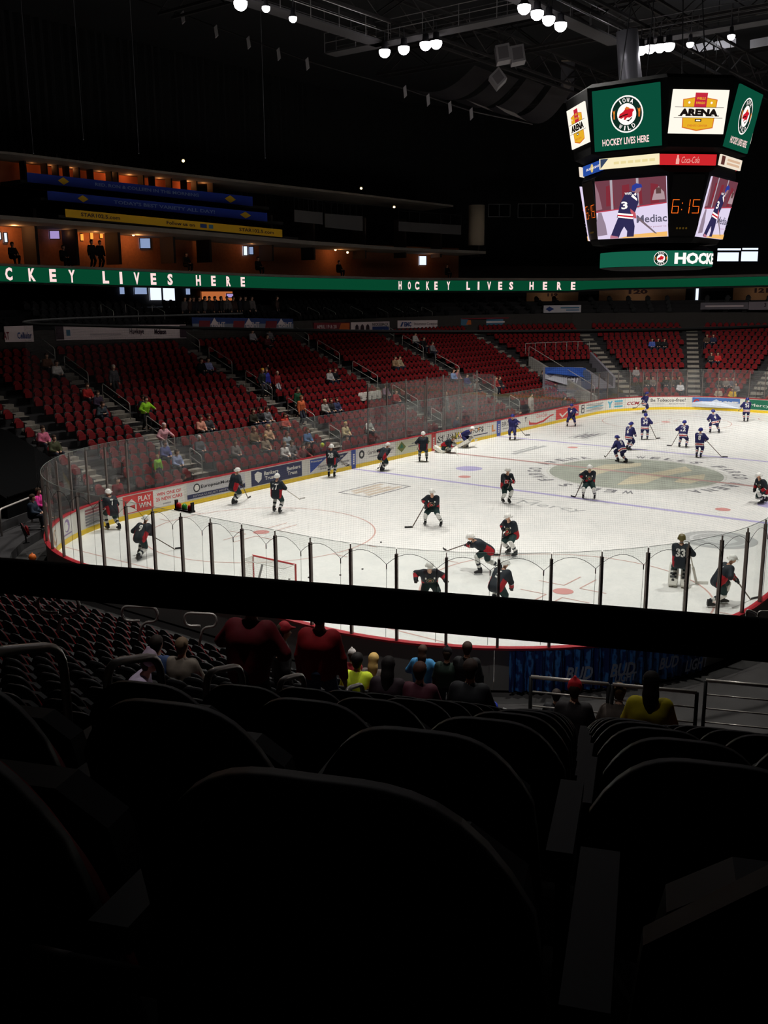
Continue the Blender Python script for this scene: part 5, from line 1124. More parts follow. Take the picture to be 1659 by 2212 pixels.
for x0, x1, y0, y1, lb in ((1545, 1592, 545, 565, 'bright upper window behind the scoreboard ring, left'), (1596, 1633, 543, 565, 'bright upper window behind the scoreboard ring, right'), (1545, 1595, 537, 541, 'thin bright strip over the left upper window'), (1598, 1632, 536, 540, 'thin bright strip over the right upper window')):
    glow_panel('glazed_opening', x0, x1, y0, y1, 24.0, winb, lb, 'window', frame=y1-y0 > 9)
brn = mat('far_panel', (176, 140, 108), .85, noise=.1)
for x0, x1, y0, y1, t_, lb in ((1138, 1250, 632, 655, '119', 'short tan concourse panel left of the scoreboard, marked 119'), (1295, 1482, 623, 654, '120', 'long tan concourse panel under the scoreboard ring, marked 120'), (1585, 1720, 620, 652, '121', 'tan concourse panel at the right picture edge, marked 121')):
    o, f = wall_panel('section_sign', x0, x1, y0, y1, 22.0, brn, lb, 'sign', (-1, -1)); ptext(o, f, t_, .45 if t_ != '119' else .5, .76, .22 if t_ != '119' else .2, .32, b_dk, .05)
for x_, y_ in ((1195, 640), (1385, 640), (1640, 636)): warm(at_d(x_, y_, 20.5)[1], 10, (1, .75, .55))
# upper balconies with yellow and blue banners
for (x0, x1, y0, y1, sk, d, m_, lb) in ((153, 613, 453, 470, (44, 43), 18.35, b_yl, 'long yellow banner along the suite slab'), (118, 582, 415, 434, (47, 46), 20.2, mat('banner_royal', (20, 50, 150), .7), 'lower blue banner across the upper balcony'), (78, 552, 377, 397, (51, 51), 22.0, mat('banner_royal', (20, 50, 150), .7), 'upper blue banner across the top balcony')):
    o, f = wall_panel('banner', x0, x1, y0, y1, d, m_, lb, 'banner', sk, n=10)
    if 'yellow' in lb: ptext(o, f, 'STAR102.5.com', .16, .5, .18, .5, b_dk); ptext(o, f, 'Follow us on', .53, .5, .13, .45, b_dk); ppoly(o, f, [(.62, .25), (.65, .25), (.65, .75), (.62, .75)], b_bl); ppoly(o, f, [(.66, .25), (.68, .25), (.68, .75), (.66, .75)], b_tl); ptext(o, f, 'STAR102.5.com', .88, .5, .16, .45, b_dk)
    else: ptext(o, f, "TODAY'S BEST VARIETY ALL DAY!" if 'lower' in lb else 'RED, RON & COLLEEN IN THE MORNING', .53, .5, .46, .4, mat('banner_pale_blue', (120, 140, 190), .8)); [ppoly(o, f, [(u, .1), (u+.025, .5), (u, .9), (u-.025, .5)], b_yl) for u in (.16, .9)]
    S_, X_ = xs_of(d+.3, 15, S0[1]+2, S0[4], 200); xs = np.linspace(x0-30, x1+30, 12); Sx = [float(np.interp(x, X_, S_)) for x in xs]
    strip('floor_balcony', darkw, d+.3, Sx, xs, lambda x: y1-2+(x-x0)/(x1-x0)*sk[1], lambda x: y1+4+(x-x0)/(x1-x0)*sk[1], 2.2, kind='structure', label='dark balcony tier')
ROOF = tab([(-300, 305, 309), (45, 337, 342), (330, 372, 377), (600, 402, 407), (760, 420, 424), (1000, 448, 452)])
S3, X3 = xs_of(21.5, 17, S0[1]+2, S0[4]-4, 80); k3 = (X3 < 1010); strip('trim_upper_slab', concw, 21.5, S3[k3], X3[k3], lambda x: ROOF(x, 1), lambda x: ROOF(x, 2), 5.0, kind='structure', label='thin concrete roof edge of the top suites')
k3 = (X3 > 30) & (X3 < 475); strip('wall_top_suites', mat('top_suite_wall', (168, 92, 58), .85, noise=.35, nscale=.5), 24.5, S3[k3], X3[k3], lambda x: ROOF(x, 1)-4, lambda x: ROOF(x, 2)+60, .2, kind='structure', label='orange lit back wall of the top suites')
for x in (50, 96, 120, 143, 166, 195, 236, 249, 305, 328, 365, 397, 420, 455): s, p = at_d(x, ROOF(x, 2)+22, 23.6, 17); b = MB(); n_ = normal(s); t_ = np.cross(n_, (0, 0, 1)); b.obox(p, t_*.06, n_*.3, (0, 0, 1.0)); b.build('trim_mullion', part_m, kind='structure', label='dark upright between top suite windows')
for x, pw_ in ((70, 10), (110, 16), (155, 20), (215, 16), (243, 60), (280, 40), (345, 26), (405, 40), (440, 22)): warm(at_d(x, ROOF(x, 2)+14, 23.9, 17)[1], pw_*.5, (1, .38, .12))
for (x0, x1, y0, y1, sk, lb) in ((640, 700, 455, 480, (6, 6), 'dark balcony front left of a lamp'), (705, 785, 463, 492, (6, 8), 'dark balcony front below the lone lamp'), (862, 995, 480, 500, (8, 8), 'dark balcony front near the round column')):
    o, f = wall_panel('balcony_front', x0, x1, y0, y1, 19.5, mat('balcony_grey', (74, 72, 72), .8), lb, 'balcony', sk)
    for i in range(7): b = MB(); u = i/6; b.tube([f(u, 1, 0), f(u, 1, 0)+v3(0, 0, .9)], .025, 5); b.build('rail_post', steel, o)
    b = MB(); b.tube([f(u/6, 1, 0)+v3(0, 0, .9) for u in range(7)], .03, 5); b.build('top_rail', steel, o)
c0, c1 = at_d(1028, 530, 19)[1], at_d(1028, 446, 19)[1]; b = MB(); b.lathe([(.75, 0), (.75, c1[2]-c0[2])], c0, 20); b.build('trim_column', mat('column_concrete', (150, 136, 118), .85), smooth=True, kind='structure', label='round pale concrete column at the end of the suites')
for x0, x1, y0, y1, lb in ((1052, 1098, 444, 470, 'dark press window pair beside the round column'), (1115, 1232, 443, 472, 'wide dark press window row left of the scoreboard')):
    o, f = wall_panel('window_press', x0, x1, y0, y1, 21, mat('dark_glass', (10, 11, 13), .15), lb, 'window', kind='structure'); b = MB(); n_ = 2 if x1-x0 < 60 else 4
    for i in range(n_+1): b.bar(f(i/n_, 0, .03), f(i/n_, 1, .03), .06, .06)
    b.bar(f(0, 0, .03), f(1, 0, .03), .06, .06); b.bar(f(0, 1, .03), f(1, 1, .03), .06, .06); b.build('frame', mat('frame_grey', (84, 84, 84), .6), o)
# black drapes and outer walls, roof
cu = MB(); ss = np.linspace(S0[1]-6, S0[5]+6, 420); V = []; F = []
for i, s in enumerate(ss): dd = 28+.16*math.sin(i*1.9); V += [path(s, dd, 8), path(s, dd, 27.5)]
for i in range(len(ss)-1): F.append((2*i, 2*i+1, 2*i+3, 2*i+2))
cu.add(V, F); cu.build('wall_drape', blackw, local=True, kind='structure', label='huge pleated black drape behind the upper level')
for nm, a_, b_ in (('wall_right', S0[5]+6, S0[7]), ('wall_near', S0[7], SL+S0[1]-6)):
    w = MB(); sweep(w, a_, b_, [(29, -.1), (29.4, -.1), (29.4, 27.5), (29, 27.5)], step=1.5); w.build(nm, blackw, local=True, kind='structure', label='dark outer wall of the arena')
w = MB(); sweep(w, S0[1]-6, S0[5]+6, [(29, -.1), (29.4, -.1), (29.4, 27.5), (29, 27.5)], step=1.5); w.build('wall_left', blackw, local=True, kind='structure', label='dark outer wall behind the drape')
w = MB(); ss = srange(0, SL, 3)[:-1]; w.add([path(s, 30, 27.5) for s in ss], [tuple(range(len(ss)))]); w.build('ceiling', mat('roof_deck', (16, 16, 19), .9), local=True, kind='structure', label='dark arena roof deck')

# ------------------------------------------------------------------ roof steel, catwalks, lamps, hanging things
truss_m = mat('truss_steel', (38, 34, 35), .7, metal=.2, noise=.2)
def truss(label, a, b, h=1.6, w=1.0, n=10):
    a, b = v3(*a), v3(*b); t = thing('roof_truss', label, 'truss', (a+b)/2, 'roof trusses'); d = (b-a)/np.linalg.norm(b-a); sd = np.cross(d, (0, 0, 1))*w/2; u = v3(0, 0, h)
    for s_ in (-1, 1): m = MB(); m.bar(a+sd*s_, b+sd*s_, .14, .14); m.build('bottom_chord', truss_m, t); m = MB(); m.bar(a+sd*s_+u, b+sd*s_+u, .14, .14); m.build('top_chord', truss_m, t)
    m = MB()
    for i in range(n):
        for s_ in (-1, 1):
            p, q = a+(b-a)*i/n+sd*s_, a+(b-a)*(i+1)/n+sd*s_; m.tube([p, (p+q)/2+u], .04, 5); m.tube([(p+q)/2+u, q], .04, 5)
    m.build('web_bracing', truss_m, t)
truss('long roof truss over the left side of the rink', (-26, 13.9, 23.4), (28, 13.9, 23.4)); truss('roof truss over the middle of the rink', (-26, 3.4, 23.2), (30, 3.4, 23.2)); truss('roof truss over the right side of the rink', (-26, -11, 23.4), (30, -11, 23.4))
truss('cross truss left of the scoreboard', (-8, -18, 24.8), (-8, 26, 24.8)); truss('cross truss right of the scoreboard', (12, -18, 24.8), (12, 26, 24.8)); truss('cross truss at the far end', (28, -18, 24.6), (28, 26, 24.6))
def catwalk(label, a, b):
    a, b = v3(*a), v3(*b); t = thing('catwalk', label, 'catwalk', (a+b)/2, 'catwalks'); d = (b-a)/np.linalg.norm(b-a); sd = np.cross(d, (0, 0, 1))
    m = MB(); m.bar(a, b, 1.0, .1); m.build('deck', mat('catwalk_deck', (60, 58, 60), .7), t)
    for s_ in (-1, 1):
        m = MB()
        for z in (.5, 1.0): m.tube([a+sd*.5*s_+v3(0, 0, z), b+sd*.5*s_+v3(0, 0, z)], .025, 5)
        L = np.linalg.norm(b-a); k = int(L/2)
        for i in range(k+1): p = a+(b-a)*i/k+sd*.5*s_; m.tube([p, p+v3(0, 0, 1)], .025, 5)
        m.build('railing', mat('catwalk_rail', (150, 146, 146), .4, metal=.6), t)
catwalk('catwalk with lamps over the left boards', (-20, 14.4, 22.5), (-2.8, 14.4, 22.5)); catwalk('cross catwalk lit from above near the lamp cluster', (-3.0, 18, 22.5), (-3.0, 4.6, 22.5)); catwalk('catwalk over the middle of the ice', (-10, 4.4, 22.5), (5, 4.4, 22.5)); catwalk('catwalk behind the scoreboard', (5.6, 4.4, 22.5), (5.6, -12, 22.5))
lampglow = lit('flood_glow', (255, 250, 255), 14)
LN = ['leftmost lamp of the bright middle cluster', 'second lamp of the bright middle cluster', 'third lamp of the bright middle cluster', 'right lamp of the bright middle cluster', 'first lamp of the upper right diagonal', 'second lamp of the upper right diagonal', 'third lamp of the upper right diagonal', 'last lamp of the upper right diagonal',
      'bright lamp at the top edge of the picture', 'left of two smaller lamps at the top left', 'right of two smaller lamps at the top left', 'leftmost lamp of the row above the scoreboard', 'second lamp of the row above the scoreboard', 'third lamp of the row above the scoreboard', 'fourth lamp of the row above the scoreboard', 'small lamp right of the scoreboard row', 'lone lamp far right under the roof']
house = mat('lamp_housing', (60, 60, 64), .5, metal=.5)
LN += ['flood lamp out of view over the near left corner', 'flood lamp out of view over the near goal', 'flood lamp out of view over the near right corner', 'flood lamp out of view over the near right circle', 'flood lamp out of view over the right blue line', 'flood lamp out of view over the right centre', 'flood lamp out of view over the far right blue line', 'flood lamp out of view over the far right corner', 'flood lamp out of view over the far goal', 'flood lamp out of view over the near slot']
for (p, q, w_), lb in zip(FLOODS, LN):
    t = thing('flood_lamp', lb, 'lamp', p, 'arena flood lamps'); small = 'smaller' in lb or 'small ' in lb or 'lone' in lb; k = .62 if small else 1.0
    b = MB(); b.lathe([(.04*k, .42), (.16*k, .40), (.17*k, .16), (.30*k, .02), (.31*k, 0), (.02, 0)], p, 18); b.build('housing', house, t, True)
    b = MB(); b.lathe([(.295*k, -.005), (.30*k, -.12*k), (.25*k, -.26*k), (.13*k, -.36*k), (.01, -.39*k)], p, 18); b.build('lens', lampglow, t, True)
    b = MB(); b.tube([v3(*p)+v3(0, 0, .40), v3(*p)+v3(0, 0, .9)], .03, 6); b.build('hanger', house, t)
swag_m = mat('swag_fabric', (112, 106, 106), .95, noise=.2, nscale=.7)
for i, lb in enumerate(('first draped fabric swag under the roof', 'second draped fabric swag under the roof', 'third draped fabric swag under the roof', 'fourth draped fabric swag nearest the hanging banner')):
    A_, B_ = at_t(905+i*62, 200+i*12, 66), at_t(1045+i*56, 150+i*14, 72); V = []; F = []
    for j in range(13):
        u = j/12; c = A_+(B_-A_)*u+v3(0, 0, -1.5*math.sin(math.pi*u)*(.6+.1*i)); wv = v3(.55, -.45, -.22)
        V += [c-wv, c+wv]
    for j in range(12): F.append((2*j, 2*j+1, 2*j+3, 2*j+2))
    n0 = len(V); V2 = [v+v3(0, 0, .03) for v in V]; F2 = F+[tuple(x+n0 for x in f[::-1]) for f in F]; b = MB(); b.add(V+V2, F2); b.build('fabric_swag', swag_m, smooth=True, label=lb, cat='drape', group='fabric swags under the roof')
spk = mat('speaker_grey', (128, 124, 126), .6)
for x, y, t_, rz, lb in ((1075, 171, 60, .8, 'pale diamond-shaped speaker under the roof'), (1086, 118, 58, .2, 'narrow pale speaker left of another under the roof'), (1117, 120, 58, .2, 'narrow pale speaker right of another under the roof'), (1543, 185, 62, .3, 'pale hanging speaker above the cream corner panel'), (1572, 190, 62, .4, 'smaller pale speaker right above the cream corner panel')):
    p = at_t(x, y, t_); o = thing('hanging_speaker', lb, 'speaker', p); b = MB(); c, s_ = math.cos(rz), math.sin(rz); b.obox(p, rt*.42*c+up*.42*s_, -rt*.36*s_+up*.5*c, fw*.3); b.build('cabinet', spk, o)
    b = MB(); b.obox(p-fw*.31, rt*.3*c+up*.3*s_, -rt*.24*s_+up*.36*c, fw*.01); b.build('grille', mat('speaker_grille', (92, 88, 90), .8), o); b = MB(); b.tube([p+v3(0, 0, .3), p+v3(0, 0, 5)], .02, 5); b.build('hanger', steel, o)
p = at_t(1226, 172, 78); o = thing('hanging_banner', 'tall dark hanging banner with a faint round emblem', 'banner', p); b = MB(); U_ = v3(rt[0], rt[1], 0); b.obox(p, U_*.55, (0, 0, 1.75), v3(fw[0], fw[1], 0)*.02); b.build('cloth', mat('hang_cloth', (70, 68, 74), .9), o)
b = MB(); b.obox(p+v3(0, 0, 1.55), U_*.55, (0, 0, .2), v3(fw[0], fw[1], 0)*.03); b.build('hem', mat('hang_hem', (150, 132, 116), .9), o)
b = MB(); n = 20; nf = v3(fw[0], fw[1], 0)*-.03; b.add([p+nf+U_*.33*math.cos(2*math.pi*k/n)+v3(0, 0, .33*math.sin(2*math.pi*k/n)-.4) for k in range(n)], [tuple(range(n))]); b.build('emblem', mat('hang_emblem', (112, 104, 100), .9), o)
for i, (x, y0, y1, t_) in enumerate(((72, 0, 330, 46), (300, 0, 330, 47), (573, 0, 340, 52), (180, 0, 300, 46))):
    p0 = at_t(x, y1, t_); b = MB(); b.tube([p0, v3(p0[0], p0[1], 27.4)], .012, 4); b.tube([v3(p0[0], p0[1], p0[2]-.05), p0], .03, 6); b.build('steel_cable', mat('cable_grey', (96, 96, 100), .5), label='thin vertical steel cable before the black drape, number %d from the top lamps' % 1 if False else ['leftmost thin cable before the black drape', 'thin cable left of the top edge lamp', 'thin cable just right of the smaller lamps', 'faint cable second from the left on the drape'][i], cat='cable', group='cables before the drape')
for i, (x, y) in enumerate(((395, 38), (467, 68), (537, 92), (602, 117), (664, 138), (875, 198), (925, 216), (972, 232), (1018, 246))):
    p = at_t(x, y, 60); b = MB(); b.obox(p, U_*.09+v3(0, 0, .08), v3(fw[0], fw[1], 0)*.1, v3(-rt[0], -rt[1], 0)*.03+v3(0, 0, .3)); o = b.build('clamp_bracket', spk, label='small pale bracket, %s along the dark drape edge from the top left' % ORD[i].replace('front', 'first'), cat='bracket', group='brackets along the drape edge')
b = MB(); b.tube([at_t(300, 0, 60), at_t(395, 32, 60), at_t(664, 132, 60), at_t(875, 192, 60), at_t(1018, 240, 60), at_t(1150, 268, 62)], .05, 5); b.build('drape_pipe', truss_m, label='long pipe carrying the brackets at the drape edge', cat='pipe')

wp = mat('pale_soffit', (206, 204, 208), .7)
o = thing('catwalk_fascia', 'pale lit fascia panels of the far right catwalk', 'catwalk', at_t(1580, 100, 64))
for i, (x0, x1, y0, y1) in enumerate(((1497, 1540, 97, 88), (1545, 1590, 90, 82), (1622, 1665, 86, 78))):
    P_ = [at_t(x0, y0+18, 64), at_t(x1, y1+18, 64), at_t(x1, y1, 64), at_t(x0, y0, 64)]; m = MB(); N_ = v3(fw[0], fw[1], 0)*.15; m.add(P_+[q+N_ for q in P_], [(0, 1, 2, 3), (7, 6, 5, 4), (0, 4, 5, 1), (1, 5, 6, 2), (2, 6, 7, 3), (3, 7, 4, 0)]); m.build('fascia_panel', wp, o)
warm(at_t(1580, 92, 62.5), 60, (.95, .95, 1)); warm(at_t(1500, 100, 62.5), 40, (.95, .95, 1))
# ------------------------------------------------------------------ handrails, rails, platform, drapes and small rink furniture
rail_m = mat('handrail_steel', (186, 180, 174), .35, metal=.35); rail_dk = mat('rail_black', (10, 10, 11), .8, spec=.1)
def bend(P, r=.12, n=4):
    """round the corners of a polyline"""
    P = [np.asarray(p, float) for p in P]; o = [P[0]]
    for a, b, c in zip(P[:-2], P[1:-1], P[2:]):
        u, v = a-b, c-b; lu, lv = np.linalg.norm(u), np.linalg.norm(v); q = min(r, lu*.45, lv*.45); p0, p1 = b+u/lu*q, b+v/lv*q
        for k in range(n+1): t = k/n; o.append((1-t)**2*p0+2*t*(1-t)*b+t*t*p1)
    return o+[P[-1]]
AW = ['by the pale corner steps', 'by the green usher', 'by the standing blue fan', 'above the four white seats', 'near the bench glass']
for s, nm in zip(AISLES[1:5], AW[1:]):
    for j, (k0, k1, wd) in enumerate(((.9, 1.9, 'lowest'), (3.2, 5.7, 'second'), (7.2, 9.8, 'third'), (11.2, 13.6, 'fourth'), (14.6, 16.2, 'topmost'))):
        f = lambda k, h: path(s, D0+k*RD, Z0+k*RR+h); t = thing('aisle_handrail', '%s steel handrail of the left stand aisle %s' % (wd, nm), 'handrail', f(k0, 0), 'handrails of the left stand aisles')
        m = MB(); m.tube(bend([f(k0, .1), f(k0, .95), f(k1, .95), f(k1, .1)], .15), .024, 6); m.build('top_rail', rail_m, t, True); m = MB(); m.tube([f(k0, .5), f(k1, .5)], .02, 6); m.build('mid_rail', rail_m, t, True)
for s, wd in ((AISLES[6], 'diagonal'), (AISLES[7], 'middle'), (AISLES[8], 'right')):
    for j, (k0, k1) in enumerate(((1, 2.2), (4.5, 6), (9, 10.5))):
        f = lambda k, h, sd=.0: path(s+.35, D0+k*RD, Z0+k*RR+h); t = thing('aisle_handrail', '%s handrail loop on the far stand %s aisle' % (('lowest', 'middle', 'upper')[j], wd), 'handrail', f(k0, 0), 'handrails of the far stand aisles')
        m = MB(); m.tube(bend([f(k0, .1), f(k0, .95), f(k1, .95), f(k1, .1)], .15), .022, 6); m.build('top_rail', mat('handrail_dark', (70, 68, 68), .5, metal=.5), t, True)
for i, (x, y) in enumerate(((247, 672), (300, 672), (357, 674), (650, 678), (690, 676), (725, 676), (783, 674), (838, 676), (871, 674), (904, 674), (934, 674))):
    s, p = at_d(x, y, 16.4, 7.5); m = MB(); m.tube(bend([p+v3(0, 0, -.9), p, path(s, 17.6, p[2]+.45), path(s, 17.6, p[2]-.5)], .1), .022, 5); m.build('row_rail', rail_m, smooth=True, label='small slanting rail among the dark upper rows, %s from the left' % ORD[i].replace('front', 'first'), cat='handrail', group='rails among the dark upper rows')
# arched rails of the near aisle
for i, (a0, lb) in enumerate(((3.15, 'arched steel handrail at the left picture edge below the black rail'), (4.05, 'large arched steel handrail with mid bar, nearest full one'), (5.15, 'second full arched steel handrail going down the near aisle'), (6.35, 'third arched handrail under the fan in dark red'), (8.0, 'fourth arched handrail right of the fan in bright red'), (12.4, 'arched handrail beside the platform railing'))):
    z = nz((a0+.25)/.85)+.05; t = thing('arched_handrail', lb, 'handrail', nb(a0, 2.55, z), 'arched rails of the near aisle'); f = lambda a, h: nb(a, 2.55, h-NRISE/.85*(a-a0)*.9)
    m = MB(); m.tube(bend([f(a0, z), f(a0, z+.95), f(a0+.55, z+1.0), f(a0+.55, z)], .14), .023, 8); m.build('arch', rail_m, t, True); m = MB(); m.tube([f(a0, z+.42), f(a0+.55, z+.46)], .02, 6); m.build('mid_bar', rail_m, t, True)
for x, y, w_, lb in ((126, 1305, 88, 'left looped handrail with curled stem under the black rail'), (302, 1325, 76, 'middle looped handrail beside the lavender hooded child'), (433, 1338, 68, 'right looped handrail left of the fan in dark red')):
    t_ = 11.5+ (x-126)/300*3.5; c = at_t(x, y, t_); k = t_/FPX; U_ = rt*k; V_ = v3(0, 0, k); h = w_*.22; t = thing('looped_handrail', lb, 'handrail', c-v3(0, 0, .9), 'looped rails of the second aisle'); w2 = w_*.5
    m = MB(); m.tube(bend([c-U_*w_*.02-V_*h, c-U_*w2-V_*h, c-U_*w2+V_*h, c+U_*w2+V_*h*.8, c+U_*w2-V_*h*1.1, c+U_*w_*.06-V_*h*1.2, c-U_*w_*.08-V_*(h+45)], .16), .021, 7); m.build('loop', rail_m, t, True)
# rail right in front of the camera
def on_a(x, y, a): d = ray(x, y); return CAM+d*a/(d @ NF)
pa, pb = on_a(0, 1243, .80), on_a(1659, 1383, .80); rr_ = .5*86*((pa+pb)/2-CAM) @ fw/FPX; dirv = (pb-pa)/np.linalg.norm(pb-pa); ext = lambda p, L: p+dirv*L
front = thing('front_railing', 'black tubular railing crossing the view right in front of the camera', 'railing', (pa+pb)/2-v3(0, 0, 1.0)); m = MB(); m.tube([ext(pa, -1.6), ext(pb, 1.6)], rr_, 24); m.build('top_rail', rail_dk, front, True)
qa, qb = on_a(0, 2056, .80), on_a(830, 2226, .80); dq = (qb-qa)/np.linalg.norm(qb-qa); m = MB(); m.tube([qa-dq*1.5, qb+dq*2.2], .014, 20); m.build('lower_rail', rail_dk, front, True)
m = MB(); q0, q1 = on_a(64, 2069, .80), on_a(146, 2086, .80); m.tube([q0, q1], .0146, 20); m.build('glint_patch', mat('glint_paint', (92, 78, 70), .6), front, True, label='pale painted light glint on the lower rail')  # paler sleeve on the dark tube paints a glint of light
for L, pt in ((-1.5, pa), (1.5, pb)): e_ = ext(pt, L); m = MB(); m.tube([e_, v3(e_[0], e_[1], nz(1)-.0)], .02, 12); m.build('post', rail_dk, front, True)
# platform below the right part of the near block: railing, floor, blue drape on the boards
def fence(label, a, b0, b1, zt, n, posts, bars=4, parent=None, mm=None):
    p, q = nb(a, b0, zt), nb(a, b1, zt); t = thing('platform_railing', label, 'railing', nb(a, (b0+b1)/2, zt-1.4), 'platform railings'); m = MB(); m.tube([p, q], .032, 8); m.build('top_rail', rail_m, t, True)
    for i in range(1, bars): m = MB(); m.tube([p-v3(0, 0, i*.24), q-v3(0, 0, i*.24)], .014, 6); m.build('bar', rail_m, t, True)
    for i in range(posts): u = i/(posts-1); c = p+(q-p)*u; m = MB(); m.tube([c, c-v3(0, 0, 1.4)], .03, 8); m.build('post', steel, t, True)
RA = 14.2; zt1 = on_a(1145, 1462, RA)[2]
bL, bM, bR = ab(on_a(1147, 1462, RA))[1], ab(on_a(1320, 1455, RA))[1], ab(on_a(1509, 1449, RA))[1]
fence('steel platform railing left half above the red beanie', RA, bL, bM+.03, zt1, 5, 2); fence('steel platform railing right half before the yellow shirt', RA, bM-.03, bR, zt1, 5, 2)
c4 = on_a(1525, 1470, 15.5); fence('stepped railing at the right edge above the seats', 15.5, ab(c4)[1], ab(on_a(1700, 1466, 15.5))[1], c4[2], 4, 2, 5)
for i in range(4):
    t = thing('stair_rail', ('first', 'second', 'third', 'lowest')[i]+' pale stair rail stepping down beside the platform', 'handrail', nb(13.6+i*1.5, 1.85, nz(15+i*1.7)), 'stair rails beside the platform'); m = MB(); f = lambda a, h: nb(a, 1.85, nz(a/.85)+h); a0 = 13.5+i*1.5
    m.tube(bend([f(a0, 0), f(a0, 1.0), f(a0+1.1, 1.0), f(a0+1.1, 0)], .12), .035, 7); m.build('frame', mat('rail_pale', (190, 190, 192), .4, metal=.5), t, True)
    for q in range(5): m = MB(); a1 = a0+.18*(q+1); m.tube([f(a1, .15), f(a1, .95)], .014, 5); m.build('picket', mat('rail_pale', (190, 190, 192), .4, metal=.5), t, True)
m = MB(); m.obox(nb(17.0, -1.4, .0), NF*2.9, NE*3.2, (0, 0, .25)); m.build('floor_platform', mat('platform_blue', (40, 44, 60), .7), local=True, kind='structure', label='low grey platform behind the boards')
_S2 = np.linspace(S0[7]+CR*math.radians(20), S0[7]+CR*math.radians(85), 300); _X2 = proj([path(s, .25, .6) for s in _S2])[:, 0]
def s_near(x): o = np.argsort(_X2); return float(np.interp(x, _X2[o], _S2[o]))
sa, sb_ = s_near(1100), s_near(1560); drape = thing('beer_drape', 'blue pleated beer drape hung on the back of the near boards', 'drape', path((sa+sb_)/2, .3, 0))
n = 160; V = []; F = []
for i in range(n+1):
    s = sa+(sb_-sa)*i/n; d = .22+.05*math.sin(i*.9)+.02*math.sin(i*2.3); V += [path(s, d, .05), path(s, d*.9+.02, 1.06)]
for i in range(n): F.append((2*i, 2*i+2, 2*i+3, 2*i+1))
bm = bpy.data.materials.new('drape_print'); bm.use_nodes = True; nt = bm.node_tree; wv = nt.nodes.new('ShaderNodeTexWave'); wv.wave_type = 'BANDS'; wv.inputs['Scale'].default_value = 3.2; wv.inputs['Distortion'].default_value = 7; wv.inputs['Detail'].default_value = 3; tc = nt.nodes.new('ShaderNodeTexCoord'); rp = nt.nodes.new('ShaderNodeValToRGB')
rp.color_ramp.elements[0].color = (.008, .03, .16, 1); rp.color_ramp.elements[1].color = (.05, .22, .6, 1); rp.color_ramp.elements[0].position = .45; rp.color_ramp.elements[1].position = .95; nt.links.new(tc.outputs['Object'], wv.inputs['Vector']); nt.links.new(wv.outputs['Fac'], rp.inputs[0]); nt.links.new(rp.outputs[0], nt.nodes['Principled BSDF'].inputs['Base Color'])
m = MB(); m.add(V, F); m.build('cloth', bm, drape)
dl = mat('drape_letters', (170, 180, 200), .7)
for x, t_, h in ((1250, 'BUD', .34), (1343, 'BUD', .34), (1350, 'LIGHT', .22), (1442, 'BUD', .3), (1503, 'LIGHT', .3)):
    s = s_near(x); m = MB(); put_text(m, t_, lambda u, v: path(s-u, .32, (.5 if t_ == 'BUD' else .3)+v), 0, 0, h, h*(1.9 if t_ == 'BUD' else 2.6), .03, shear=.25); m.build('lettering', dl, drape)
# goal lamp tray on the near glass
s = 4.6; p = path(s, .0, 3.42); tray = thing('goal_lamp_tray', 'black tray with red and green goal lamps on top of the near glass', 'signal lamp', p); t_ = v3(0, 1, 0)
m = MB(); m.obox(p+v3(0, 0, .03), (.09, 0, 0), (0, .34, 0), (0, 0, .025)); [m.obox(p+v3(0, q*.33, .16), (.05, 0, 0), (0, .02, 0), (0, 0, .13)) for q in (-1, 1)]; m.build('bracket', blk, tray)
for q, c, lb in ((-.24, (170, 20, 24), 'red lamp'), (.0, (40, 130, 50), 'green lamp'), (.24, (170, 20, 24), 'red lamp')): m = MB(); m.lathe([(.07, .05), (.08, .09), (.075, .17), (.03, .22)], p+v3(0, q, 0), 12); m.build('lamp_dome', mat('lamp_'+lb.split()[0], c, .3), tray, True, label=lb)
# tunnel in the far left corner with the blue and silver beer banner
s1, s2 = s_ang(53), s_ang(75); tun = thing('tunnel_banner', 'blue and silver beer banner on the players tunnel walls in the far corner', 'banner', path((s1+s2)/2, 6, .1))
sil = mat('tunnel_silver', (128, 124, 134), .7, noise=.2, nscale=1); tbl = mat('tunnel_blue', (40, 78, 160), .7); trd = mat('tunnel_red', (140, 70, 84), .7); tca = mat('tunnel_can', (74, 84, 110), .5)
m = MB(); P_ = [path(s1, 4.8, .1), path(s1, 9.3, .1), path(s1, 9.3, 4.15), path(s1, 4.8, 2.3)]; nn_ = path(s1+.15, 4, 0)-path(s1, 4, 0); m.add(P_+[q+nn_ for q in P_], [(0, 1, 2, 3), (7, 6, 5, 4), (0, 4, 5, 1), (1, 5, 6, 2), (2, 6, 7, 3), (3, 7, 4, 0)]); m.build('side_wall', sil, tun)
TD = 4.6; S_, X_ = xs_of(TD, 2.0, s_ang(88), s_ang(30), 200); xs = np.linspace(1146, 1357, 16); Sx = [float(np.interp(x, X_, S_)) for x in xs]
ttop = lambda x: 797 if x < 1262 else 797+(x-1262)/95*66
tbot = lambda x: float(np.interp(x, [1146, 1300, 1357], [840, 890, 884]))
strip('banner_wall', sil, TD, Sx, xs, ttop, tbot, .2, parent=tun)
def tfn(off): return lambda u, v: (lambda x: (lambda s: path(s, TD-off, z_for(s, TD, ttop(x))*v+z_for(s, TD, tbot(x))*(1-v)))(float(np.interp(x, X_, S_))))(1146+211*u)
def tpoly(pts, m_, nm='print', off=.02): f = tfn(off); m = MB(); m.add([f(u, v) for u, v in pts], [tuple(range(len(pts)))]); m.build(nm, m_, tun)
tpoly([(.0, .72), (.14, .70), (.28, .74), (.42, .70), (.56, .74), (.56, 1), (.42, 1), (.28, 1), (.14, 1), (0, 1)], tbl, 'blue_sky')
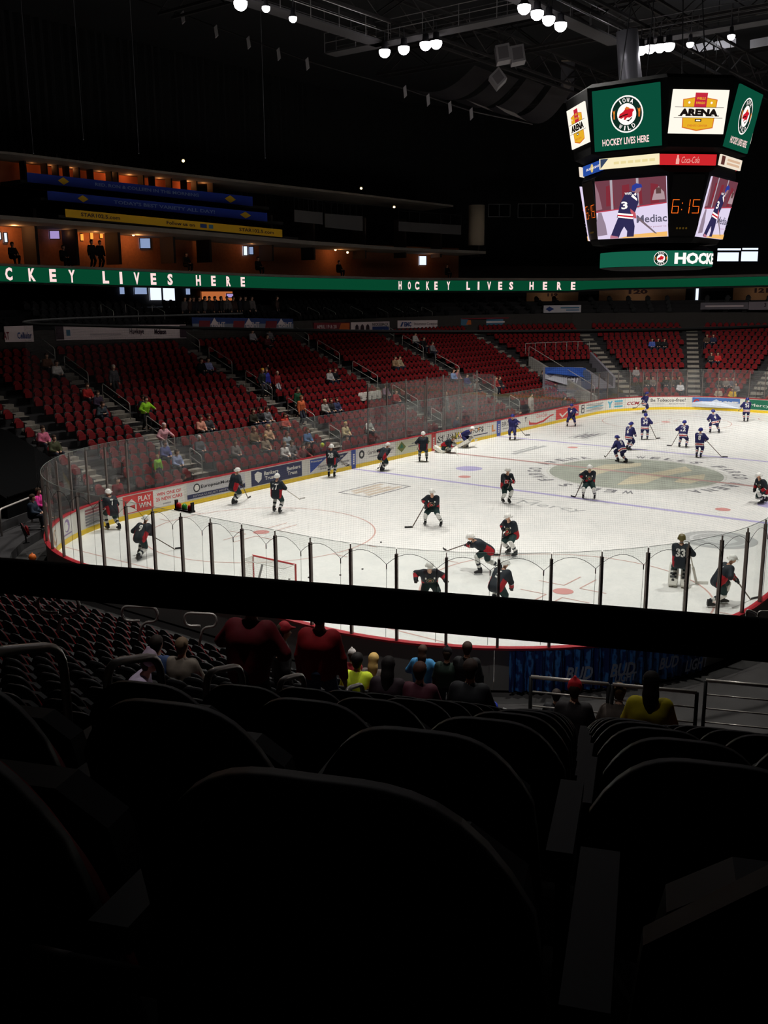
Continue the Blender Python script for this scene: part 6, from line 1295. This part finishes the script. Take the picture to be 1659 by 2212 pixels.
tpoly([(.06, .45), (.12, .72), (.20, .60), (.27, .82), (.36, .62), (.44, .55), (.44, .4)], mat('tunnel_snow', (176, 176, 186), .7), 'mountain_print', .026)
tpoly([(.52, .12), (.62, .12), (.625, .86), (.60, .95), (.54, .95), (.515, .86)], tca, 'can_print', .03)
m = MB(); V_, F_ = text_mesh('LIGHT', .03, .2); q_ = V_/V_.max(0); f = tfn(.035); m.add([f(.30+.2*a, .52+.22*b) for a, b in q_], F_); m.build('lettering', mat('tunnel_letters', (206, 206, 214), .7), tun)
m = MB(); V_, F_ = text_mesh('Coors', .04, .2); q_ = V_/V_.max(0); f = tfn(.035); m.add([f(.08+.2*a, .28+.22*b) for a, b in q_], F_); m.add([f(.66+.16*a, .35+.3*b) for a, b in q_], F_); m.build('lettering', trd, tun)
tpoly([(.83+.055*math.cos(q), .30+.26*math.sin(q)) for q in np.linspace(0, 2*math.pi, 21)[:-1]], mat('tunnel_dark', (50, 48, 56), .7), 'badge_print', .03); tpoly([(.83+.03*math.cos(q), .30+.14*math.sin(q)) for q in np.linspace(0, 2*math.pi, 21)[:-1]], trd, 'badge_print', .04)

tr = thing('tunnel_railing', 'thin steel railing above the tunnel banner', 'railing', path((s1+s2)/2, 9.4, 4.2)); m = MB(); m.tube([path(s1+(s2-s1)*k/8, 9.4, 5.1) for k in range(9)], .025, 6); m.build('top_rail', rail_m, tr, True)
for k in range(7): m = MB(); m.tube([path(s1+(s2-s1)*k/6, 9.4, 4.2), path(s1+(s2-s1)*k/6, 9.4, 5.1)], .022, 6); m.build('post', rail_m, tr, True)
t = thing('tunnel_stair_wall', 'pale sloping wall with steel rail on the near side of the tunnel', 'wall', path(s2, 5, .1)); m = MB(); P_ = [path(s2, 1.5, .1), path(s2, 9.0, .1), path(s2, 9.0, 4.0), path(s2, 1.5, 1.15)]; nn_ = path(s2+.2, 4, 0)-path(s2, 4, 0); m.add(P_+[q+nn_ for q in P_], [(3, 2, 1, 0), (4, 5, 6, 7), (0, 1, 5, 4), (1, 2, 6, 5), (2, 3, 7, 6), (3, 0, 4, 7)]); m.build('slab', mat('stair_wall', (140, 136, 132), .8, noise=.2), t)
m = MB(); m.tube(bend([path(s2, 1.6, 1.2), path(s2, 1.6, 2.0), path(s2, 9, 4.9), path(s2, 9, 4.0)], .2), .028, 7); m.build('rail', rail_m, t, True)
# white covered seats and things in the near left corner
wc = mat('seat_cover', (206, 198, 190), .8)
b0 = min((it for it in bowl if 2 <= it[2] <= 6), key=lambda it: abs(proj(it[0]+v3(0, 0, .75))[0, 0]-788)+abs(proj(it[0]+v3(0, 0, .75))[0, 1]-862)); row4 = sorted((it for it in bowl if it[2] == b0[2] and it[3] >= b0[3]), key=lambda it: it[3])[:4]
for i, best in enumerate(row4):
    P, rz = best[0], best[1]; cb = MB(); cb.prism([(-.21, .40), (.21, .40), (.215, .74), (.15, .91), (-.15, .91), (-.215, .74)], (-.24, 0, 0), (0, 1, 0), (0, 0, 1), (.32, 0, 0), 1); VV, F = cb.V, cb.F; o = link('seat_cover', make_mesh('seat_cover', VV, F, wc, None, False), None, '%s white covered seat back in the row of four' % ('first', 'second', 'third', 'fourth')[i], 'seat cover', 'four white covered seats'); o.location = P.tolist(); o.rotation_euler = (0, 0, rz)
blob = thing('draped_platform', 'black cloth covered platform left of the near corner glass', 'platform', path(S0[1]+CR*math.radians(73), 5.5, .3)); sq0, sq1 = S0[1]+CR*math.radians(62), S0[1]+CR*math.radians(84.5); m = MB(); sweep(m, sq0, sq1, [(2.9, .3), (9.0, .3), (9.0, 3.5), (7.4, 3.3), (5.2, 2.5), (3.6, 1.9), (2.9, 1.5)], step=.5); m.build('cloth', mat('black_cloth', (6, 6, 7), .95, spec=.05), blob)
m = MB(); m.tube([path(sq0+(sq1-sq0)*k/8, 2.85, 1.55) for k in range(9)], .03, 6); m.build('hem_pipe', mat('black_cloth', (6, 6, 7), .95, spec=.05), blob)
t = thing('corner_handrail', 'pale horizontal rail bars beside the seated pair at the left edge', 'handrail', path(S0[1]+9.1, 2.5, .3)); m = MB(); m.tube(bend([path(S0[1]+8.2, 2.5, .3), path(S0[1]+8.2, 2.5, 1.35), path(S0[1]+10.0, 2.5, 1.35), path(S0[1]+10.0, 2.5, .3)], .15), .04, 8); m.build('bar', rail_m, t, True)
for i, (x, y, a_) in enumerate(((22, 1115, .2), (60, 1165, .5))):
    p = at_z(x, y+12, .35); q = add_seat('red_stadium_seat', p, face_in(S0[1]+7.4)+a_, ('red seat pair member at the left picture edge under the rail bar', 'red seat leaning outward beside the near corner boards')[i], 'loose red seats at the near left corner', 'stadium seat')
p = at_z(70, 1204, 1.2); m = MB(); m.lathe([(.02, -.12), (.09, -.09), (.125, 0), (.09, .09), (.02, .12)], p, 14); o = m.build('orange_knit_hat', mat('ball_orange', (226, 110, 30), .6), smooth=True, label='round orange knit hat just above the black rail at the left', cat='hat'); m = MB(); m.lathe([(.03, .10), (.035, .13), (.01, .15)], p, 8); m.build('pompom', mat('ball_orange', (226, 110, 30), .6), o)
tb = at_y(696, 961, HY+.5); m = MB(); m.lathe([(.01, -.12), (.07, -.10), (.12, 0), (.07, .10), (.01, .12)], tb, 14); o = m.build('yellow_ball', mat('ball_yellow', (190, 206, 40), .7), smooth=True, label='yellow green ball above the left boards beside a red coat', cat='ball'); m = MB(); m.tube([tb+v3(.122*math.cos(q/8*math.pi*2), -.002, .122*math.sin(q/8*math.pi*2)) for q in range(9)], .008, 4); m.build('seam', wht, o)

# ------------------------------------------------------------------ spectators
def spectator_template(pose):
    kw = dict(sit=dict(lean=4, hip=.50, feet=((.44, .13), (.44, -.13)), hands=((.34, .12, .62), (.34, -.12, .62))), lean=dict(lean=30, hip=.50, feet=((.36, .15), (.36, -.15)), hands=((.45, .1, .66), (.45, -.1, .66))),
              stand=dict(lean=3, hip=.92, feet=((0, .11), (0, -.11))), reach=dict(lean=12, hip=.92, feet=((.05, .13), (-.05, -.13)), hands=((.46, .3, 1.12), (.3, -.25, 1.0))), wave=dict(lean=3, hip=.92, feet=((0, .12), (0, -.12)), hands=((.1, .42, 1.85), (.1, -.28, .85))),
              bow=dict(lean=60, hip=.84, feet=((.0, .15), (-.1, -.15)), hands=((.7, .15, .75), (.7, -.15, .75))), shrug=dict(lean=2, hip=.92, feet=((0, .11), (0, -.11)), hands=((.3, .28, 1.0), (.12, -.62, 1.12))))[pose]
    J = skeleton(**kw); pr_ = prims(J, 0); pg = prims(J, .022, 1.05); M = {}
    M['body'] = garment('body', pr_['T']+pr_['A']+pr_['TH']+pr_['SH']+pr_['HD']+pr_['HN']+pr_['FT'], skinm, h=.03, k=.025)
    arms = [(a, a+(b-a)*.97, ra, rb) for a, b, ra, rb in pg['A']]; M['shirt'] = garment('shirt', pg['T']+arms, skinm, h=.036)
    M['trousers'] = garment('trousers', [(J['pel']+v3(0, .07, 0), J['pel']-v3(0, .07, 0), .145, .145)]+prims(J, .014)['TH']+prims(J, .018)['SH'], skinm, h=.036)
    for k in 'LR': M['shoe'+k] = garment('shoe', [(J['an'+k]+v3(-.05, 0, -.035), J['toe'+k]+v3(.02, 0, -.01), .05, .048)], blk, h=.026)
    H_ = J['head']; M['hair'] = garment('hair', [(H_+v3(-.035, 0, .05), H_+v3(-.02, 0, .06), .105, .10), (H_+v3(-.06, 0, .04), H_+v3(-.07, 0, -.05), .09, .075)], skinm, h=.028)
    M['long_hair'] = garment('hair', [(H_+v3(-.035, 0, .05), H_+v3(-.02, 0, .06), .105, .10), (H_+v3(-.06, 0, .04), H_+v3(-.10, 0, -.12), .095, .09), (H_+v3(-.10, 0, -.12), H_+v3(-.13, 0, -.34), .10, .08)], skinm, h=.028)
    M['beanie'] = garment('knit_hat', [(H_+v3(-.02, 0, .06), H_+v3(-.02, 0, .09), .115, .105), (H_+v3(-.02, 0, .09), H_+v3(-.03, 0, .22), .06, .025)], skinm, h=.026)
    M['cap'] = garment('cap', [(H_+v3(-.015, 0, .06), H_+v3(-.01, 0, .08), .112, .10), (H_+v3(.06, 0, .06), H_+v3(.17, 0, .045), .035, .02)], skinm, h=.024)
    M['_J'] = J; return M
TPL = {}
def recolor(o, m):
    o.material_slots[0].link = 'OBJECT'; o.material_slots[0].material = m
def person(pos, az, pose, label, shirt, pants=(40, 44, 60), hair=(60, 42, 30), head='hair', sc=1.0, group='spectators in the stands', skin=None):
    if pose not in TPL: TPL[pose] = spectator_template(pose)
    M = TPL[pose]; t = thing('person', label, 'person', pos, group, az); t.scale = (sc, sc, sc)
    link('body', M['body'], t)
    for nm, key, c in (('shirt', 'shirt', shirt), ('trousers', 'trousers', pants), ({'hair': 'hair', 'long_hair': 'hair', 'beanie': 'knit_hat', 'cap': 'cap'}[head], head, hair)): o = link(nm, M[key], t); recolor(o, cmat(c))
    for k in 'LR': link('shoe', M['shoe'+k], t)
    if head in ('beanie', 'cap'): o = link('hair', M['hair'], t); recolor(o, cmat((58, 44, 34))); o.scale = (.94, .94, .97); o.location = (M['_J']['head']*np.array([.06, .06, .03])).tolist()
    return t
def bowl_hit(x, y, off=.55):
    d_ = ray(x, y)
    for t_ in np.arange(30, 130, .05):
        P = CAM+d_*t_; qx, qy = abs(P[0])-CX, abs(P[1])-CY; d = (math.hypot(max(qx, 0), max(qy, 0))-CR)
        if (qx > 0 or qy > 0) and d > 1.2 and P[2] < Z0+RR/RD*(d-D0)+off:
            if P[1] > CY and abs(P[0]) <= CX: s = sX(P[0])
            elif P[0] > CX and P[1] > CY: s = S0[3]+(math.pi/2-math.atan2(P[1]-CY, P[0]-CX))*CR
            elif P[0] > CX: s = S0[4]+(CY-P[1])
            else: s = S0[1]+(math.pi-math.atan2(P[1]-CY, P[0]+CX))*CR
            return s, d
BP = np.array([it[0] for it in bowl]); TAKEN = set()
def fan(x, y, pose, label, shirt, pants=(44, 46, 60), hair=(66, 46, 34), head='hair', sc=1.0, turn=0):
    up_ = pose not in ('sit', 'lean'); s, d = bowl_hit(x, y, .95 if up_ else .55); k = min(max(0, round((d-D0-.55)/RD)), NR-1)
    P, az = path(s, D0+k*RD+.22, Z0+k*RR), face_in(s)
    if not up_:
        D_ = np.linalg.norm(BP-path(s, D0+k*RD+.5, Z0+k*RR), axis=1)
        for q in np.argsort(D_)[:3]:
            if q not in TAKEN and D_[q] < 1.3:
                TAKEN.add(q); key = tuple(np.round(BP[q], 3)); P = BP[q]+v3(math.cos(bowl[q][1]), math.sin(bowl[q][1]), 0)*.13; az = bowl[q][1]
                if key in SOLO:
                    for ch in list(SOLO[key].children):
                        if ch.name.startswith('seat_pan'): ch.data = SMESH['flat_pan']
                break
    return person(P, az+math.radians(turn), pose, label, shirt, pants, hair, head, sc)
G_, WH_, BK_, NV_, RD_ = (110, 110, 114), (214, 208, 204), (22, 22, 26), (40, 48, 110), (160, 30, 36)
fan(117, 805, 'sit', 'seated fan in a white shirt high in the far left seats', WH_); fan(148, 806, 'sit', 'seated fan in brown beside the white-shirted fan', (110, 70, 50)); fan(232, 808, 'stand', 'man in grey suit standing by the first aisle rail', (70, 68, 72), (30, 30, 34), (180, 160, 150))
fan(196, 858, 'sit', 'seated fan in bright red above the aisle seats', (190, 36, 34)); fan(213, 862, 'sit', 'seated fan in dark purple beside the bright red one', (60, 44, 66)); fan(224, 892, 'lean', 'fan in slate grey lounging across the aisle seats', (66, 76, 84)); fan(298, 876, 'reach', 'usher in a bright lime green shirt on the aisle', (150, 210, 40), BK_, (50, 40, 34))
fan(322, 884, 'sit', 'seated fan in dark clothes right of the lime green usher', (38, 40, 48)); fan(96, 948, 'sit', 'fan in a pink shirt at the left end of the front rows', (214, 110, 140)); fan(70, 950, 'sit', 'fan in olive left of the pink shirt', (72, 74, 48)); fan(351, 945, 'reach', 'person in a fluffy pink and white top at the aisle foot', (230, 170, 180), (180, 180, 190), (230, 200, 200)); fan(325, 982, 'stand', 'child in lime green behind the left glass', (150, 214, 50), (60, 60, 60), (190, 160, 110), sc=.72)
fan(362, 975, 'sit', 'fan in blue behind glass, left of a similar one', (84, 92, 150)); fan(384, 976, 'sit', 'fan in pale blue and white behind the glass', (150, 160, 196)); fan(448, 792, 'sit', 'fan in white and blue halfway up the second section', (150, 156, 200)); fan(430, 796, 'sit', 'fan in black left of the white and blue one', BK_)
fan(551, 812, 'wave', 'fan with blond hair waving on the second aisle', (34, 40, 40), (60, 62, 70), (214, 160, 50)); fan(573, 820, 'stand', 'standing fan in a royal blue shirt on the aisle', (48, 50, 150), (50, 50, 56), (90, 60, 50)); fan(588, 812, 'stand', 'child in red right of the royal blue fan', (150, 40, 40), (190, 190, 200), (200, 170, 150), sc=.85)
fan(633, 858, 'stand', 'fan in dark green standing on the aisle steps', (24, 70, 44), BK_); fan(642, 876, 'stand', 'fan in orange standing just below the dark green one', (196, 96, 56), (50, 52, 66), (130, 90, 60)); fan(549, 908, 'sit', 'fan in black and yellow at the row left end above the glass', (40, 36, 24)); fan(564, 906, 'sit', 'fan in black second in the row above the glass', BK_, (40, 40, 70)); fan(579, 906, 'sit', 'fan in grey third in the row above the glass', G_, (150, 140, 136)); fan(597, 906, 'sit', 'fan in red orange at the row right end above the glass', (190, 62, 44))
fan(427, 925, 'sit', 'fan in peach low in the second section', (206, 140, 120), (70, 70, 70)); fan(441, 925, 'sit', 'fan in dark grey beside the peach one', (60, 60, 62)); fan(692, 880, 'sit', 'fan in pale grey right of the second aisle foot', (150, 146, 140), hair=(200, 170, 130)); fan(704, 878, 'sit', 'fan in black beside the pale grey one', (40, 38, 40)); fan(718, 876, 'sit', 'fan in dark blue by the glass top', (52, 58, 90)); fan(711, 814, 'sit', 'fan in white halfway up the third section', (180, 176, 176)); fan(722, 816, 'sit', 'fan in black halfway up the third section', BK_)
fan(541, 726, 'sit', 'fan in white in the top rows under the beer banner', (170, 166, 170)); fan(578, 730, 'sit', 'fan in grey in the top rows under the beer banner', (120, 116, 120)); fan(560, 735, 'sit', 'fan in dark red in the top rows', (100, 40, 46)); fan(852, 786, 'sit', 'fan in tan left of a pair in the fourth section', (150, 120, 90)); fan(866, 787, 'sit', 'fan in cream right of a pair in the fourth section', (170, 150, 120)); fan(897, 740, 'sit', 'fan in black high by the aisle rail', BK_); fan(908, 747, 'sit', 'fan in white high by the aisle rail', (190, 184, 180)); fan(921, 752, 'sit', 'fan in grey high by the aisle rail', G_)
fan(974, 815, 'sit', 'fan in light blue in the fifth section', (130, 150, 190)); fan(987, 813, 'sit', 'fan in dusty pink in the fifth section', (160, 110, 120)); fan(1021, 832, 'sit', 'fan in grey with a white cap above the bench glass', (120, 116, 112), hair=WH_, head='cap'); fan(1036, 834, 'sit', 'fan in navy between grey and red fans', NV_); fan(1048, 832, 'sit', 'fan in red and white above the bench glass', (160, 60, 60)); fan(945, 860, 'stand', 'tall bald man in grey standing above the bench glass', (120, 116, 116), (110, 108, 106), (196, 160, 140)); fan(959, 868, 'stand', 'child in a white cap beside the tall bald man', (30, 30, 36), BK_, WH_, 'cap', .7); fan(977, 868, 'sit', 'fan in black right of the white cap', BK_)
fan(855, 860, 'sit', 'fan in red right of the four white seats', (150, 34, 36)); fan(866, 863, 'sit', 'fan in blue and white beside the red one', (120, 90, 110)); fan(1130, 862, 'stand', 'fan in white behind the far left glass', (190, 180, 170), (150, 140, 130)); fan(1170, 815, 'sit', 'fan in grey below the tunnel rail', (60, 58, 60)); fan(1180, 822, 'sit', 'fan in black and green by the tunnel wall', (30, 60, 40)); fan(1065, 826, 'sit', 'fan in dark grey at the loop rail', (50, 46, 50))
fan(1407, 748, 'sit', 'fan in bright blue alone in the far stand', (80, 100, 180)); fan(1424, 748, 'sit', 'fan in black right of the bright blue one', BK_); fan(1437, 748, 'sit', 'second fan in black at the end of the far trio', BK_); fan(1521, 737, 'sit', 'fan in brown high right of the far middle aisle', (80, 60, 50)); fan(1533, 737, 'sit', 'fan in navy high right of the far middle aisle', (40, 44, 70)); fan(1522, 770, 'sit', 'fan in dark grey by the far middle aisle', (50, 46, 44)); fan(1536, 770, 'sit', 'fan in bright red by the far middle aisle', (190, 40, 40))
for x, c, lb in ((1400, (40, 40, 34), 'fan in dark olive behind the far glass, first of the row'), (1413, (110, 100, 96), 'fan in grey behind the far glass, second of the row'), (1436, BK_, 'fan in black behind the far glass, third of the row'), (1447, (60, 50, 44), 'fan in brown behind the far glass, fourth of the row'), (1460, (30, 28, 26), 'fan in black behind the far glass, last of the row'), (1555, (40, 36, 34), 'fan in black behind the far glass right of the middle'), (1566, (120, 110, 104), 'fan in pale grey behind the far glass right of the middle'), (1578, (96, 92, 100), 'fan in slate behind the far glass right of the middle')): fan(x, 830, 'sit', lb, c)
fan(1493, 840, 'sit', 'fan in bright white low behind the far glass', (214, 210, 214)); fan(1580, 856, 'sit', 'fan in yellow at the front behind the far glass', (214, 170, 40)); fan(1552, 856, 'sit', 'fan in beige at the front behind the far glass', (170, 150, 130)); fan(1344, 806, 'sit', 'fan in pale grey beside the diagonal far aisle', (150, 140, 140)); fan(1598, 838, 'sit', 'fan in grey beside the right far aisle', (130, 124, 124))
for x, y, c, lb, hr in ((412, 965, (80, 84, 90), 'child in a white cap behind the left glass', WH_), (540, 950, (110, 84, 60), 'fan in brown behind the glass over the bank advert', (140, 100, 70)), (556, 955, (140, 120, 100), 'fan in beige behind the glass over the bank advert', (180, 140, 90)), (586, 948, (190, 150, 120), 'fan in tan behind the glass', (200, 160, 100)), (610, 950, (150, 160, 170), 'fan in pale blue behind the glass', (90, 60, 50)), (648, 938, (70, 110, 160), 'fan in blue behind the glass', (90, 60, 40)), (622, 985, WH_, 'fan in bright white right behind the left boards', (120, 90, 70)), (500, 968, (120, 110, 106), 'fan in grey behind the glass left of the bank advert', (80, 60, 50)), (735, 930, (190, 170, 130), 'fan in cream behind the glass by the blue stripe', (200, 170, 110)), (795, 925, (200, 196, 190), 'fan in white left of the bench glass', (90, 70, 60)), (640, 995, (96, 92, 96), 'fan in grey right of the bright white one', (70, 50, 40))): fan(x, y, 'sit', lb, c, hair=hr)
def at_glass(x, pose, label, shirt, pants=BK_, hair=(50, 36, 30), head='hair', sc=1.0, d=.8, turn=0): s = s_px(x); return person(path(s, d, -.04), face_in(s)+math.radians(turn), pose, label, shirt, pants, hair, head, sc, 'people standing behind the rink glass')
at_glass(283, 'stand', 'tall person in dark red standing behind the left corner glass', (130, 24, 36), (110, 20, 30)); at_glass(396, 'bow', 'person in maroon bending behind the left glass', (110, 18, 30), (100, 18, 28), turn=60); at_glass(676, 'reach', 'person in maroon beside the yellow green ball', (120, 20, 30), (30, 26, 30)); at_glass(690, 'stand', 'person in black holding near the yellow green ball', (26, 24, 26)); at_glass(772, 'stand', 'person in red coat behind the blue board stripe', (130, 24, 34), (190, 190, 190)); at_glass(1008, 'stand', 'person in navy at the bench glass', (40, 50, 80)); at_glass(1139, 'bow', 'person in dark red bending behind the cola advert', (110, 26, 36), (110, 26, 36), turn=-40); at_glass(1238, 'stand', 'person in black above the orange board advert', (24, 22, 24))
# people of the near stands
def near_fan(x, k, pose, label, shirt, pants=(36, 38, 48), hair=(40, 30, 26), head='hair', sc=1.0, a=None, turn=0):
    a = .85*k+.35 if a is None else a; z = nz(k)+.03; bs = np.linspace(-6, 12, 400); X_ = proj([nb(a, b, z+1.1) for b in bs])[:, 0]; o = np.argsort(X_); b = float(np.interp(x, X_[o], bs[o]))
    P = nb(a, b, z)
    if b > 3.1:
        qx, qy = abs(P[0])-CX, abs(P[1])-CY; d = math.hypot(max(qx, 0), max(qy, 0))-CR if P[1] < -CY else -HX-P[0]; kk = max(0, math.floor((d-D0)/RD)); P[2] = Z0+kk*ERISE+.02
    return person(P, AZ+math.radians(turn), pose, label, shirt, pants, hair, head, sc, 'spectators in the near stand')
near_fan(535, 10.4, 'reach', 'big fan in a dark red jersey standing left below the black rail', (104, 18, 30), BK_, sc=1.06); near_fan(690, 12.6, 'stand', 'big fan in a bright red jersey and jeans standing below the black rail', (150, 24, 32), (70, 90, 120), sc=1.02); near_fan(607, 16, 'stand', 'bearded man in a red knit hat between two standing fans', (30, 28, 30), BK_, (150, 30, 40), 'cap', turn=-60)
near_fan(770, 17, 'sit', 'woman in a neon yellow top in the near seats', (206, 226, 50), hair=(26, 22, 22), head='hair'); near_fan(837, 15, 'sit', 'fan with long dark hair right of the neon top', (40, 26, 34), hair=(26, 20, 20), head='long_hair'); near_fan(905, 15, 'sit', 'fan with short brown hair in maroon in the near seats', (70, 26, 40), hair=(70, 40, 30)); near_fan(1014, 15, 'sit', 'large man in dark clothes left of the platform rails', (26, 26, 30), hair=(48, 34, 28), sc=1.08)
near_fan(760, 20, 'stand', 'child in a white knit hat by the near boards', (150, 40, 46), BK_, WH_, 'beanie', .78); near_fan(806, 20, 'sit', 'fan with long blond hair by the near boards', (90, 80, 76), hair=(206, 170, 100), head='long_hair'); near_fan(912, 22, 'shrug', 'girl in a light blue jacket with arm held out by the near glass', (60, 130, 180), BK_, (70, 50, 40), 'long_hair', .92); near_fan(964, 21, 'stand', 'fan in a dark green lettered jersey and black knit hat', (28, 44, 36), BK_, BK_, 'beanie', .9); near_fan(1007, 21, 'stand', 'broad man in a black jacket at the near glass', (20, 20, 22), BK_, (60, 44, 36)); near_fan(1050, 22, 'stand', 'child in a royal blue shirt at the near glass', (40, 60, 170), BK_, (50, 36, 30), 'hair', .88)
near_fan(1240, 16, 'sit', 'fan in a red knit hat below the platform railing', (40, 36, 38), hair=(190, 34, 44), head='beanie'); near_fan(1336, 16, 'lean', 'fan with brown hair slumped below the platform railing', (90, 80, 74), hair=(110, 84, 56)); near_fan(1405, 13.8, 'sit', 'woman in a yellow top with long dark hair before the platform', (206, 190, 40), hair=(26, 20, 18), head='long_hair', sc=1.05); near_fan(1200, 21, 'stand', 'dark figure standing on the platform before the blue drape', (26, 26, 30), BK_, sc=.9)
near_fan(262, 11, 'lean', 'child in a lavender patterned hoodie leaning in the left near seats', (196, 180, 206), (110, 150, 210), (190, 170, 190), 'beanie', .9, turn=-70); near_fan(390, 15, 'sit', 'fan in brown and white left of the dark red jersey', (120, 110, 100), hair=(110, 90, 70)); near_fan(335, 15, 'sit', 'fan in blue among the left near seats', (50, 70, 110))
person(at_z(72, 1140, .35), face_in(S0[1]+8.5), 'sit', 'person in navy seated at the left edge by the corner glass', (40, 52, 70), (26, 28, 40)); person(at_z(84, 1124, .35), face_in(S0[1]+8.5), 'sit', 'person in hot pink seated beside the corner glass', (214, 50, 140), (30, 30, 40))
# dark figures on concourse and in suites
ci = 0
for x in (398, 408, 418, 429, 441, 452, 463, 476, 490, 503, 517, 530, 543, 597):
    s, p = at_d(x, 650, 16.95, 9.0); ci += 1
    person(path(s, 16.95, 7.47), face_in(s)+(ci % 3-1)*.5, 'stand', 'dark figure standing on the concourse under the ribbon, %s from the left' % ORD[ci-1].replace('front', 'first'), ((36, 34, 36), (90, 84, 84), (60, 40, 36), (30, 30, 40))[ci % 4], BK_, group='figures on the concourse')
for i, (x, y) in enumerate(((202, 520), (220, 518), (140, 525), (30, 520), (405, 545), (560, 552), (735, 560), (968, 565))):
    s, p = at_d(x, y, 20.6); zf = z_for(s, 18.3, RB(x, 1)-4)
    person(path(s, 20.8, zf), face_in(s), 'stand' if i < 2 else 'sit', ('dark figure standing in the orange suite before the first sconce', 'dark figure standing in the orange suite before the third sconce', 'seated silhouette under the suite television', 'seated silhouette in the leftmost suite', 'seated silhouette at the start of the third suite', 'seated silhouette right of the bright suite doorway', 'seated silhouette below the middle lamp cluster', 'seated silhouette right of the white suite doorway')[i], (30, 26, 26), BK_, group='figures in the suites')

t = thing('corner_rail', 'bright steel rail beside the near right boards at the picture edge', 'handrail', at_t(1640, 1420, 17.0)); m = MB(); m.tube(bend([at_t(1613, 1420, 17), at_t(1613, 1316, 17), at_t(1636, 1326, 17), at_t(1636, 1420, 17)], .06), .022, 7); m.build('loop', rail_m, t, True)
m = MB(); m.tube(bend([at_t(1638, 1420, 16.6), at_t(1638, 1321, 16.6), at_t(1720, 1321, 16.6), at_t(1720, 1420, 16.6)], .06), .022, 7); m.build('loop', rail_m, t, True)
